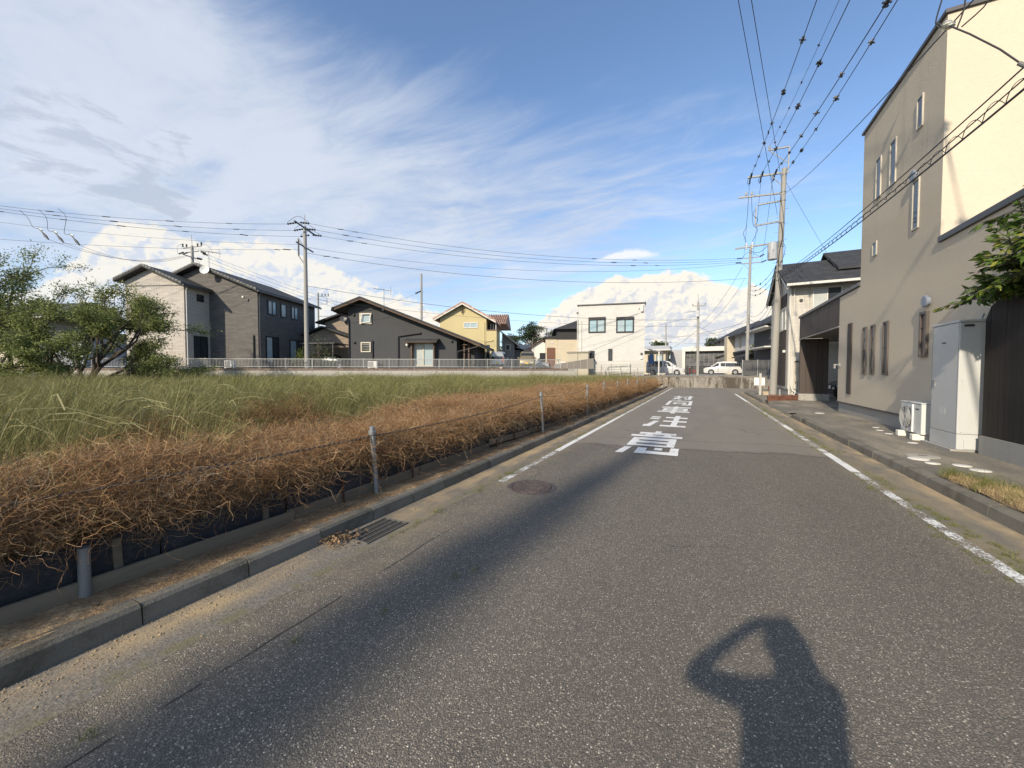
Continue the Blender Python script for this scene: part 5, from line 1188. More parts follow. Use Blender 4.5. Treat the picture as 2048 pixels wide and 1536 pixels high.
MB(front(48.6)).box(.70, 1.75, .002, .06, 1.95, 4.55).build('brown_door', mat('door brown', (0.14, 0.065, 0.04), .6, .1, 2), h); MB(front(48.6)).box(-.2, .55, -.3, .0, 1.95, 3.9).build('dark_wall', BLKFR, h)
MB(front(48.6)).box(1.25, 1.45, .002, .05, 5.1, 5.35).build('vent_cap', WTRIM, h)
rebase(h, 5.0, 52, 1.8)
ut = thing('outdoor_unit', 'white outdoor unit standing before the cream house wall', 'air conditioner', T(2.4, 46.6, 1.8), TA)
MB().box(-.55, .55, -.2, .2, .12, .95).build('casing', AW, ut, bevel=.02); [MB().box(x, x + .15, -.2, .2, 0, .119).build('foot', AW, ut) for x in (-.5, .35)]
h = house('cream_house', 'cream house with grey side and dark roof at the far left behind the tree')
MB().box(-66, -53.25, 36, 44, 1.9, 4.30).build('cream_wall', CREAM, h); MB().box(-53.2, -47.5, 36.6, 46, 1.9, 5.6).build('grey_wall', siding_mat('blue grey siding', (0.25, 0.26, 0.29), 5, .006, 3.0, .05), h)
MB().box(-62, -53.3, 37, 44, 4.46, 7.3).build('upper_wall', CREAM, h); MB().box(-66.3, -53.0, 35.7, 44.2, 4.305, 4.45).build('ledge', WTRIM, h)
MB().prism([(36.0, 7.25), (40.5, 9.4), (45, 7.25)], -62.6, -50.8, 'x').build('roof', SLATE, h); MB().box(-62.6, -50.8, 36.0, 36.12, 7.12, 7.24).build('gutter', WTRIM, h)
MB().box(-53.19, -47.3, 36.3, 46.3, 5.605, 5.8).build('side_roof', SLATE, h)
window(h, front(36), -56.2, -55.2, 4.5, 5.1, WTRIM, GLASS, .07, .05) ; window(h, front(36), -59, -57, 2.6, 3.8, WTRIM, PALEGL, .07, .05, mull=(-58,))
rebase(h, -55, 40, 1.8)

# ================================================================ LOWER LOT: white cube house, shed, far houses (square with the road)
CUBE = siding_mat('white textured siding', (0.54, 0.53, 0.50), 5.5, 0.008, .42, 0.03, gap=.88)
BOARDW = siding_mat('white lap boards', (0.50, 0.485, 0.445), 4.5, 0.012, 6.0, 0.03, gap=.6)
h = thing('white_cube_house', 'white cube shaped house with four black framed windows beyond the field', 'house', (0, 0, 0), R(9.8))
EY = 43.0
MB().prism([(-5.04, 2.70), (1.90, 2.70), (1.90, 8.74), (-5.04, 8.80)], EY, EY + 6.4, 'y').build('wall', CUBE, h)
MB().box(-5.04, 1.90, EY, EY + 6.4, 1.45, 2.67).build('lower_boards', BOARDW, h); MB().box(-5.0, 1.86, EY + .05, EY + 6.3, 1.1, 1.449).build('foundation', CONC, h)
MB().box(-5.05, 1.91, EY - .015, EY + 6.4, 2.672, 2.698).build('belt_trim', WTRIM, h)
MB().prism([(-5.18, 8.805), (2.02, 8.745), (2.02, 8.84), (-5.18, 8.90)], EY - .15, EY + 6.6, 'y').build('roof_edge', DMETAL, h)
BLUEGL = glass_mat('bluish glass', (0.30, 0.42, 0.46), .12)
window(h, front(EY), -3.94, -2.12, 5.78, 7.43, BLKFR, BLUEGL, .13, .09, mull=(-3.03,), pane2=PALEGL); window(h, front(EY), -1.01, .81, 5.71, 7.35, BLKFR, PALEGL, .13, .09, mull=(-.1,), pane2=BLUEGL)
for (a, b, z) in ((-3.94, -2.12, 7.30), (-1.01, .81, 7.22)): MB(front(EY)).box(a, b, .09, .17, z - .12, z + .16).build('shutter_box', BLKFR, h)
window(h, front(EY), -3.97, -3.27, 2.76, 3.81, BLKFR, GLASS, .09, .07); window(h, front(EY), -1.81, -1.38, 2.74, 3.99, BLKFR, GLASS, .08, .07, bars=(3.65,))
MB(front(EY)).box(1.48, 1.74, .002, .12, 2.86, 3.25).build('meter_box', WTRIM, h); MB(front(EY)).box(1.50, 1.72, .002, .10, 3.27, 3.54).build('meter', DMETAL, h)
MB(front(EY)).box(1.50, 1.74, .002, .22, 7.85, 8.6).build('intake_hood', WTRIM, h); MB(front(EY)).box(1.30, 1.37, .002, .06, 8.1, 8.25).build('round_vent', DMETAL, h)
MB().rod((-5.13, EY - .05, 1.2), (-5.13, EY - .05, 8.0), .05).build('downpipe', WTRIM, h); MB().box(-5.23, -5.05, EY - .14, EY - .015, 7.9, 8.1).build('rain_hopper', DMETAL, h)
MB().rod((-4.70, EY - .06, 2.0), (-4.70, EY - .06, 7.2), .04).build('downpipe', WTRIM, h)
U_ = lambda x, y, z: Vector((math.cos(R(9.8)) * x - math.sin(R(9.8)) * y, math.sin(R(9.8)) * x + math.cos(R(9.8)) * y, z))
h.location = U_(-1.5, EY, 1.1)
for ch in list(h.children): ch.location = Vector(ch.location) - Vector((-1.5, EY, 1.1))
sh = thing('storage_shed', 'beige metal storage shed between the concrete wall and the white cube house', 'shed', U_(-4.86, 41.78, 1.12), R(9.8))
SHEDM = mat('shed beige', (0.44, 0.40, 0.31), .55, .08, 2)
MB().box(-1.10, 1.10, -.75, .75, 0, 2.42).build('body', SHEDM, sh); m = MB(front(-.75))
for k in range(18): m.box(-1.06 + .12 * k, -1.02 + .12 * k, .001, .018, .12, 2.35)
m.build('ribs', SHEDM, sh); MB(front(-.75)).box(-.02, .03, .02, .04, .05, 2.38).build('door_joint', mat('joint dark', (0.2, 0.18, 0.14), .6), sh)
MB().hexa([(-1.2, -.88, 2.424), (1.2, -.88, 2.424), (1.2, .85, 2.424), (-1.2, .85, 2.424), (-1.2, -.88, 2.52), (1.2, -.88, 2.52), (1.2, .85, 2.64), (-1.2, .85, 2.64)]).build('roof', mat('shed roof', (0.30, 0.27, 0.22), .5), sh)
# slanting grey panel fence between shed and white van
pf = thing('panel_fence', 'low grey fence with a slanting top beside the storage shed', 'fence', T(1.2, 36.5, 1.8), TA)
for k in range(6): MB().hexa([(.62 * k + .01, 0, 0), (.62 * k + .60, 0, 0), (.62 * k + .60, .04, 0), (.62 * k + .01, .04, 0), (.62 * k + .01, 0, .42 + .10 * k), (.62 * k + .60, 0, .50 + .10 * k), (.62 * k + .60, .04, .50 + .10 * k), (.62 * k + .01, .04, .42 + .10 * k)]).build('panel', mat('fence grey brown', (0.20, 0.18, 0.16), .8, .1, 2, rnd=.1), pf)
# plant frames in front of the white cube house
tf = thing('frame_trestle', 'white pipe frame trestle standing before the white cube house', 'trestle', (-8.2, 41.6, 1.12), R(9.8))
m = MB(); WP = mat('white pipe', (0.62, 0.61, 0.57), .5)
for (a, b) in (((-1.0, 0, 1.25), (1.3, 0, 1.35)), ((-1.0, 0, 1.25), (-1.3, 0, 0)), ((-1.0, 0, 1.25), (-.8, 0, 0)), ((.25, 0, 1.3), (.5, 0, 0)), ((-.9, 0, .45), (1.3, 0, .62)), ((1.3, 0, 0), (1.3, 0, 1.5))): MB().rod(a, b, .032, 6).build('pipe', WP, tf)
for k, x in enumerate((-11.6, -10.9, -9.6, -6.6, -5.9)):
    s = thing('stake', ('leftmost', 'second', 'middle', 'fourth', 'rightmost')[k] + ' thin wooden stake in the weeds before the white cube house', 'stake', (x, 41.0 + .17 * (x + 9), 1.0), 0, 'stakes before the white cube house')
    MB().rod((0, 0, 0), (random.uniform(-.1, .1), 0, random.uniform(.8, 1.3)), .028, 6).build('shaft', BOARD, s)
cp = thing('carport', 'carport with flat translucent roof beside the white cube house', 'carport', (-5.0, 47.5, 1.12))
MB().hexa([(-.55, -1.6, 2.95), (.75, -1.6, 2.72), (.75, 3.4, 2.72), (-.55, 3.4, 2.95), (-.55, -1.6, 3.03), (.75, -1.6, 2.80), (.75, 3.4, 2.80), (-.55, 3.4, 3.03)]).build('roof', mat('polycarbonate', (0.45, 0.47, 0.48), .3), cp)
for y in (-1.5, 3.2): MB().box(.62, .74, y, y + .12, 0, 2.70).build('post', WTRIM, cp)
ch_ = thing('clothes_line', 'blue clothes hanging under the carport roof', 'laundry', (-5.2, 46.8, 1.12))
for k in range(3):
    cl = MB().hexa([(-.28, -.05 + .2 * k, 1.35 + .1 * k), (.24, -.05 + .2 * k, 1.35 + .1 * k), (.24, .02 + .2 * k, 1.35 + .1 * k), (-.28, .02 + .2 * k, 1.35 + .1 * k), (-.18, -.05 + .2 * k, 2.45), (.16, -.05 + .2 * k, 2.45), (.16, .02 + .2 * k, 2.45), (-.18, .02 + .2 * k, 2.45)]).build('shirt', mat(('blue cloth', 'navy cloth', 'pale blue cloth')[k], ((0.12, 0.20, 0.40), (0.03, 0.04, 0.08), (0.35, 0.45, 0.60))[k], .95, .2, 6), ch_)
MB().rod((-.5, .1, 2.5), (.6, .1, 2.5), .02).build('pole', STEEL, ch_)
h = thing('beige_house', 'low beige house with a white flat roof behind the white minivan', 'house')
MB().box(-10, -5.2, 66, 74, 1.1, 4.9).build('wall', CREAM, h); MB().hexa([(-11, 65, 4.905), (-4.4, 65, 4.905), (-4.4, 75, 4.905), (-11, 75, 4.905), (-11, 65, 5.15), (-4.4, 65, 5.15), (-5.4, 75, 6.3), (-10, 75, 6.3)]).build('roof', mat('pale roof', (0.50, 0.49, 0.46), .6, .1, 1), h)
window(h, front(66), -7.9, -6.9, 2.6, 4.3, BFRAME, GLASS, .1, .06, mull=(-7.4,)); window(h, front(66), -6.6, -5.6, 2.6, 4.3, BFRAME, PALEGL, .1, .06)
rebase(h, -8, 70, 1.1, False)
h = thing('flat_white_building', 'flat roofed white building with a dark grey stone front beyond the vans', 'house')
MB().box(-4.9, 3.2, 72.4, 80, 1.1, 5.0).build('body', mat('dull white wall', (0.5, 0.5, 0.49), .8, .06, 1), h)
MB().box(-3.0, 3.3, 71.6, 72.39, 5.0, 5.72).build('fascia', WTRIM, h); MB().box(-3.0, -2.55, 71.6, 72.39, 1.1, 4.995).build('pillar', WTRIM, h); MB().box(-4.9, -3.01, 72.0, 72.39, 1.1, 5.3).build('side_wall', mat('pale grey wall', (0.36, 0.36, 0.37), .8), h)
STONE = mat('grey stone tile', (0.10, 0.10, 0.105), .8, .25, 3, rnd=.7)
st_ = MB().box(.01, .69, -.04, 0, .01, .39).mesh('stone_tile', STONE)
for r_ in range(6):
    for k in range(8): link('stone_tile', st_, h, (-2.5 + .71 * k, 72.39 - random.uniform(0, .03), 2.58 + .40 * r_))
MB().box(-2.5, 3.2, 72.32, 72.389, 1.1, 2.55).build('dark_base', BLKFR, h)
rebase(h, -1, 76, 1.1, False)
UA = R(9.8); cu, su = math.cos(UA), math.sin(UA)
def U(lx, ly, z=0.0): return Vector((cu * lx - su * ly, su * lx + cu * ly, z))
def uhouse(name, label): return thing(name, label, 'house', (0, 0, 0), UA)
def rebase_u(o, dx, dy, dz):
    o.location = U(dx, dy, dz)
    for c in list(o.children): c.location = Vector(c.location) - Vector((dx, dy, dz))
h = uhouse('taupe_terrace_house', 'taupe house with narrow windows and a sunlit cream slab')
MB().prism([(16.3, 1.1), (24, 1.1), (24, 7.4), (20, 9.4), (16.3, 7.3)], 69.6, 81.2, 'y').build('wall', mat('taupe stucco', (0.33, 0.28, 0.24), .9, .08, 1), h)
slab(MB(), 15.5, 7.05, 20.0, 9.55, 69.0, 81.8, .18).build('roof', SLATE, h); MB().prism([(20.01, 9.55), (24.5, 7.05), (24.5, 6.87), (20.01, 9.37)], 69, 81.8, 'y').build('roof', SLATE, h)
MB().box(15.3, 17.4, 67.8, 69.55, 1.1, 7.1).build('cream_slab', CREAM, h)
for y in (71.5, 74.0, 75.4, 79.8): window(h, left(16.3), y, y + .6, 5.0, 6.6, BLKFR, GLASS, .06, .04)
MB(left(16.3)).box(77.3, 78.6, .002, .05, 1.1, 7.0).build('dark_panel', BLKFR, h)
MB().prism([(14.3, 4.0), (16.29, 4.6), (16.29, 4.45), (14.3, 3.85)], 70.5, 80.5, 'y').build('canopy', SLATE, h)
for y in (72, 75.5): MB(left(16.3)).box(y, y + 1.6, .002, .06, 1.1, 3.7).build('dark_entry', BLKFR, h)
rebase_u(h, 19, 75, 1.1)
h = uhouse('navy_house', 'house with white upper and navy lower walls next to the cream slab')
MB().box(16.3, 24, 53.2, 67.5, 1.1, 4.6).build('lower_wall', mat('navy siding', (0.030, 0.034, 0.046), .75, .1, 2), h); MB().prism([(16.3, 4.61), (24, 4.61), (24, 7.3), (20, 9.3), (16.3, 7.3)], 53.2, 67.5, 'y').build('upper_wall', mat('dull white wall', (0.5,) * 3), h)
slab(MB(), 15.4, 7.0, 20.0, 9.45, 52.6, 68.0, .18).build('roof', SLATE, h); MB().prism([(20.01, 9.45), (24.5, 7.0), (24.5, 6.82), (20.01, 9.27)], 52.6, 68, 'y').build('roof', SLATE, h)
for y in (55.0, 56.2, 60.5, 64.0): window(h, left(16.3), y, y + .7, 5.1, 6.6, BLKFR, GLASS, .06, .04)
MB(left(16.3)).box(53.2, 67.5, .002, .25, 4.35, 4.6).build('balcony_edge', mat('navy siding', (0.03,) * 3), h)
MB().prism([(14.6, 3.6), (16.29, 4.1), (16.29, 3.95), (14.6, 3.45)], 55.5, 62, 'y').build('canopy', SLATE, h); MB(left(16.3)).box(56, 61, .002, .05, 1.1, 3.4).build('dark_entry', BLKFR, h)
rebase_u(h, 19, 60, 1.1)
h = uhouse('dark_gabled_house', 'dark gabled house partly hidden by the big leaning pole')
MB().prism([(14.6, 1.1), (22, 1.1), (22, 7.0), (18.4, 9.2), (14.6, 6.9)], 43.5, 52.0, 'y').build('wall', mat('charcoal wall', (0.05, 0.05, 0.055), .8, .1, 1), h)
slab(MB(), 13.6, 6.5, 18.4, 9.4, 42.9, 52.5, .18).build('roof', SLATE, h); MB().prism([(18.41, 9.4), (23, 6.6), (23, 6.42), (18.41, 9.22)], 42.9, 52.5, 'y').build('roof', SLATE, h)
MB().prism([(13.62, 6.3), (18.4, 9.2), (18.4, 9.05), (13.62, 6.15)], 42.92, 43.0, 'y').build('bargeboard', WTRIM, h)
for z in (6.05, 4.0): MB().box(13.4, 14.59, 44.5, 51, z, z + .14).build('white_eave', WTRIM, h)
window(h, left(14.6), 45.2, 46.4, 4.9, 6.0, WTRIM, GLASS, .07, .05)
rebase_u(h, 18, 48, 1.1)

# ================================================================ VEHICLES (front towards +x in their own frame)
TYRE = mat('tyre rubber', (0.018, 0.018, 0.019), .85, .1, 8); RIM = mat('wheel rim', (0.42, 0.43, 0.44), .35, .1, 6, metal=.7)
CARGL = glass_mat('car glass', (0.022, 0.026, 0.030), .04, .7); LAMPW = mat('headlamp', (0.62, 0.64, 0.66), .1, .05, 8, spec=.8); LAMPR = mat('tail lamp', (0.35, 0.02, 0.018), .15, .1, 8)
PLATEW = mat('plate white', (0.72, 0.72, 0.70), .5, .03, 8); PLATEY = mat('plate yellow', (0.65, 0.48, 0.06), .5, .03, 8); TRIMB = mat('black trim', (0.025, 0.025, 0.026), .5, .1, 8)
def vehicle(name, label, loc, rot, paint, secs, wheels, wr, glass_z, sides, front_glass, rear_glass, W, lamps=True, plate=PLATEW, mirrors=True, rear_plate=True):
    """secs: (x, z bottom, z belt, z roof, half width bottom, belt, roof)"""
    o = thing(name, label, 'car' if 'van' not in name and 'bus' not in name else 'van', loc, rot)
    b = MB(); rings = []
    for (x, zb, zl, zt, wb, wl, wt) in secs:
        pts = [(-wb, zb), (wb, zb), (wl, zb + .22), (wl + .01, (zb + .22 + zl) / 2), (wl, zl), (wt + .035, zt - .10), (wt - .03, zt - .02), (wt - .16, zt), (-(wt - .16), zt), (-(wt - .03), zt - .02), (-(wt + .035), zt - .10), (-wl, zl), (-(wl + .01), (zb + .22 + zl) / 2), (-wl, zb + .22)]
        rings.append([b.p(x, y, z) for y, z in pts])
    n = len(rings[0])
    for k in range(len(rings) - 1):
        for j in range(n): b.fc.append([rings[k][j], rings[k][(j + 1) % n], rings[k + 1][(j + 1) % n], rings[k + 1][j]])
    b.fc.append(rings[0][::-1]); b.fc.append(rings[-1])
    b.build('body', paint, o, smooth=True)
    def sec_at(x):
        for k in range(len(secs) - 1):
            if secs[k][0] <= x <= secs[k + 1][0]:
                t = (x - secs[k][0]) / max(1e-6, secs[k + 1][0] - secs[k][0]); return [secs[k][i] + (secs[k + 1][i] - secs[k][i]) * t for i in range(7)]
        return secs[0] if x < secs[0][0] else secs[-1]
    def ys(x, z):
        s = sec_at(x); t = min(1, max(0, (z - s[2]) / max(.05, s[3] - .10 - s[2]))); return s[5] + (s[6] + .035 - s[5]) * t
    for poly in sides:
        for s in (-1, 1):
            a = [(x, s * (ys(x, z) + .012), z) for x, z in poly]; c = [(x, s * (ys(x, z) - .03), z) for x, z in poly]
            m = MB(); i0 = [m.p(*q) for q in a]; i1 = [m.p(*q) for q in c]; k_ = len(poly)
            m.fc.append(i0); m.fc.append(i1[::-1])
            for k in range(k_): m.fc.append([i0[k], i0[(k + 1) % k_], i1[(k + 1) % k_], i1[k]])
            m.build('side_window', CARGL, o)
    for nm, gq in (('windscreen', front_glass), ('rear_window', rear_glass)):
        if gq:
            (x0, z0, w0), (x1, z1, w1), off = gq
            MB().hexa([(x0, -w0, z0), (x0, w0, z0), (x1, w1, z1), (x1, -w1, z1), (x0 + off, -w0, z0 + .012), (x0 + off, w0, z0 + .012), (x1 + off, w1, z1 + .012), (x1 + off, -w1, z1 + .012)]).build(nm, CARGL, o)
    for x in wheels:
        for s in (-1, 1):
            y = s * (W / 2 - .09)
            MB().lathe([(wr + .06, 0), (wr + .06, s * .012), (.001, s * .012)], 20, (x, s * (W / 2 - .012), wr + .02), 'y').build('wheel_arch', TRIMB, o)
            w_ = MB().lathe([(wr - .05, -.09), (wr, -.07), (wr, .07), (wr - .05, .09)], 22, (x, y, wr), 'y').build('wheel', TYRE, o, smooth=True)
            ri = MB().lathe([(wr * .66, s * .094), (wr * .60, s * .112), (wr * .2, s * .106), (.001, s * .112)], 18, (x, y, wr), 'y').build('rim', RIM, w_, smooth=True)
            sp = MB()
            for k in range(6):
                a = k * math.pi / 3; sp.bar((x + .05 * math.cos(a), y + s * .113, wr + .05 * math.sin(a)), (x + wr * .58 * math.cos(a), y + s * .113, wr + wr * .58 * math.sin(a)), .03, .012)
            sp.build('spokes', mat('rim dark', (0.08,) * 3, .5), w_)
    xf, xr = secs[-1][0], secs[0][0]; wf, wr_ = secs[-1][5], secs[0][5]; zl = secs[-1][2]
    if lamps:
        for s in (-1, 1):
            MB().hexa([(xf - .16, s * (wf - .02), zl - .16), (xf + .012, s * (wf - .06), zl - .17), (xf + .012, s * (wf - .40), zl - .15), (xf - .1, s * (wf - .40), zl - .15), (xf - .22, s * (wf - .0), zl + .0), (xf - .01, s * (wf - .07), zl - .02), (xf - .01, s * (wf - .38), zl - .04), (xf - .1, s * (wf - .38), zl - .04)]).build('headlight', LAMPW, o)
            MB().box(xr - .012, xr + .05, min(s * (wr_ - .02), s * (wr_ - .16)), max(s * (wr_ - .02), s * (wr_ - .16)), secs[0][2] - .25, secs[0][2] + .18).build('tail_light', LAMPR, o)
    zb = secs[-1][1]
    MB().box(xf - .04, xf + .02, -wf + .16, wf - .16, zb + .02, zb + .20).build('grille', TRIMB, o)
    MB().box(xf + .021, xf + .032, -.165, .165, zb + .22, zb + .385).build('number_plate', plate, o)
    MB().box(xr - .03, xr - .013, -.165, .165, secs[0][1] + .26, secs[0][1] + .425).build('number_plate', plate, o)
    MB().box(xr - .035, xr + .1, -wr_ + .02, wr_ - .02, secs[0][1], secs[0][1] + .18).build('rear_bumper', TRIMB if paint.name != 'gold paint' else paint, o)
    if mirrors:
        xm = front_glass[0][0] - .12
        for s in (-1, 1): MB().box(xm - .05, xm + .06, min(s * (W / 2 - .02), s * (W / 2 + .19)), max(s * (W / 2 - .02), s * (W / 2 + .19)), front_glass[0][1] + .02, front_glass[0][1] + .19).build('mirror', paint, o, bevel=.02)
    return o
WPAINT = mat('white paint', (0.56, 0.56, 0.55), .25, .03, 2, .02, 20, spec=.6); SPAINT = mat('silver paint', (0.40, 0.41, 0.42), .3, .05, 2, .03, 20, metal=.45)
GPAINT = mat('gold paint', (0.24, 0.20, 0.125), .35, .06, 2, .03, 20, metal=.4); BPAINT = mat('black paint', (0.014, 0.014, 0.016), .15, .05, 2, spec=.6); GRPAINT = mat('dark green paint', (0.02, 0.035, 0.03), .25, .05, 2)
kei = [(-1.70, .30, .98, 1.62, .66, .69, .56), (-1.55, .24, .98, 1.78, .70, .725, .60), (0, .22, .97, 1.82, .71, .735, .61), (.75, .22, .95, 1.74, .71, .735, .59), (1.25, .22, .93, 1.08, .71, .73, .66), (1.60, .24, .86, .98, .69, .71, .62), (1.70, .30, .78, .86, .62, .66, .56)]
kw = dict(wheels=(-1.15, 1.15), wr=.28, glass_z=0, W=1.475, sides=[[(-1.4, 1.05), (-.35, 1.05), (-.35, 1.58), (-1.4, 1.58)], [(-.27, 1.05), (.95, 1.05), (.68, 1.56), (-.27, 1.58)]], front_glass=((1.20, 1.06, .62), (.80, 1.66, .52), .02), rear_glass=((-1.715, 1.02, .60), (-1.64, 1.58, .54), -.02))
vehicle('kei_van', 'silver kei van seen from behind, parked before the yellow house', T(-4.47, 40.7, 1.8), TA + R(90), SPAINT, kei, plate=PLATEY, **kw)
hi = [(-2.35, .35, 1.05, 1.85, .78, .80, .66), (-2.2, .28, 1.05, 1.98, .82, .84, .70), (1.2, .28, 1.05, 2.0, .82, .845, .70), (1.62, .28, 1.03, 1.86, .82, .84, .68), (2.15, .28, 1.0, 1.18, .82, .83, .76), (2.30, .30, .95, 1.04, .80, .82, .74), (2.36, .36, .86, .94, .72, .76, .66)]
gv = vehicle('gold_van', 'gold brown high roofed van with a black roof box, facing the camera', T(-1.56, 44.36, 1.8), TA - R(90), GPAINT, hi, (-1.35, 1.45), .33, 0, [[(-2.0, 1.12), (-.7, 1.12), (-.7, 1.72), (-2.0, 1.72)], [(-.6, 1.12), (1.75, 1.12), (1.45, 1.70), (-.6, 1.72)]], ((2.12, 1.14, .74), (1.68, 1.78, .62), .02), ((-2.365, 1.1, .70), (-2.27, 1.7, .62), -.02), 1.69, plate=PLATEY)
MB().hexa([(-.9, -.5, 2.06), (.9, -.45, 2.06), (.9, .45, 2.06), (-.9, .5, 2.06), (-.8, -.42, 2.40), (.7, -.36, 2.36), (.7, .36, 2.36), (-.8, .42, 2.40)]).build('roof_box', TRIMB, gv, bevel=.06)
for x in (-.6, .5): MB().box(x - .03, x + .03, -.62, .62, 2.0, 2.055).build('roof_bar', TRIMB, gv)
hatch = [(-1.85, .32, .95, 1.25, .70, .74, .55), (-1.6, .24, .96, 1.45, .76, .80, .58), (-.3, .2, .95, 1.52, .78, .83, .60), (.35, .2, .94, 1.46, .78, .83, .59), (1.10, .2, .90, .98, .78, .83, .70), (1.75, .22, .80, .86, .75, .79, .66), (1.9, .3, .68, .74, .66, .72, .58)]
hk = dict(wheels=(-1.2, 1.25), wr=.30, glass_z=0, W=1.68, sides=[[(-1.45, 1.0), (-.3, 1.0), (-.3, 1.36), (-1.3, 1.32)], [(-.22, 1.0), (.95, .98), (.35, 1.34), (-.22, 1.36)]], front_glass=((1.05, .97, .70), (.42, 1.40, .54), .02), rear_glass=((-1.83, 1.0, .64), (-1.64, 1.36, .52), -.02))
vehicle('small_car', 'small silver car facing the camera beside the gold van', T(.2, 49.9, 1.8), TA - R(90), SPAINT, hatch, **hk)
vehicle('small_car', 'dark green car mostly hidden behind the olive bush', T(-21.2, 37.6, 1.8), TA, GRPAINT, hatch, **hk)
vehicle('small_car', 'black car inside the garage with a white number plate', Vector((7.72, 24.42, .15)), R(180), BPAINT, hatch, **hk)
mini = [(-2.15, .32, 1.0, 1.60, .74, .80, .58), (-1.95, .24, 1.0, 1.78, .80, .835, .62), (-.2, .22, 1.0, 1.80, .82, .845, .62), (.55, .22, .98, 1.70, .82, .845, .60), (1.45, .22, .95, 1.02, .82, .84, .70), (2.05, .25, .82, .88, .78, .80, .66), (2.22, .32, .68, .76, .66, .70, .56)]
mk = dict(wheels=(-1.35, 1.42), wr=.31, glass_z=0, W=1.70, sides=[[(-1.9, 1.06), (-1.2, 1.06), (-1.2, 1.60), (-1.8, 1.58)], [(-1.12, 1.06), (-.15, 1.06), (-.15, 1.62), (-1.12, 1.62)], [(-.07, 1.06), (.85, 1.06), (.48, 1.58), (-.07, 1.62)], [(.93, 1.06), (1.25, 1.04), (.72, 1.44)]], front_glass=((1.42, 1.02, .72), (.60, 1.66, .55), .02), rear_glass=((-2.14, 1.05, .70), (-2.02, 1.58, .58), -.02))
F_ = vehicle('minivan', 'white minivan parked side on beside the white cube house', Vector((-4.15, 52.0, 1.12)), 0, WPAINT, mini, **mk)
MB().box(-.11, -.08, -.86, -.845, .35, 1.0).build('door_gap', TRIMB, F_); MB().box(-.9, -.72, -.875, -.85, .86, .90).build('door_handle', RIM, F_); MB().box(.05, .2, -.875, -.85, .86, .90).build('door_handle', RIM, F_)
alph = [(-2.40, .34, 1.05, 1.62, .80, .86, .64), (-2.2, .26, 1.06, 1.86, .86, .90, .68), (-.2, .24, 1.05, 1.90, .88, .92, .68), (.75, .24, 1.03, 1.78, .88, .92, .66), (1.60, .24, 1.02, 1.12, .88, .91, .76), (2.25, .26, .95, 1.0, .85, .88, .74), (2.45, .34, .76, .84, .74, .80, .64)]
G_ = vehicle('minivan', 'white large minivan with dark windows facing left, beyond the dark stained wall', Vector((2.72, 63.0, 1.12)), R(180), WPAINT, alph, (-1.5, 1.5), .35, 0, [[(-2.15, 1.14), (-.3, 1.14), (-.3, 1.66), (-2.05, 1.62)], [(-.26, 1.14), (.35, 1.14), (.30, 1.66), (-.26, 1.66)], [(.55, 1.16), (1.4, 1.10), (.78, 1.60), (.5, 1.62)]], ((1.58, 1.12, .78), (.80, 1.72, .60), .02), ((-2.40, 1.1, .74), (-2.26, 1.64, .62), -.02), 1.85)
MB().box(2.40, 2.50, -.6, .6, .42, .92).build('front_grille', mat('chrome grey', (0.25,) * 3, .3, metal=.8), G_)
# motor scooter and bicycle
ms = thing('motor_scooter', 'dark red motor scooter parked between the two white minivans', 'scooter', (-.95, 50.5, 1.12), R(160))
for x in (-.55, .55): MB().lathe([(.17, -.045), (.22, -.03), (.22, .03), (.17, .045)], 16, (x, 0, .22), 'y').build('wheel', TYRE, ms)
RED = mat('dark red paint', (0.20, 0.018, 0.02), .3, .1, 4)
MB().hexa([(-.65, -.14, .35), (.0, -.12, .25), (.0, .12, .25), (-.65, .14, .35), (-.70, -.12, .72), (-.05, -.1, .68), (-.05, .1, .68), (-.70, .12, .72)]).build('body', RED, ms, bevel=.03); MB().hexa([(.30, -.18, .25), (.42, -.12, .25), (.42, .12, .25), (.30, .18, .25), (.22, -.16, .88), (.32, -.1, .88), (.32, .1, .88), (.22, .16, .88)]).build('leg_shield', RED, ms, bevel=.03)
MB().box(-.05, .30, -.13, .13, .25, .30).build('floorboard', TRIMB, ms); MB().hexa([(-.70, -.13, .725), (-.02, -.11, .69), (-.02, .11, .69), (-.70, .13, .725), (-.68, -.11, .80), (-.05, -.09, .77), (-.05, .09, .77), (-.68, .11, .80)]).build('seat', TRIMB, ms)
MB().rod((.27, 0, .85), (.22, 0, 1.0), .03).rod((.2, -.33, 1.02), (.2, .33, 1.02), .018).rod((.55, 0, .22), (.30, 0, .8), .03).build('handlebar', TRIMB, ms); MB().lathe([(.02, 0), (.09, .02), (.09, .06), (.03, .08)], 12, (.30, 0, .93), 'x').build('headlight', LAMPW, ms)
bi = thing('bicycle', 'dark bicycle leaning under the carport beside the white minivan', 'bicycle', (-5.05, 45.4, 1.12), R(75))
for x in (-.5, .5):
    w_ = MB().tube([(x + .32 * math.cos(t), 0, .34 + .32 * math.sin(t)) for t in np.linspace(0, 2 * math.pi, 25)], .02, 6, False).build('wheel', TYRE, bi)
    sp = MB()
    for k in range(8): sp.rod((x, 0, .34), (x + .31 * math.cos(k * .785), 0, .34 + .31 * math.sin(k * .785)), .003, 3)
    sp.build('spokes', STEEL, w_)
m = MB()
for a, b in (((-.5, 0, .34), (-.08, 0, .30)), ((-.08, 0, .30), (-.18, 0, .82)), ((-.5, 0, .34), (-.17, 0, .74)), ((-.17, 0, .74), (.36, 0, .80)), ((-.08, 0, .30), (.37, 0, .72)), ((.5, 0, .34), (.34, 0, .98))): m.rod(a, b, .018, 6)
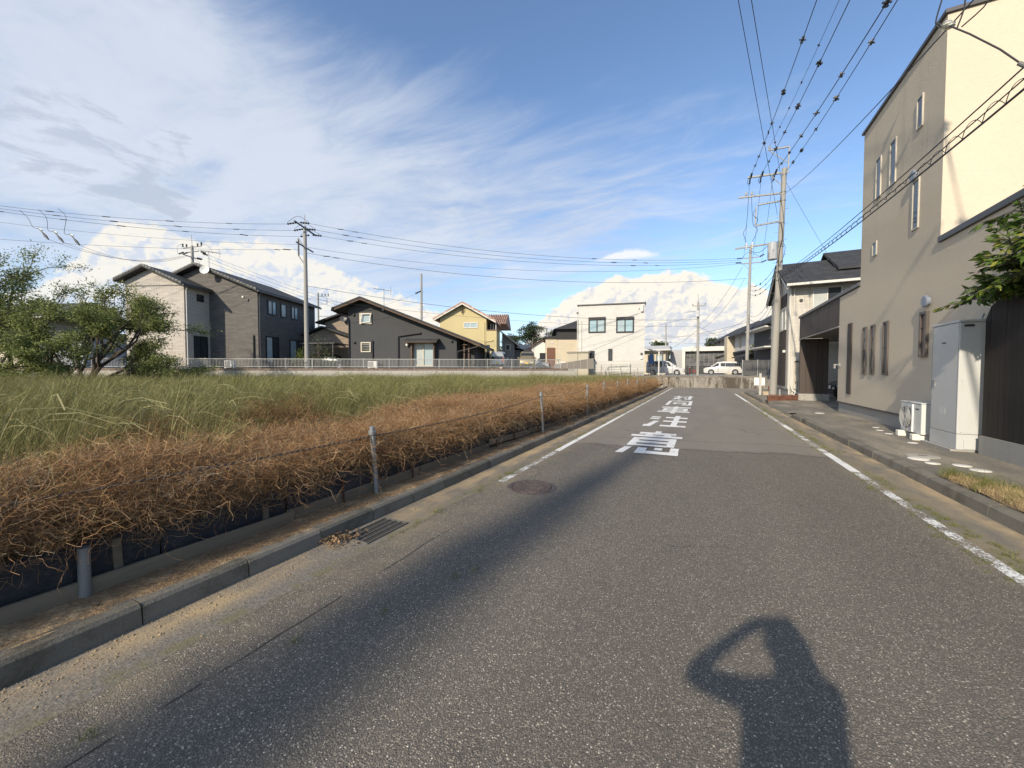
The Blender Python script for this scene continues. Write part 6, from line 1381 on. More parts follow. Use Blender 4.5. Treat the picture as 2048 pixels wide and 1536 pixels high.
m.build('frame', BLKFR, bi); MB().box(-.30, -.05, -.08, .08, .82, .88).build('saddle', TRIMB, bi, bevel=.02); MB().tube([(.2, -.28, .98), (.33, -.2, 1.0), (.34, 0, .98), (.33, .2, 1.0), (.2, .28, .98)], .014, 6).build('handlebar', STEEL, bi)
m = MB()
for k in range(5): m.tube([(.40, -.18, .72 + .06 * k), (.72, -.18, .72 + .06 * k), (.72, .18, .72 + .06 * k), (.40, .18, .72 + .06 * k), (.40, -.18, .72 + .06 * k)], .008, 4)
m.build('basket', STEEL, bi)

# ================================================================ VEGETATION
def leaf_mat(name, c, c2, c3=None, trans=0.25, rough=0.55, rnd_island=True):
    if name in MATS: return MATS[name]
    m = bpy.data.materials.new(name); m.use_nodes = True
    nt = m.node_tree; g = G(nt); bs = nt.nodes['Principled BSDF']; out = nt.nodes['Material Output']
    r = g.new('ShaderNodeNewGeometry').outputs['Random Per Island']; oi = g.new('ShaderNodeObjectInfo').outputs['Random']
    k = g.m('FRACT', g.add(r, oi))
    cc = g.mix(k, c, c2)
    if c3 is not None: cc = g.mix(g.ss(g.m('FRACT', g.mul(k, 7.31)), .80, .95), cc, c3)
    f = g.add(.72, g.mul(g.m('FRACT', g.mul(k, 3.7)), .56))
    cc = g.mix(1.0, cc, g.xyz(f, f, f), 'MULTIPLY')
    g.put(bs.inputs['Base Color'], cc); bs.inputs['Roughness'].default_value = rough; bs.inputs['Specular IOR Level'].default_value = .3
    if trans:
        tb = g.new('ShaderNodeBsdfTranslucent'); g.put(tb.inputs[0], cc); mx = g.new('ShaderNodeMixShader'); mx.inputs[0].default_value = trans
        nt.links.new(bs.outputs[0], mx.inputs[1]); nt.links.new(tb.outputs[0], mx.inputs[2]); nt.links.new(mx.outputs[0], out.inputs[0])
    MATS[name] = m
    return m

def np_mesh(name, V, F, m):
    """mesh from arrays: V (n,3), F (k,q) all of one size"""
    me = bpy.data.meshes.new(name); q = F.shape[1]
    me.vertices.add(len(V)); me.vertices.foreach_set('co', V.astype(np.float32).ravel())
    me.loops.add(F.size); me.loops.foreach_set('vertex_index', F.astype(np.int32).ravel())
    me.polygons.add(len(F)); me.polygons.foreach_set('loop_start', np.arange(0, F.size, q, dtype=np.int32)); me.polygons.foreach_set('loop_total', np.full(len(F), q, np.int32))
    me.materials.append(m); me.update(calc_edges=True); me.validate()
    return me

def unit(v): return v / np.maximum(np.linalg.norm(v, axis=-1, keepdims=True), 1e-9)
def leaves(P, D, size, m, name='crown', droop=.3, width=.42, fold=True):
    """one folded leaf at each point P pointing along D"""
    n = len(P); D = unit(D + np.array([0, 0, -droop])); S = unit(np.cross(D, rng.normal(size=(n, 3)))); N = np.cross(S, D)
    L_ = (size * rng.uniform(.65, 1.25, n))[:, None]; W_ = L_ * width
    v = np.stack([P, P + D * L_ * .5 + S * W_ * .5 - N * W_ * .12, P + D * L_, P + D * L_ * .5 - S * W_ * .5 - N * W_ * .12], 1)
    F = np.arange(n * 4).reshape(n, 4)
    return np_mesh(name, v.reshape(-1, 3), F, m)

def ribbons(paths, w0, w1, m, name):
    """paths (n,k,3): thin tapering blades facing all ways"""
    n, k, _ = paths.shape
    t = np.gradient(paths, axis=1); side = unit(np.cross(t, rng.normal(size=(n, 1, 3))))
    wid = (w0 + (w1 - w0) * np.linspace(0, 1, k))[None, :, None] * (w0 if False else 1.0)
    A, B = paths - side * wid / 2, paths + side * wid / 2
    V = np.stack([A, B], 2).reshape(-1, 3)
    base = (np.arange(n)[:, None] * k + np.arange(k - 1)[None, :]) * 2
    F = np.stack([base, base + 1, base + 3, base + 2], -1).reshape(-1, 4)
    return np_mesh(name, V, F, m)

def scatter(name, protos, P, rot, scl, idx, **props):
    """one stuff object: geometry nodes put the clump meshes on given points"""
    me = bpy.data.meshes.new(name); n = len(P)
    me.vertices.add(n); me.vertices.foreach_set('co', np.asarray(P, np.float32).ravel())
    for nm, ty, arr in (('rot', 'FLOAT_VECTOR', rot), ('scl', 'FLOAT_VECTOR', scl), ('idx', 'INT', idx)):
        a = me.attributes.new(nm, ty, 'POINT')
        a.data.foreach_set('vector' if ty == 'FLOAT_VECTOR' else 'value', np.asarray(arr, np.int32 if ty == 'INT' else np.float32).ravel())
    o = link(name, me, **props)
    c = bpy.data.collections.new(name + '_clumps')
    for k, pm in enumerate(protos): c.objects.link(bpy.data.objects.new('%s_clump_%02d' % (name, k), pm))
    nt = bpy.data.node_groups.new(name, 'GeometryNodeTree')
    nt.interface.new_socket('Geometry', in_out='INPUT', socket_type='NodeSocketGeometry'); nt.interface.new_socket('Geometry', in_out='OUTPUT', socket_type='NodeSocketGeometry')
    gi, go = nt.nodes.new('NodeGroupInput'), nt.nodes.new('NodeGroupOutput'); ip = nt.nodes.new('GeometryNodeInstanceOnPoints'); ci = nt.nodes.new('GeometryNodeCollectionInfo')
    ci.inputs['Collection'].default_value = c; ci.inputs['Separate Children'].default_value = True; ci.inputs['Reset Children'].default_value = True
    def attr(nm, ty): 
        a = nt.nodes.new('GeometryNodeInputNamedAttribute'); a.data_type = ty; a.inputs['Name'].default_value = nm; return a.outputs[0]
    e2r = nt.nodes.new('FunctionNodeEulerToRotation')
    nt.links.new(attr('rot', 'FLOAT_VECTOR'), e2r.inputs[0]); nt.links.new(e2r.outputs[0], ip.inputs['Rotation']); nt.links.new(attr('scl', 'FLOAT_VECTOR'), ip.inputs['Scale']); nt.links.new(attr('idx', 'INT'), ip.inputs['Instance Index'])
    ip.inputs['Pick Instance'].default_value = True
    nt.links.new(gi.outputs[0], ip.inputs['Points']); nt.links.new(ci.outputs[0], ip.inputs['Instance']); nt.links.new(ip.outputs[0], go.inputs[0])
    md = o.modifiers.new('scatter', 'NODES'); md.node_group = nt
    return o

# --- tall green grass of the field: clumps of arching blades and pale seed stalks
GRASS = leaf_mat('field grass', (0.155, 0.158, 0.050), (0.260, 0.245, 0.092), (0.40, 0.35, 0.17), .25)
GRASSD = leaf_mat('low dark grass', (0.080, 0.088, 0.030), (0.130, 0.120, 0.045), (0.19, 0.14, 0.06), .2)
SEED = leaf_mat('seed stalks', (0.26, 0.25, 0.11), (0.37, 0.335, 0.17), None, .3)
def grass_clump(n, h, spread, bend, w, m, k=6):
    a = rng.uniform(0, 2 * math.pi, n); r = spread * np.sqrt(rng.uniform(0, 1, n)); hh = h * rng.uniform(.55, 1.1, n); b = bend * rng.uniform(.2, 1.2, n) * hh
    # blades lean mostly one way, as after wind
    ba = rng.normal(0.3, 1.1, n); t = np.linspace(0, 1, k)
    x = (r * np.cos(a))[:, None] + b[:, None] * np.cos(ba)[:, None] * t ** 2.2; y = (r * np.sin(a))[:, None] + b[:, None] * np.sin(ba)[:, None] * t ** 2.2
    z = hh[:, None] * (t - .28 * (b / hh)[:, None] * t ** 3)
    return ribbons(np.stack([x, y, z], -1), w, w * .25, m, 'grass_clump')
gp_ = [grass_clump(64, .92, .24, .42, .006, GRASS) for _ in range(6)] + [grass_clump(48, .55, .22, .45, .007, GRASSD) for _ in range(3)]
def seed_clump(n, h):
    a = rng.uniform(0, 6.28, n); r = .22 * np.sqrt(rng.uniform(0, 1, n)); hh = h * rng.uniform(.8, 1.15, n); ba = rng.normal(.4, .9, n); b = hh * rng.uniform(.25, .75, n); t = np.linspace(0, 1, 9)
    x = (r * np.cos(a))[:, None] + b[:, None] * np.cos(ba)[:, None] * t ** 3; y = (r * np.sin(a))[:, None] + b[:, None] * np.sin(ba)[:, None] * t ** 3; z = hh[:, None] * (t - .42 * t ** 5)
    P = np.stack([x, y, z], -1); me = ribbons(P, .004, .004, SEED, 'seed_clump')
    # ears near the bent tips
    return me
def ears(n, h):
    a = rng.uniform(0, 6.28, n); r = .22 * np.sqrt(rng.uniform(0, 1, n)); hh = h * rng.uniform(.8, 1.15, n); ba = rng.normal(.4, .9, n); b = hh * rng.uniform(.25, .75, n); t = np.linspace(0, 1, 9)
    x = (r * np.cos(a))[:, None] + b[:, None] * np.cos(ba)[:, None] * t ** 3; y = (r * np.sin(a))[:, None] + b[:, None] * np.sin(ba)[:, None] * t ** 3; z = hh[:, None] * (t - .42 * t ** 5)
    P = np.stack([x, y, z], -1); n_, k_, _ = P.shape
    tt = np.gradient(P, axis=1); side = unit(np.cross(tt, rng.normal(size=(n_, 1, 3))))
    wid = np.where(t > .70, .0068, .0026)[None, :, None]; V = np.stack([P - side * wid / 2, P + side * wid / 2], 2).reshape(-1, 3)
    base = (np.arange(n_)[:, None] * k_ + np.arange(k_ - 1)[None, :]) * 2
    return np_mesh('seed_clump', V, np.stack([base, base + 1, base + 3, base + 2], -1).reshape(-1, 4), SEED)
gp_ += [ears(6, 1.0) for _ in range(4)]

def brown_edge(y):
    return np.interp(y, [-3, 0, 1.2, 2.5, 4.5, 7, 10, 14, 18, 22, 28, 36], [-4.2, -4.2, -4.4, -4.9, -5.3, -6.2, -6.6, -6.6, -6.2, -5.6, -5.0, -4.4])
NXw = np.array([-math.sin(TA), math.cos(TA)])   # direction into the far wall row
def in_field(x, y):
    ly = NXw[0] * x + NXw[1] * y; lx = ca * x + sa * y
    wall = 23.1 + (lx + 60) * (33.6 - 23.1) / 62.2
    ok = (ly < wall - .25) | ((x > wb_.x + .6) & (y < 40.7))
    return ok & (y < np.where(x < -8.8, 38.9, 40.7))
def visible(x, y, mg=1.5):
    f = -math.sin(R(26.24)) * x + math.cos(R(26.24)) * y; r = math.cos(R(26.24)) * x + math.sin(R(26.24)) * y
    return (f > -1.0) & (np.abs(r) < f * 1.36 + mg + 1.5)
def sample(n, x0, x1, y0, y1): return rng.uniform(x0, x1, n), rng.uniform(y0, y1, n)
X, Y = sample(60000, -60, -3.6, -3, 41)
dist = np.hypot(X, Y); keep = in_field(X, Y) & visible(X, Y) & (rng.uniform(0, 1, len(X)) < np.clip(1.15 - dist / 48, .30, 1.0))
edge_n = brown_edge(Y) + rng.normal(0, .55, len(Y)) + .55 * np.sin(Y * 1.3) + .3 * np.sin(Y * 3.1) - .2
keep &= X < edge_n
X, Y = X[keep], Y[keep]; n = len(X)
lowzone = (np.sin(X * .55 + 1.3) * np.cos(Y * .45 - X * .3) > .35)
u_ = rng.uniform(0, 1, n)
near_edge = (brown_edge(Y) - X) < 1.2
idx = np.where(u_ < .17, rng.integers(9, 13, n), np.where((u_ < .44) | (near_edge & (u_ < .6)) | (lowzone & (u_ < .6)), rng.integers(6, 9, n), rng.integers(0, 6, n)))
s_ = rng.uniform(.8, 1.2, n) * np.where(near_edge, .85, 1.0) * (1.0 + .13 * np.sin(X * .8 + 1) * np.cos(Y * .6) + .12 * np.sin(X * 1.9 - Y * 1.3) + .08 * np.sin(X * 3.7 + Y * 2.9))
wid = 1.0 + np.clip(np.hypot(X, Y) / 45, 0, .6)
scatter('tall_grass', gp_, np.stack([X, Y, np.full(n, .28)], 1), np.stack([rng.normal(0, .08, n), rng.normal(0, .08, n), rng.normal(0, .9, n)], 1), np.stack([s_ * wid, s_ * wid, s_], 1), idx, kind='stuff', label='tall green grass with bent seed stalks filling the field', category='grass')

# --- dry brown vines along the road edge: a low mound and tangled stems over it
VINE = leaf_mat('dry vine stems', (0.255, 0.142, 0.064), (0.41, 0.245, 0.120), (0.55, 0.39, 0.22), .15, .8)
VINED = leaf_mat('dark vine stems', (0.12, 0.060, 0.027), (0.20, 0.105, 0.046), (0.24, 0.20, 0.08), .1, .8)
nx, ny = 26, 300
gx = np.linspace(0, 1, nx); gy = np.linspace(-4, 35, ny)
YY = np.repeat(gy[None, :], nx, 0); E_ = brown_edge(YY) - .5; XX = -3.52 + (E_ + 3.52) * gx[:, None]
tt = (XX + 3.52) / (E_ + 3.52)
H_ = .30 * np.clip(np.sin(np.pi * np.clip(tt, 0, 1) ** .62), 0, 1) ** .75 + .07 * np.sin(YY * .9 + 1) + .05 * np.sin(YY * 2.3) + .06 * np.sin(XX * 5 + YY * 2.1) + .05 * np.sin(YY * 3.7 - XX * 2)
H_ = np.where(tt < .04, .12, H_); ZZ = .30 + np.clip(H_, .02, 1) * np.interp(YY, [0, 5, 30], [.95, 1.0, .8]) + rng.normal(0, .02, XX.shape)
def mound(x, y):
    e = brown_edge(y) - .5; t = np.clip((x + 3.52) / (e + 3.52), 0, 1); return .30 + np.clip(.30 * np.sin(np.pi * t ** .62) ** .75 + .07 * np.sin(y * .9 + 1) + .05 * np.sin(y * 2.3) + .06 * np.sin(x * 5 + y * 2.1) + .05 * np.sin(y * 3.7 - x * 2), .02, 1)
V = np.stack([XX, YY, ZZ], -1).reshape(-1, 3); ii = (np.arange(nx - 1)[:, None] * ny + np.arange(ny - 1)[None, :]).ravel()
me = np_mesh('vine_mound', V, np.stack([ii, ii + ny, ii + ny + 1, ii + 1], 1), mat('vine litter', (0.075, 0.036, 0.017), 1.0, .3, 3, .4, 30, .03, 25, c2=(0.12, 0.06, 0.028), spec=.1, world=True))
link('vine_mound', me, kind='stuff', label='brown leaf litter under the dry vines', category='dry vines')
def vine_clump(n, rad, h, curl, w, m, k=9):
    p0 = np.stack([rng.normal(0, rad * .5, n), rng.normal(0, rad * .5, n), rng.uniform(0, h * .5, n)], -1)
    d = unit(np.stack([rng.normal(0, 1, n), rng.normal(0, 1, n), rng.uniform(-.1, 1.1, n)], -1)); pts = [p0]; L_ = rng.uniform(.035, .085, n)[:, None] * rad * 2.6
    for _ in range(k - 1):
        d = unit(d + rng.normal(0, curl, (n, 3)) + np.array([0, 0, -.10])); pts.append(pts[-1] + d * L_)
    return ribbons(np.stack(pts, 1), w, w * .5, m, 'vine_clump')
vp = [vine_clump(230, .26, .15, .85, .0025, VINE) for _ in range(6)] + [vine_clump(160, .26, .12, .8, .0028, VINED) for _ in range(3)]
vp += [vine_clump(150, .26, .13, .7, .0026, leaf_mat('grey straw', (0.26, 0.205, 0.135), (0.42, 0.35, 0.245), (0.17, 0.13, 0.09), .1, .85)) for _ in range(3)]
X, Y = sample(44000, -9.5, -3.42, -3, 34)
be = brown_edge(Y); keep = (X > be + rng.normal(0, .7, len(X)) + .45 * np.sin(Y * 1.1 + 2) - .45) & visible(X, Y)
d_ = np.hypot(X, Y); keep &= rng.uniform(0, 1, len(X)) < np.clip(1.25 - d_ / 22, .25, 1)
X, Y = X[keep], Y[keep]; n = len(X); Z = mound(np.minimum(X, -3.42), Y) - .08 + rng.normal(0, .03, n)
Z = np.where(X > -4.1, np.maximum(Z, np.interp(X, [-4.1, -3.6], [.42, .56])), Z); front_ = X > -3.55; Z = np.where(front_, np.where((Y < 2.2) & (rng.uniform(0, 1, n) < .6), rng.uniform(.36, .6, n), rng.uniform(.56, .64, n)), Z)
X = np.where(front_, np.where(Y < 2.0, X - .06, np.minimum(X, -3.45) - .12), X)
s_ = rng.uniform(.65, 1.15, n) * np.where(front_, .50, 1.0); wid = 1 + np.clip(np.hypot(X, Y) / 26, 0, 1)
xb = rng.normal(0, 1, 60) * .35 + np.repeat([-5.9, -6.6, -7.4, -8.6, -5.5, -9.5], 10); yb = rng.normal(0, 1, 60) * .3 + np.repeat([3.6, 2.6, 4.8, 6.5, 2.2, 3.9], 10)
X = np.concatenate([X, xb]); Y = np.concatenate([Y, yb]); Z = np.concatenate([Z, rng.uniform(.5, .85, 60)]); s_ = np.concatenate([s_, rng.uniform(.9, 1.3, 60)]); wid = np.concatenate([wid, np.full(60, 1.2)]); vi = np.where(rng.uniform(0, 1, len(X)) < .74, rng.integers(0, 6, len(X)), rng.integers(6, 12, len(X))); vi[-60:] = rng.integers(6, 9, 60); n = len(X)
scatter('dry_vines', vp, np.stack([X, Y, Z], 1), np.stack([rng.normal(0, .3, n), rng.normal(0, .3, n), rng.uniform(0, 6.28, n)], 1), np.stack([s_ * wid, s_ * wid, s_], 1), vi, kind='stuff', label='tangled dry brown vines hanging over the black panels', category='dry vines')
yl = rng.uniform(-.5, 16, 9000); xl = -3.5 + (brown_edge(yl) + 3.5) * rng.uniform(0, 1, 9000)
link('vine_leaves', leaves(np.stack([xl, yl, mound(xl, yl) + rng.uniform(-.02, .17, 9000)], 1), unit(rng.normal(size=(9000, 3))), np.full(9000, .022), leaf_mat('withered leaf', (0.20, 0.12, 0.055), (0.36, 0.25, 0.13), (0.15, 0.14, 0.05), .1, .9), 'vine_leaves', 0, .6), kind='stuff', label='withered leaf bits caught in the dry vines', category='dry vines')
# a few green grass tufts and pale stalks standing in the vines
X, Y = sample(420, -6.5, -3.7, -1, 30); k_ = (X > brown_edge(Y)); X, Y = X[k_], Y[k_]; n = len(X)
scatter('grass_in_vines', gp_, np.stack([X, Y, mound(X, Y) - .25], 1), np.stack([rng.normal(0, .2, n), rng.normal(0, .2, n), rng.uniform(0, 6.28, n)], 1), np.stack([rng.uniform(.35, .7, n)] * 3, 1), np.where(rng.uniform(0, 1, n) < .5, rng.integers(9, 13, n), rng.integers(6, 9, n)), kind='stuff', label='thin grass stalks among the brown vines', category='grass')

# --- litter and tufts on verge, gutters, kerb patch
DEAD = leaf_mat('dead leaves', (0.15, 0.085, 0.05), (0.27, 0.18, 0.10), (0.10, 0.07, 0.055), 0, .9)
WEED = leaf_mat('weeds', (0.10, 0.13, 0.03), (0.20, 0.21, 0.06), (0.27, 0.24, 0.09), .2)
STRAW = leaf_mat('dry grass', (0.34, 0.25, 0.13), (0.50, 0.39, 0.22), (0.24, 0.17, 0.10), .1, .85)
def litter(P, size, m, name, flat=.25, **kw):
    D = unit(np.stack([rng.normal(0, 1, len(P)), rng.normal(0, 1, len(P)), rng.normal(0, flat, len(P))], -1))
    return link(name, leaves(P, D, np.full(len(P), size) * rng.uniform(.5, 1.3, len(P)), m, name, 0, .5), kind='stuff', **kw)
n = 2600; y = rng.uniform(-.5, 30, n) ** 1.0; x = rng.uniform(-3.42, -3.1, n); cl = np.sin(y * 2.3) + np.sin(y * 5.1 + 1) > .2
litter(np.stack([x, y, np.full(n, .118)], 1)[cl], .035, DEAD, 'dead_leaves', label='dead leaves and twigs on the bare verge', category='leaf litter')
n = 170; x = -2.84 + rng.normal(0, .07, n); y = 2.25 + np.abs(rng.normal(0, .16, n)) - .05; x = np.clip(x, -2.94, -2.55)
litter(np.stack([x, y, np.full(n, .02) + rng.uniform(0, .03, n)], 1), .038, DEAD, 'dead_leaf_pile', .4, label='pile of brown dead leaves at the drain grate', category='leaf litter')
PEB = mat('pebbles', (0.36, 0.265, 0.16), .9, .3, 30, rnd=0)
def pebbles(P, size, name, m=PEB, **kw):
    n = len(P); oc = np.array([[1, 0, 0], [0, 1, 0], [-1, 0, 0], [0, -1, 0], [0, 0, .7], [0, 0, -.5]]); f = np.array([[0, 1, 4], [1, 2, 4], [2, 3, 4], [3, 0, 4], [1, 0, 5], [2, 1, 5], [3, 2, 5], [0, 3, 5]])
    s = (size * rng.lognormal(0, .45, n))[:, None, None]; V = (oc[None] * rng.uniform(.6, 1.3, (n, 6, 1))) * s + P[:, None, :]
    return link(name, np_mesh(name, V.reshape(-1, 3), (f[None] + 6 * np.arange(n)[:, None, None]).reshape(-1, 3), m), kind='stuff', **kw)
n = 5200; y = np.abs(rng.uniform(-.5, 3.3, n)) ** 1.8; x = np.where(rng.uniform(0, 1, n) < .6, rng.uniform(-3.42, -3.1, n), -2.95 + np.abs(rng.normal(0, .16, n)))
pebbles(np.stack([x, y, np.where(x < -3.0, .110, .003)], 1), .0038, 'grit', label='tan grit and pebbles on the verge and along the left kerb', category='gravel')
n = 900; y = rng.uniform(31, 39.5, n); x = rng.uniform(-4.6, -3.1, n)
pebbles(np.stack([x, y, np.full(n, .13)], 1), .05, 'rubble', mat('rubble stone', (0.36, 0.32, 0.26), .9, .3, 9), label='pale rubble at the far end of the left verge', category='rubble')
def tuft(n, h, m, spread=.05, w=.004): return grass_clump(n, h, spread, .7, w, m, 4)
tp_ = [tuft(22, .07, WEED) for _ in range(3)]; sp_ = [tuft(26, .10, STRAW, .07) for _ in range(3)] + [tuft(40, .22, WEED, .10) for _ in range(2)]
n = 1100; y = np.concatenate([rng.uniform(3.2, 30, 400), rng.uniform(3, 22, 700)]); x = np.concatenate([rng.normal(-2.53, .05, 400), np.where(rng.uniform(0, 1, 700) < .35, rng.normal(1.99, .03, 700), rng.normal(2.23, .05, 700))])
kk = np.sin(y * 1.1 + x) + np.sin(y * 2.9) + rng.normal(0, .5, n) > -.1; x, y = x[kk], y[kk]; n = len(x)
xg = np.array([-2.52, -2.50, -2.49, -2.51, -2.48, -2.5, -2.47, -2.0, -1.75, -1.6, -2.24, -1.52]); yg = np.array([2.5, 2.6, 2.72, 2.8, 2.88, 2.95, 3.1, 1.35, 1.75, 2.3, .6, 2.45])
x = np.concatenate([x, xg]); y = np.concatenate([y, yg]); n = len(x)
scatter('gutter_weeds', tp_, np.stack([x, y, np.full(n, .0)], 1), np.stack([np.zeros(n), np.zeros(n), rng.uniform(0, 6, n)], 1), np.stack([rng.uniform(.22, .75, n)] * 3, 1), rng.integers(0, 3, n), kind='stuff', label='small weeds growing along the edges of the asphalt', category='weeds')
# dry grass patch beside the right kerb
me = bpy.data.meshes.new('dry_grass_soil')
gx, gy = np.meshgrid(np.linspace(2.80, 3.9, 14), np.linspace(-3, 6.95, 60), indexing='ij'); gz = .150 + rng.normal(0, .006, gx.shape); gz[-1] = .13; lim = np.interp(gy, [-3, 4, 5.2, 6.2, 6.7, 6.95], [3.9, 3.9, 3.75, 3.35, 3.1, 2.85]); gx = 2.80 + (gx - 2.80) / 1.1 * (lim - 2.80)
ii = (np.arange(13)[:, None] * 60 + np.arange(59)[None, :]).ravel()
link('dry_grass_bed', np_mesh('dry_grass_bed', np.stack([gx, gy, gz], -1).reshape(-1, 3), np.stack([ii, ii + 60, ii + 61, ii + 1], 1), mat('straw soil', (0.27, 0.20, 0.115), 1, .3, 6, .4, 40, .02, 60, c2=(0.17, 0.12, 0.07), world=True)), kind='structure')
n = 1500; y = rng.uniform(2.5, 6.9, n); lim = np.interp(y, [-3, 4, 5.2, 6.2, 6.7, 6.95], [3.9, 3.9, 3.75, 3.35, 3.1, 2.85]); x = 2.83 + (lim - 2.83) * rng.uniform(0, 1, n)
gidx = np.where((rng.uniform(0, 1, n) < np.where(lim - x < .14, .35, .03)), rng.integers(3, 5, n), rng.integers(0, 3, n))
scatter('dry_grass_patch', sp_, np.stack([x, y, np.full(n, .145)], 1), np.stack([rng.normal(0, .5, n), rng.normal(0, .5, n), rng.uniform(0, 6, n)], 1), np.stack([rng.uniform(.4, .9, n)] * 3, 1), gidx, kind='stuff', label='dry straw coloured grass patch with green tufts beside the right kerb', category='grass')

# --- trees
BARK = mat('bark', (0.085, 0.065, 0.050), .95, .3, 4, .4, 30, .02, 25, c2=(0.05, 0.04, 0.033), stretch=(2, 2, .6))
def grow(tree, base, limbs, seed, max_d, len0, leaf_fn, rad0, spread=.55, up=.12, shrink=.72, kids=(2, 3), trunk_name='trunk', wob=.24):
    """branching skeleton: limbs is a list of starting directions; twigs carry the leaves"""
    rr = random.Random(seed); m = MB(); LP, LD = [], []
    def seg(p, d_, ln, r_, dep):
        pts = [p]; q = Vector(p); d_ = Vector(d_).normalized(); n_ = 4
        for i in range(n_):
            d_ = (d_ + Vector((rr.uniform(-wob, wob), rr.uniform(-wob, wob), rr.uniform(-wob, wob) + up * (.3 if dep > 1 else 1)))).normalized(); q = q + d_ * (ln / n_); pts.append(q.copy())
        m.tube(pts, r_ * (1 if dep else .9), 6 if dep < 2 else 4, False, r_ * .55)
        if dep >= max_d - 1: leaf_fn(pts, dep, rr, LP, LD)
        if dep < max_d:
            for k in range(rr.randint(*kids) + (1 if dep == 0 else 0)):
                a = pts[rr.randint(2, n_)] if k else pts[-1]
                nd = (d_ + Vector((rr.uniform(-1, 1), rr.uniform(-1, 1), rr.uniform(-.75, .85))) * spread).normalized()
                seg(a, nd, ln * shrink * rr.uniform(.75, 1.2), r_ * .58, dep + 1)
    for d_, l_ in limbs: seg(Vector(base), d_, len0 * l_, rad0, 0)
    m.build(trunk_name, BARK, tree, smooth=True, recalc=False)
    return np.array(LP), np.array(LD)
CHERRY = leaf_mat('cherry leaf', (0.140, 0.178, 0.055), (0.230, 0.255, 0.088), (0.33, 0.34, 0.12), .42)
def cherry_leaves(pts, dep, rr, LP, LD):
    for i in range(len(pts) - 1):
        a, b = pts[i], pts[i + 1]; t = b - a
        for k in range(34 if dep > 3 else 14):
            q = a.lerp(b, rr.random()); d_ = (t.normalized() * .5 + Vector((rr.uniform(-1, 1), rr.uniform(-1, 1), rr.uniform(-.4, .8)))).normalized(); w_ = .21
            LP.append(q + Vector((rr.gauss(0, w_), rr.gauss(0, w_), rr.gauss(0, w_ * .7)))); LD.append(d_)
t1 = thing('broadleaf_tree', 'wide multi stemmed green tree standing in the grass before the gabled house', 'tree', T(-26.0, 20.0, .3), TA)
lim = [((-.75, .1, .75), 1.15), ((-.30, -.2, 1.0), 1.1), ((.12, .25, 1.0), 1.15), ((.62, -.1, .80), 1.05), ((1.0, .15, .42), .88), ((-1.0, -.1, .32), 1.0), ((.15, -.8, .55), .8), ((-.25, .9, .6), .8)]
P, D = grow(t1, (0, 0, 0), lim, 5, 4, 2.35, cherry_leaves, .15, .62, .03, .72, (2, 3))
print('cherry leaves', len(P), P.min(0), P.max(0))
link('crown', leaves(P, D, np.full(len(P), .125), CHERRY, droop=.2, width=.46), t1)
t2 = thing('broadleaf_tree', 'second green tree at the left edge of the view, taller than the first', 'tree', T(-31.8, 20.5, .3), TA)
lim = [((-.6, .1, .9), 1.15), ((.1, -.2, 1.0), 1.25), ((.45, .25, 1.0), 1.2), ((.8, -.1, .5), .9), ((-1.0, -.1, .3), 1.0)]
P, D = grow(t2, (0, 0, 0), lim, 12, 4, 2.5, cherry_leaves, .16, .60, .04, .72, (2, 3))
link('crown', leaves(P, D, np.full(len(P), .125), CHERRY, droop=.2, width=.46), t2)

EVER = leaf_mat('glossy leaf', (0.050, 0.095, 0.016), (0.100, 0.150, 0.028), (0.24, 0.25, 0.05), .22, .38)
t3 = thing('garden_tree', 'leafy tree with long drooping leaves hanging over the black boarded wall', 'tree', (4.95, 6.4, .15))
mt = MB().tube([(0, 0, 0), (-.05, .1, 1.2), (-.1, .25, 2.4), (-.05, .3, 3.3)], .09, 8, True, .05)
LP, LD = [], []; rr = random.Random(4)
tips = [(3.70, 8.55, 2.62), (3.80, 8.35, 2.72), (3.62, 7.9, 2.66), (3.75, 8.2, 3.0), (3.66, 7.7, 2.95), (3.7, 7.6, 3.25), (3.9, 8.3, 3.15), (3.86, 8.85, 2.66), (3.92, 8.55, 3.10), (3.95, 8.15, 3.80), (4.1, 7.7, 2.9), (3.85, 8.0, 3.3), (4.15, 8.5, 3.0), (4.0, 8.3, 2.8), (4.2, 7.6, 3.6), (4.0, 7.4, 4.2), (4.6, 7.6, 4.6), (3.8, 7.2, 3.4), (4.7, 6.0, 4.6), (5.4, 6.4, 4.2), (4.1, 6.2, 3.8), (4.9, 8.0, 3.6), (5.4, 7.4, 3.3)]
for tp in tips:
    e = Vector(tp) - t3.location; s = Vector((-.1, .28, 2.2 + rr.uniform(0, .9))); mid = s.lerp(e, .5) + Vector((0, 0, .16))
    pts = [s, mid, s.lerp(e, .8) + Vector((0, 0, .10)), e]; mt.tube(pts, .028, 5, False, .008)
    for k in range(34):
        t = rr.uniform(.25, 1.0) ** .8; q = s.lerp(e, t) + Vector((0, 0, .2 * (1 - t)))
        od = Vector((rr.uniform(-1, 1), rr.uniform(-1, 1), rr.uniform(-.25, .45))).normalized(); ln = rr.uniform(.12, .36); q2 = q + od * ln
        mt.tube([q, q2], .006, 3, False)
        for j in range(13):
            LP.append(q.lerp(q2, rr.uniform(.35, 1.05)) + Vector((rr.uniform(-.04, .04),) * 3)); LD.append((od + Vector((rr.uniform(-.8, .8), rr.uniform(-.8, .8), rr.uniform(-.5, .25)))).normalized())
mt.build('trunk', BARK, t3, smooth=True, recalc=False)
P, D = np.array(LP), np.array(LD); 
link('crown', leaves(P, D, np.full(len(P), .125), EVER, droop=.40, width=.36), t3)

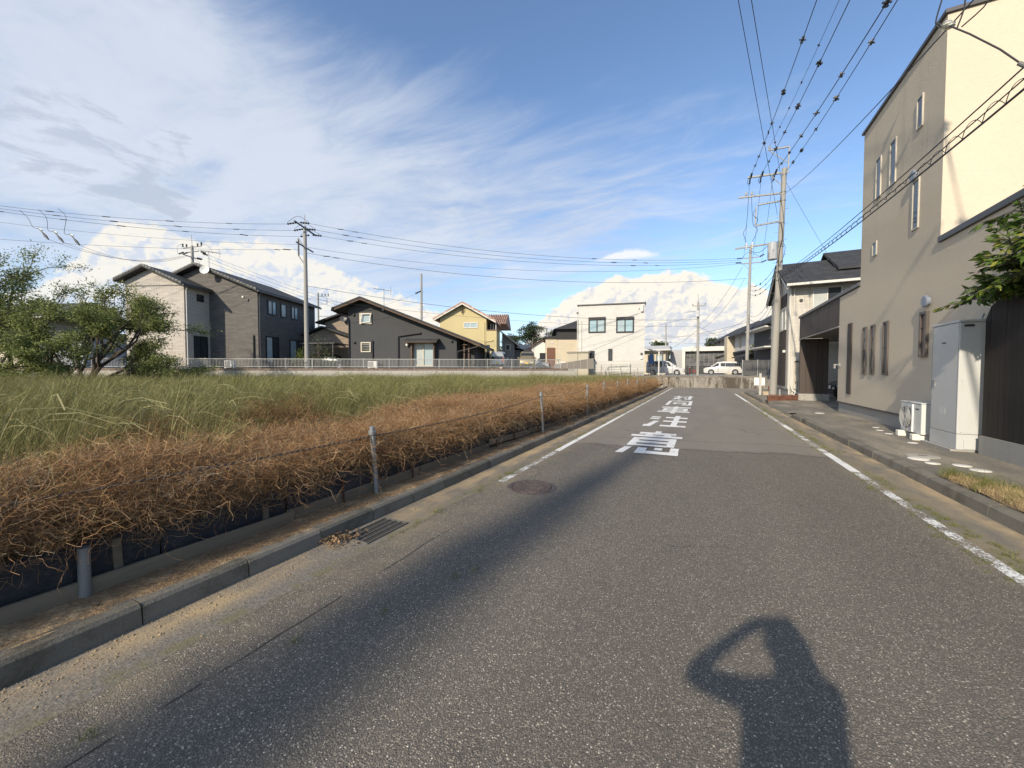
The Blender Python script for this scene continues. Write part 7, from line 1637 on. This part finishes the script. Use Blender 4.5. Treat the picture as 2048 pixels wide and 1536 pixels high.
def clump_tree(name, label, loc, rot, cat, leafm, blobs, n_per, size, trunk=None, group=None, droop=.1, width=.6, hollow=.55):
    """crown of leaf faces scattered through uneven blobs (x,y,z,rx,ry,rz)"""
    o = thing(name, label, cat, loc, rot, group)
    if trunk:
        m = MB().tube([(0, 0, 0), (trunk[1] * .3, 0, trunk[0] * .5), (trunk[1], 0, trunk[0])], trunk[2], 8, True, trunk[2] * .5)
        for b in blobs: m.tube([(trunk[1] * .6, 0, trunk[0] * .55), ((b[0] + trunk[1]) * .5, b[1] * .5, (b[2] + trunk[0]) * .5), b[:3]], trunk[2] * .45, 5, False, .02)
        m.build('trunk', BARK, o, smooth=True, recalc=False)
    PP, DD = [], []
    for (x, y, z, rx, ry, rz) in blobs:
        n_ = int(n_per * (rx * ry * rz) ** (2 / 3)); v = unit(rng.normal(size=(n_, 3))); r_ = rng.uniform(hollow ** 3, 1.15, n_) ** (1 / 3)
        lump = 1 + .22 * np.sin(v[:, 0] * 7 + x * 3) * np.cos(v[:, 1] * 6 + y) + .15 * np.sin(v[:, 2] * 11 + x)
        PP.append(v * (r_ * lump)[:, None] * np.array([rx, ry, rz]) + np.array([x, y, z])); DD.append(v + rng.normal(0, .7, (n_, 3)))
    P_, D_ = np.concatenate(PP), unit(np.concatenate(DD))
    link('crown', leaves(P_, D_, np.full(len(P_), size), leafm, droop=droop, width=width), o)
    return o
PINE = leaf_mat('pine needles', (0.020, 0.038, 0.016), (0.040, 0.062, 0.024), (0.060, 0.075, 0.030), .1, .7)
BUSHM = leaf_mat('hedge leaf', (0.030, 0.052, 0.020), (0.058, 0.082, 0.028), (0.09, 0.11, 0.04), .2)
OLIVE = leaf_mat('olive leaf', (0.085, 0.110, 0.060), (0.150, 0.170, 0.095), (0.22, 0.23, 0.13), .2)
ROUND = leaf_mat('round tree leaf', (0.035, 0.060, 0.015), (0.075, 0.100, 0.025), None, .2)
def pine(label, loc, h, w, seed):
    rr = random.Random(seed); bl = []
    for k in range(15):
        z = h * (.35 + .6 * k / 15); r_ = w * (1.0 - .75 * (k / 15) ** 1.4) * rr.uniform(.6, 1.0); a = rr.uniform(0, 6.28)
        bl.append((r_ * .7 * math.cos(a), r_ * .7 * math.sin(a), z, w * .42 * rr.uniform(.7, 1.2), w * .42, h * .055))
    bl.append((0, 0, h * .97, w * .2, w * .2, h * .05))
    return clump_tree('pine_tree', label, loc, TA, 'tree', PINE, bl, 420, .42, (h * .95, .2, .22), 'pines beyond the parked cars', -.2, .25, .2)
clump_tree('shadow_cypress', 'unseen slender cypress behind the photographer, added to cast the long road shadow', (-4.25, -19.5, .3), 0, 'tree', PINE, [(-.042 * k, 0, 1.6 + 1.05 * k, max(.12, 1.02 * (1 - k / 14.0)), max(.12, 1.02 * (1 - k / 14.0)), 0.95) for k in range(14)], 1700, .20, (15.3, -.55, .22), None, -.6, .4, .1)  # added out of view, crown shaped to throw the long soft shadow up the road
pine('tallest dark pine with layered boughs above the gold van', T(-1.8, 76, 1.8), 9.2, 4.2, 1); pine('dark pine left of the tallest one, beside the yellow house', T(-6.2, 78, 1.8), 7.2, 3.4, 2); pine('dark pine right of the tallest one, towards the cream house', T(2.2, 75, 1.8), 7.6, 3.0, 3)
pine('dark pine at the black topped house roof', T(4.4, 80, 1.8), 8.4, 2.6, 4)
clump_tree('round_tree', 'small dome shaped green tree above the carport roof', (-8.6, 92, 1.1), 0, 'tree', ROUND, [(0, 0, 5.4, 2.1, 2.1, 1.7), (-1.0, .3, 4.8, 1.4, 1.5, 1.2), (1.0, -.2, 4.9, 1.3, 1.4, 1.2)], 900, .30, (4.5, 0, .2))
clump_tree('round_tree', 'dark tree rising left of the taupe terrace house', (2.2, 98, 1.1), 0, 'tree', BUSHM, [(0, 0, 6.4, 1.5, 1.4, 1.6), (-.5, 0, 5.2, 1.2, 1.2, 1.0)], 700, .35, (5.5, 0, .2))
clump_tree('olive_bush', 'pale olive bush with loose branches beside the tall left pole', T(-20.9, 34.6, 1.8), TA, 'bush', OLIVE, [(-.8, 0, .9, .9, .7, .8), (.1, 0, 1.5, .8, .7, .8), (.6, .1, 2.3, .6, .5, .7), (-.2, 0, 2.5, .5, .5, .7), (.9, 0, 1.0, .7, .6, .8)], 520, .14, (2.2, .2, .05), None, -.2, .3)
clump_tree('bush', 'yellow green bush left of the olive bush, behind the fence', T(-22.3, 34.0, 1.8), TA, 'bush', leaf_mat('bright bush', (0.09, 0.13, 0.02), (0.17, 0.20, 0.04)), [(0, 0, .8, .6, .5, .8), (.3, 0, 1.5, .4, .4, .5)], 500, .14, (1.4, 0, .04))
for k, (x, w_, h_, lb) in enumerate([(-49, 2.4, 1.7, 'dark bush farthest left under the cream house'), (-45, 1.8, 1.4, 'dark bush in the middle, in front of the grey side wall'), (-41, 2.4, 1.5, 'dark bush left of the tree trunk'), (-37.5, 2.0, 1.0, 'low dark bush just behind the tree trunk')]):
    clump_tree('bush', lb, T(x, 27.6, .9), TA, 'bush', BUSHM, [(0, 0, h_ * .6, w_, 1.0, h_ * .6), (-w_ * .5, 0, h_ * .9, w_ * .5, .8, h_ * .4), (w_ * .5, .1, h_ * .8, w_ * .5, .8, h_ * .45)], 330, .15, (.8, 0, .06), 'dark bushes at the left end of the wall')
lf = thing('wire_fence', 'low wire fence on thin posts before the dark bushes at the far left', 'fence', T(-50, 25.6, .3), TA)
lp = MB().rod((0, 0, 0), (0, 0, 1.75), .025, 6).mesh('post', mat('weathered post', (0.28, 0.27, 0.20), .8, .2, 4))
for k in range(9): link('post', lp, lf, (1.9 * k, .25 * k, 0), (R(random.uniform(-4, 4)), R(random.uniform(-5, 5)), 0))
for z in (1.2, 1.6): MB().rod((0, 0, z), (15.2, 2.0, z), .009, 4).build('rail_wire', STEEL, lf)
clump_tree('shrub', 'sparse shrub with bare twigs beside the short crossarm pole', (-.75, 49, 1.1), 0, 'bush', OLIVE, [(0, 0, 1.6, .8, .6, 1.4), (.1, 0, 2.8, .5, .5, .8)], 420, .12, (2.4, .1, .04), None, 0, .3)
clump_tree('small_tree', 'small bright green garden tree before the navy house', (6.6, 60, 1.1), 0, 'tree', leaf_mat('garden tree leaf', (0.07, 0.10, 0.02), (0.13, 0.15, 0.03)), [(0, 0, 3.0, 1.1, 1.0, 1.2), (.2, 0, 1.8, .9, .8, .8)], 500, .2, (2.6, 0, .08))
for k, (x, lb) in enumerate(((-12.9, 'weedy bush before the storage shed'), (-3.4, 'brown weed clump at the left end of the stained wall'))):
    clump_tree('weed_clump', lb, (x, 40.3, .2), 0, 'bush', WEED if k == 0 else VINE, [(0, 0, .5, .5, .3, .5), (.5, 0, .35, .5, .3, .35)], 900, .10, None, None, 0, .3)
# distant houses and trees closing the horizon
FARW = [mat('far wall %s' % n_, c, .9, .08, .6) for n_, c in (('cream', (0.45, 0.41, 0.34)), ('white', (0.55, 0.55, 0.53)), ('grey', (0.22, 0.22, 0.23)))]
for k, (lx, ly, w_, d2, hh, rl) in enumerate([(-58, 70, 9, 8, 5.6, 2.0), (-44, 74, 8, 8, 5.2, 1.8), (-29, 80, 9, 8, 4.6, 1.6), (-14, 84, 8, 7, 3.6, 1.5), (12, 92, 9, 8, 4.4, 1.6)]):
    o = thing('distant_house', ['cream distant house low behind the far left trees', 'white distant house behind the gabled house', 'grey distant house seen in the gap by the thin far pole', 'cream distant house behind the low dark house', 'white distant house behind the white cube house'][k], 'house', T(lx, ly, 1.8), TA)
    MB().prism([(0, 0), (w_, 0), (w_, hh), (w_ / 2, hh + rl - .25), (0, hh)], 0, d2, 'y').build('wall', FARW[k % 3], o)
    slab(slab(MB(), w_ / 2, hh + rl, w_ + .5, hh - .2, -.5, d2 + .5, .2), -.5, hh - .2, w_ / 2 - .001, hh + rl, -.5, d2 + .5, .2).build('roof', SLATE, o)
    for j in range(3): window(o, front(0), 1 + j * 2.4, 2.2 + j * 2.4, hh - 1.9, hh - .8, WTRIM, GLASS, .08, .05)
X = rng.uniform(-260, 160, 520); Yy = 150 + rng.uniform(0, 60, 520); X = X - .35 * (Yy - 150)
P = np.repeat(np.stack([X, Yy, np.full(520, 1.0)], 1), 60, 0); v = unit(rng.normal(size=P.shape)); hgt = np.repeat(rng.uniform(3.0, 6.0, 520), 60)
P = P + v * np.stack([np.full(len(P), 3.2), np.full(len(P), 3.2), hgt * .55], 1) + np.stack([np.zeros(len(P)), np.zeros(len(P)), hgt * .55], 1)
link('distant_treeline', leaves(P, v, np.full(len(P), 1.3), BUSHM, 'distant_treeline', width=.7), kind='stuff', label='distant line of dark trees beyond the houses', category='trees')

# ================================================================ PHOTOGRAPHER behind the lens, whose shadow lies on the road
FA = R(26.24)
per = thing('person', 'person holding a phone up with both hands, seen only as a shadow', 'person', (.05, -.36, 0), FA)
JN, ED, RD = [], [], []
def jn(p, r_, par=None):
    JN.append(p); RD.append(r_)
    if par is not None: ED.append((par, len(JN) - 1))
    return len(JN) - 1
pel = jn((0, 0, .95), .165); bel = jn((0, .01, 1.10), .155, pel); chs = jn((0, .0, 1.27), .160, bel); nk0 = jn((0, -.01, 1.40), .085, chs); nk = jn((0, .0, 1.46), .058, nk0)
h0 = jn((0, .025, 1.535), .082, nk); h1 = jn((0, .03, 1.60), .092, h0); h2 = jn((0, .015, 1.665), .066, h1); jn((0, .12, 1.565), .014, h0)
for s in (-1, 1):
    hp = jn((s * .10, 0, .90), .105, pel); kn = jn((s * .12, .03, .50), .062, hp); an_ = jn((s * .13, -.02, .09), .042, kn); ft = jn((s * .14, .08, .045), .042, an_); jn((s * .15, .17, .03), .03, ft)
    sh_ = jn((s * .185, -.01, 1.365), .062, chs)
    if s < 0: el_ = jn((-.42, .13, 1.36), .046, sh_); wr_ = jn((-.10, .26, 1.46), .033, el_)
    else: el_ = jn((.27, .13, 1.19), .046, sh_); wr_ = jn((.235, .27, 1.45), .031, el_)
    HX = .10; pm0 = jn((HX + s * .115, .300, 1.485), .032, wr_)
    for j in range(4):
        z0 = 1.535 - .022 * j; a = jn((HX + s * .10, .280, z0), .0105, pm0); b_ = jn((HX + s * .085, .288, z0 + .004), .0095, a); jn((HX + s * .070, .290, z0 + .004 - .003 * j), .0085, b_)
    a = jn((HX + s * .105, .285, 1.455), .0125, pm0); b_ = jn((HX + s * .075, .288, 1.452), .0105, a)
me = bpy.data.meshes.new('body'); me.from_pydata(JN, ED, [])
bo = bpy.data.objects.new('body', me); col.objects.link(bo); bo.parent = per
md = bo.modifiers.new('skin', 'SKIN'); md.use_smooth_shade = True
for k, v in enumerate(me.skin_vertices[0].data): v.radius = (RD[k], RD[k]); v.use_root = (k == 0)
md = bo.modifiers.new('sub', 'SUBSURF'); md.levels = 2; md.render_levels = 2
dg = bpy.context.evaluated_depsgraph_get(); m2 = bpy.data.meshes.new_from_object(bo.evaluated_get(dg)); bo.modifiers.clear(); bo.data = m2; m2.name = 'body'
m2.materials.clear()
for mm in (mat('skin', (0.42, 0.27, 0.19), .5, .05, 8), mat('shirt cloth', (0.45, 0.46, 0.47), .9, .08, 6), mat('trouser cloth', (0.05, 0.055, 0.075), .9, .1, 6), mat('shoe', (0.03,) * 3, .6)): m2.materials.append(mm)
for p in m2.polygons:
    c = p.center; p.material_index = 3 if c.z < .08 else 2 if c.z < .97 else 1 if (c.z < 1.425 and abs(c.x) < .33 and c.y < .2) else 0; p.use_smooth = True
HAIR = mat('black hair', (0.012, 0.010, 0.010), .6, .2, 20)
v = unit(rng.normal(size=(900, 3))); v[:, 2] = np.abs(v[:, 2]) * 1.0 - .25; k_ = ~((v[:, 1] > .45) & (v[:, 2] < .35)); v = v[k_]
link('hair', leaves(v * np.array([.094, .108, .10]) + np.array([0, .02, 1.605]), np.stack([v[:, 0] * .3, v[:, 1] * .3 - .3, -np.ones(len(v))], 1), np.full(len(v), .05), HAIR, 'hair', 0, .5), per)
for s in (-1, 1):
    MB().lathe([(.001, -.012), (.010, -.006), (.012, 0), (.010, .006), (.001, .012)], 10, (s * .034, .108, 1.598), 'y').build('eye', mat('eye white', (0.6,) * 3, .2), per, smooth=True)
    MB().lathe([(.001, -.006), (.024, -.003), (.026, .003), (.001, .006)], 10, (s * .092, .02, 1.585), 'x').build('ear', mat('skin', (0.42,) * 3), per, smooth=True)
MB().bar((-.024, .112, 1.535), (.024, .112, 1.535), .01, .008).build('mouth', mat('lips', (0.30, 0.12, 0.10), .5), per)
ph = thing('phone', 'black phone held up in both hands of the photographer', 'phone', (.018, -.036, 1.495), FA)
MB().box(-.078, .078, -.004, .004, -.037, .037).build('case', BLKFR, ph, bevel=.003); MB().box(-.074, .074, -.0055, -.0042, -.034, .034).build('screen', glass_mat('phone screen', (0.01, 0.01, 0.012)), ph)
MB().lathe([(.007, 0), (.007, .0015), (.001, .0015)], 12, (-.062, .0041, .022), 'y').build('lens', GLASS, ph)
print('objects', len(bpy.data.objects))
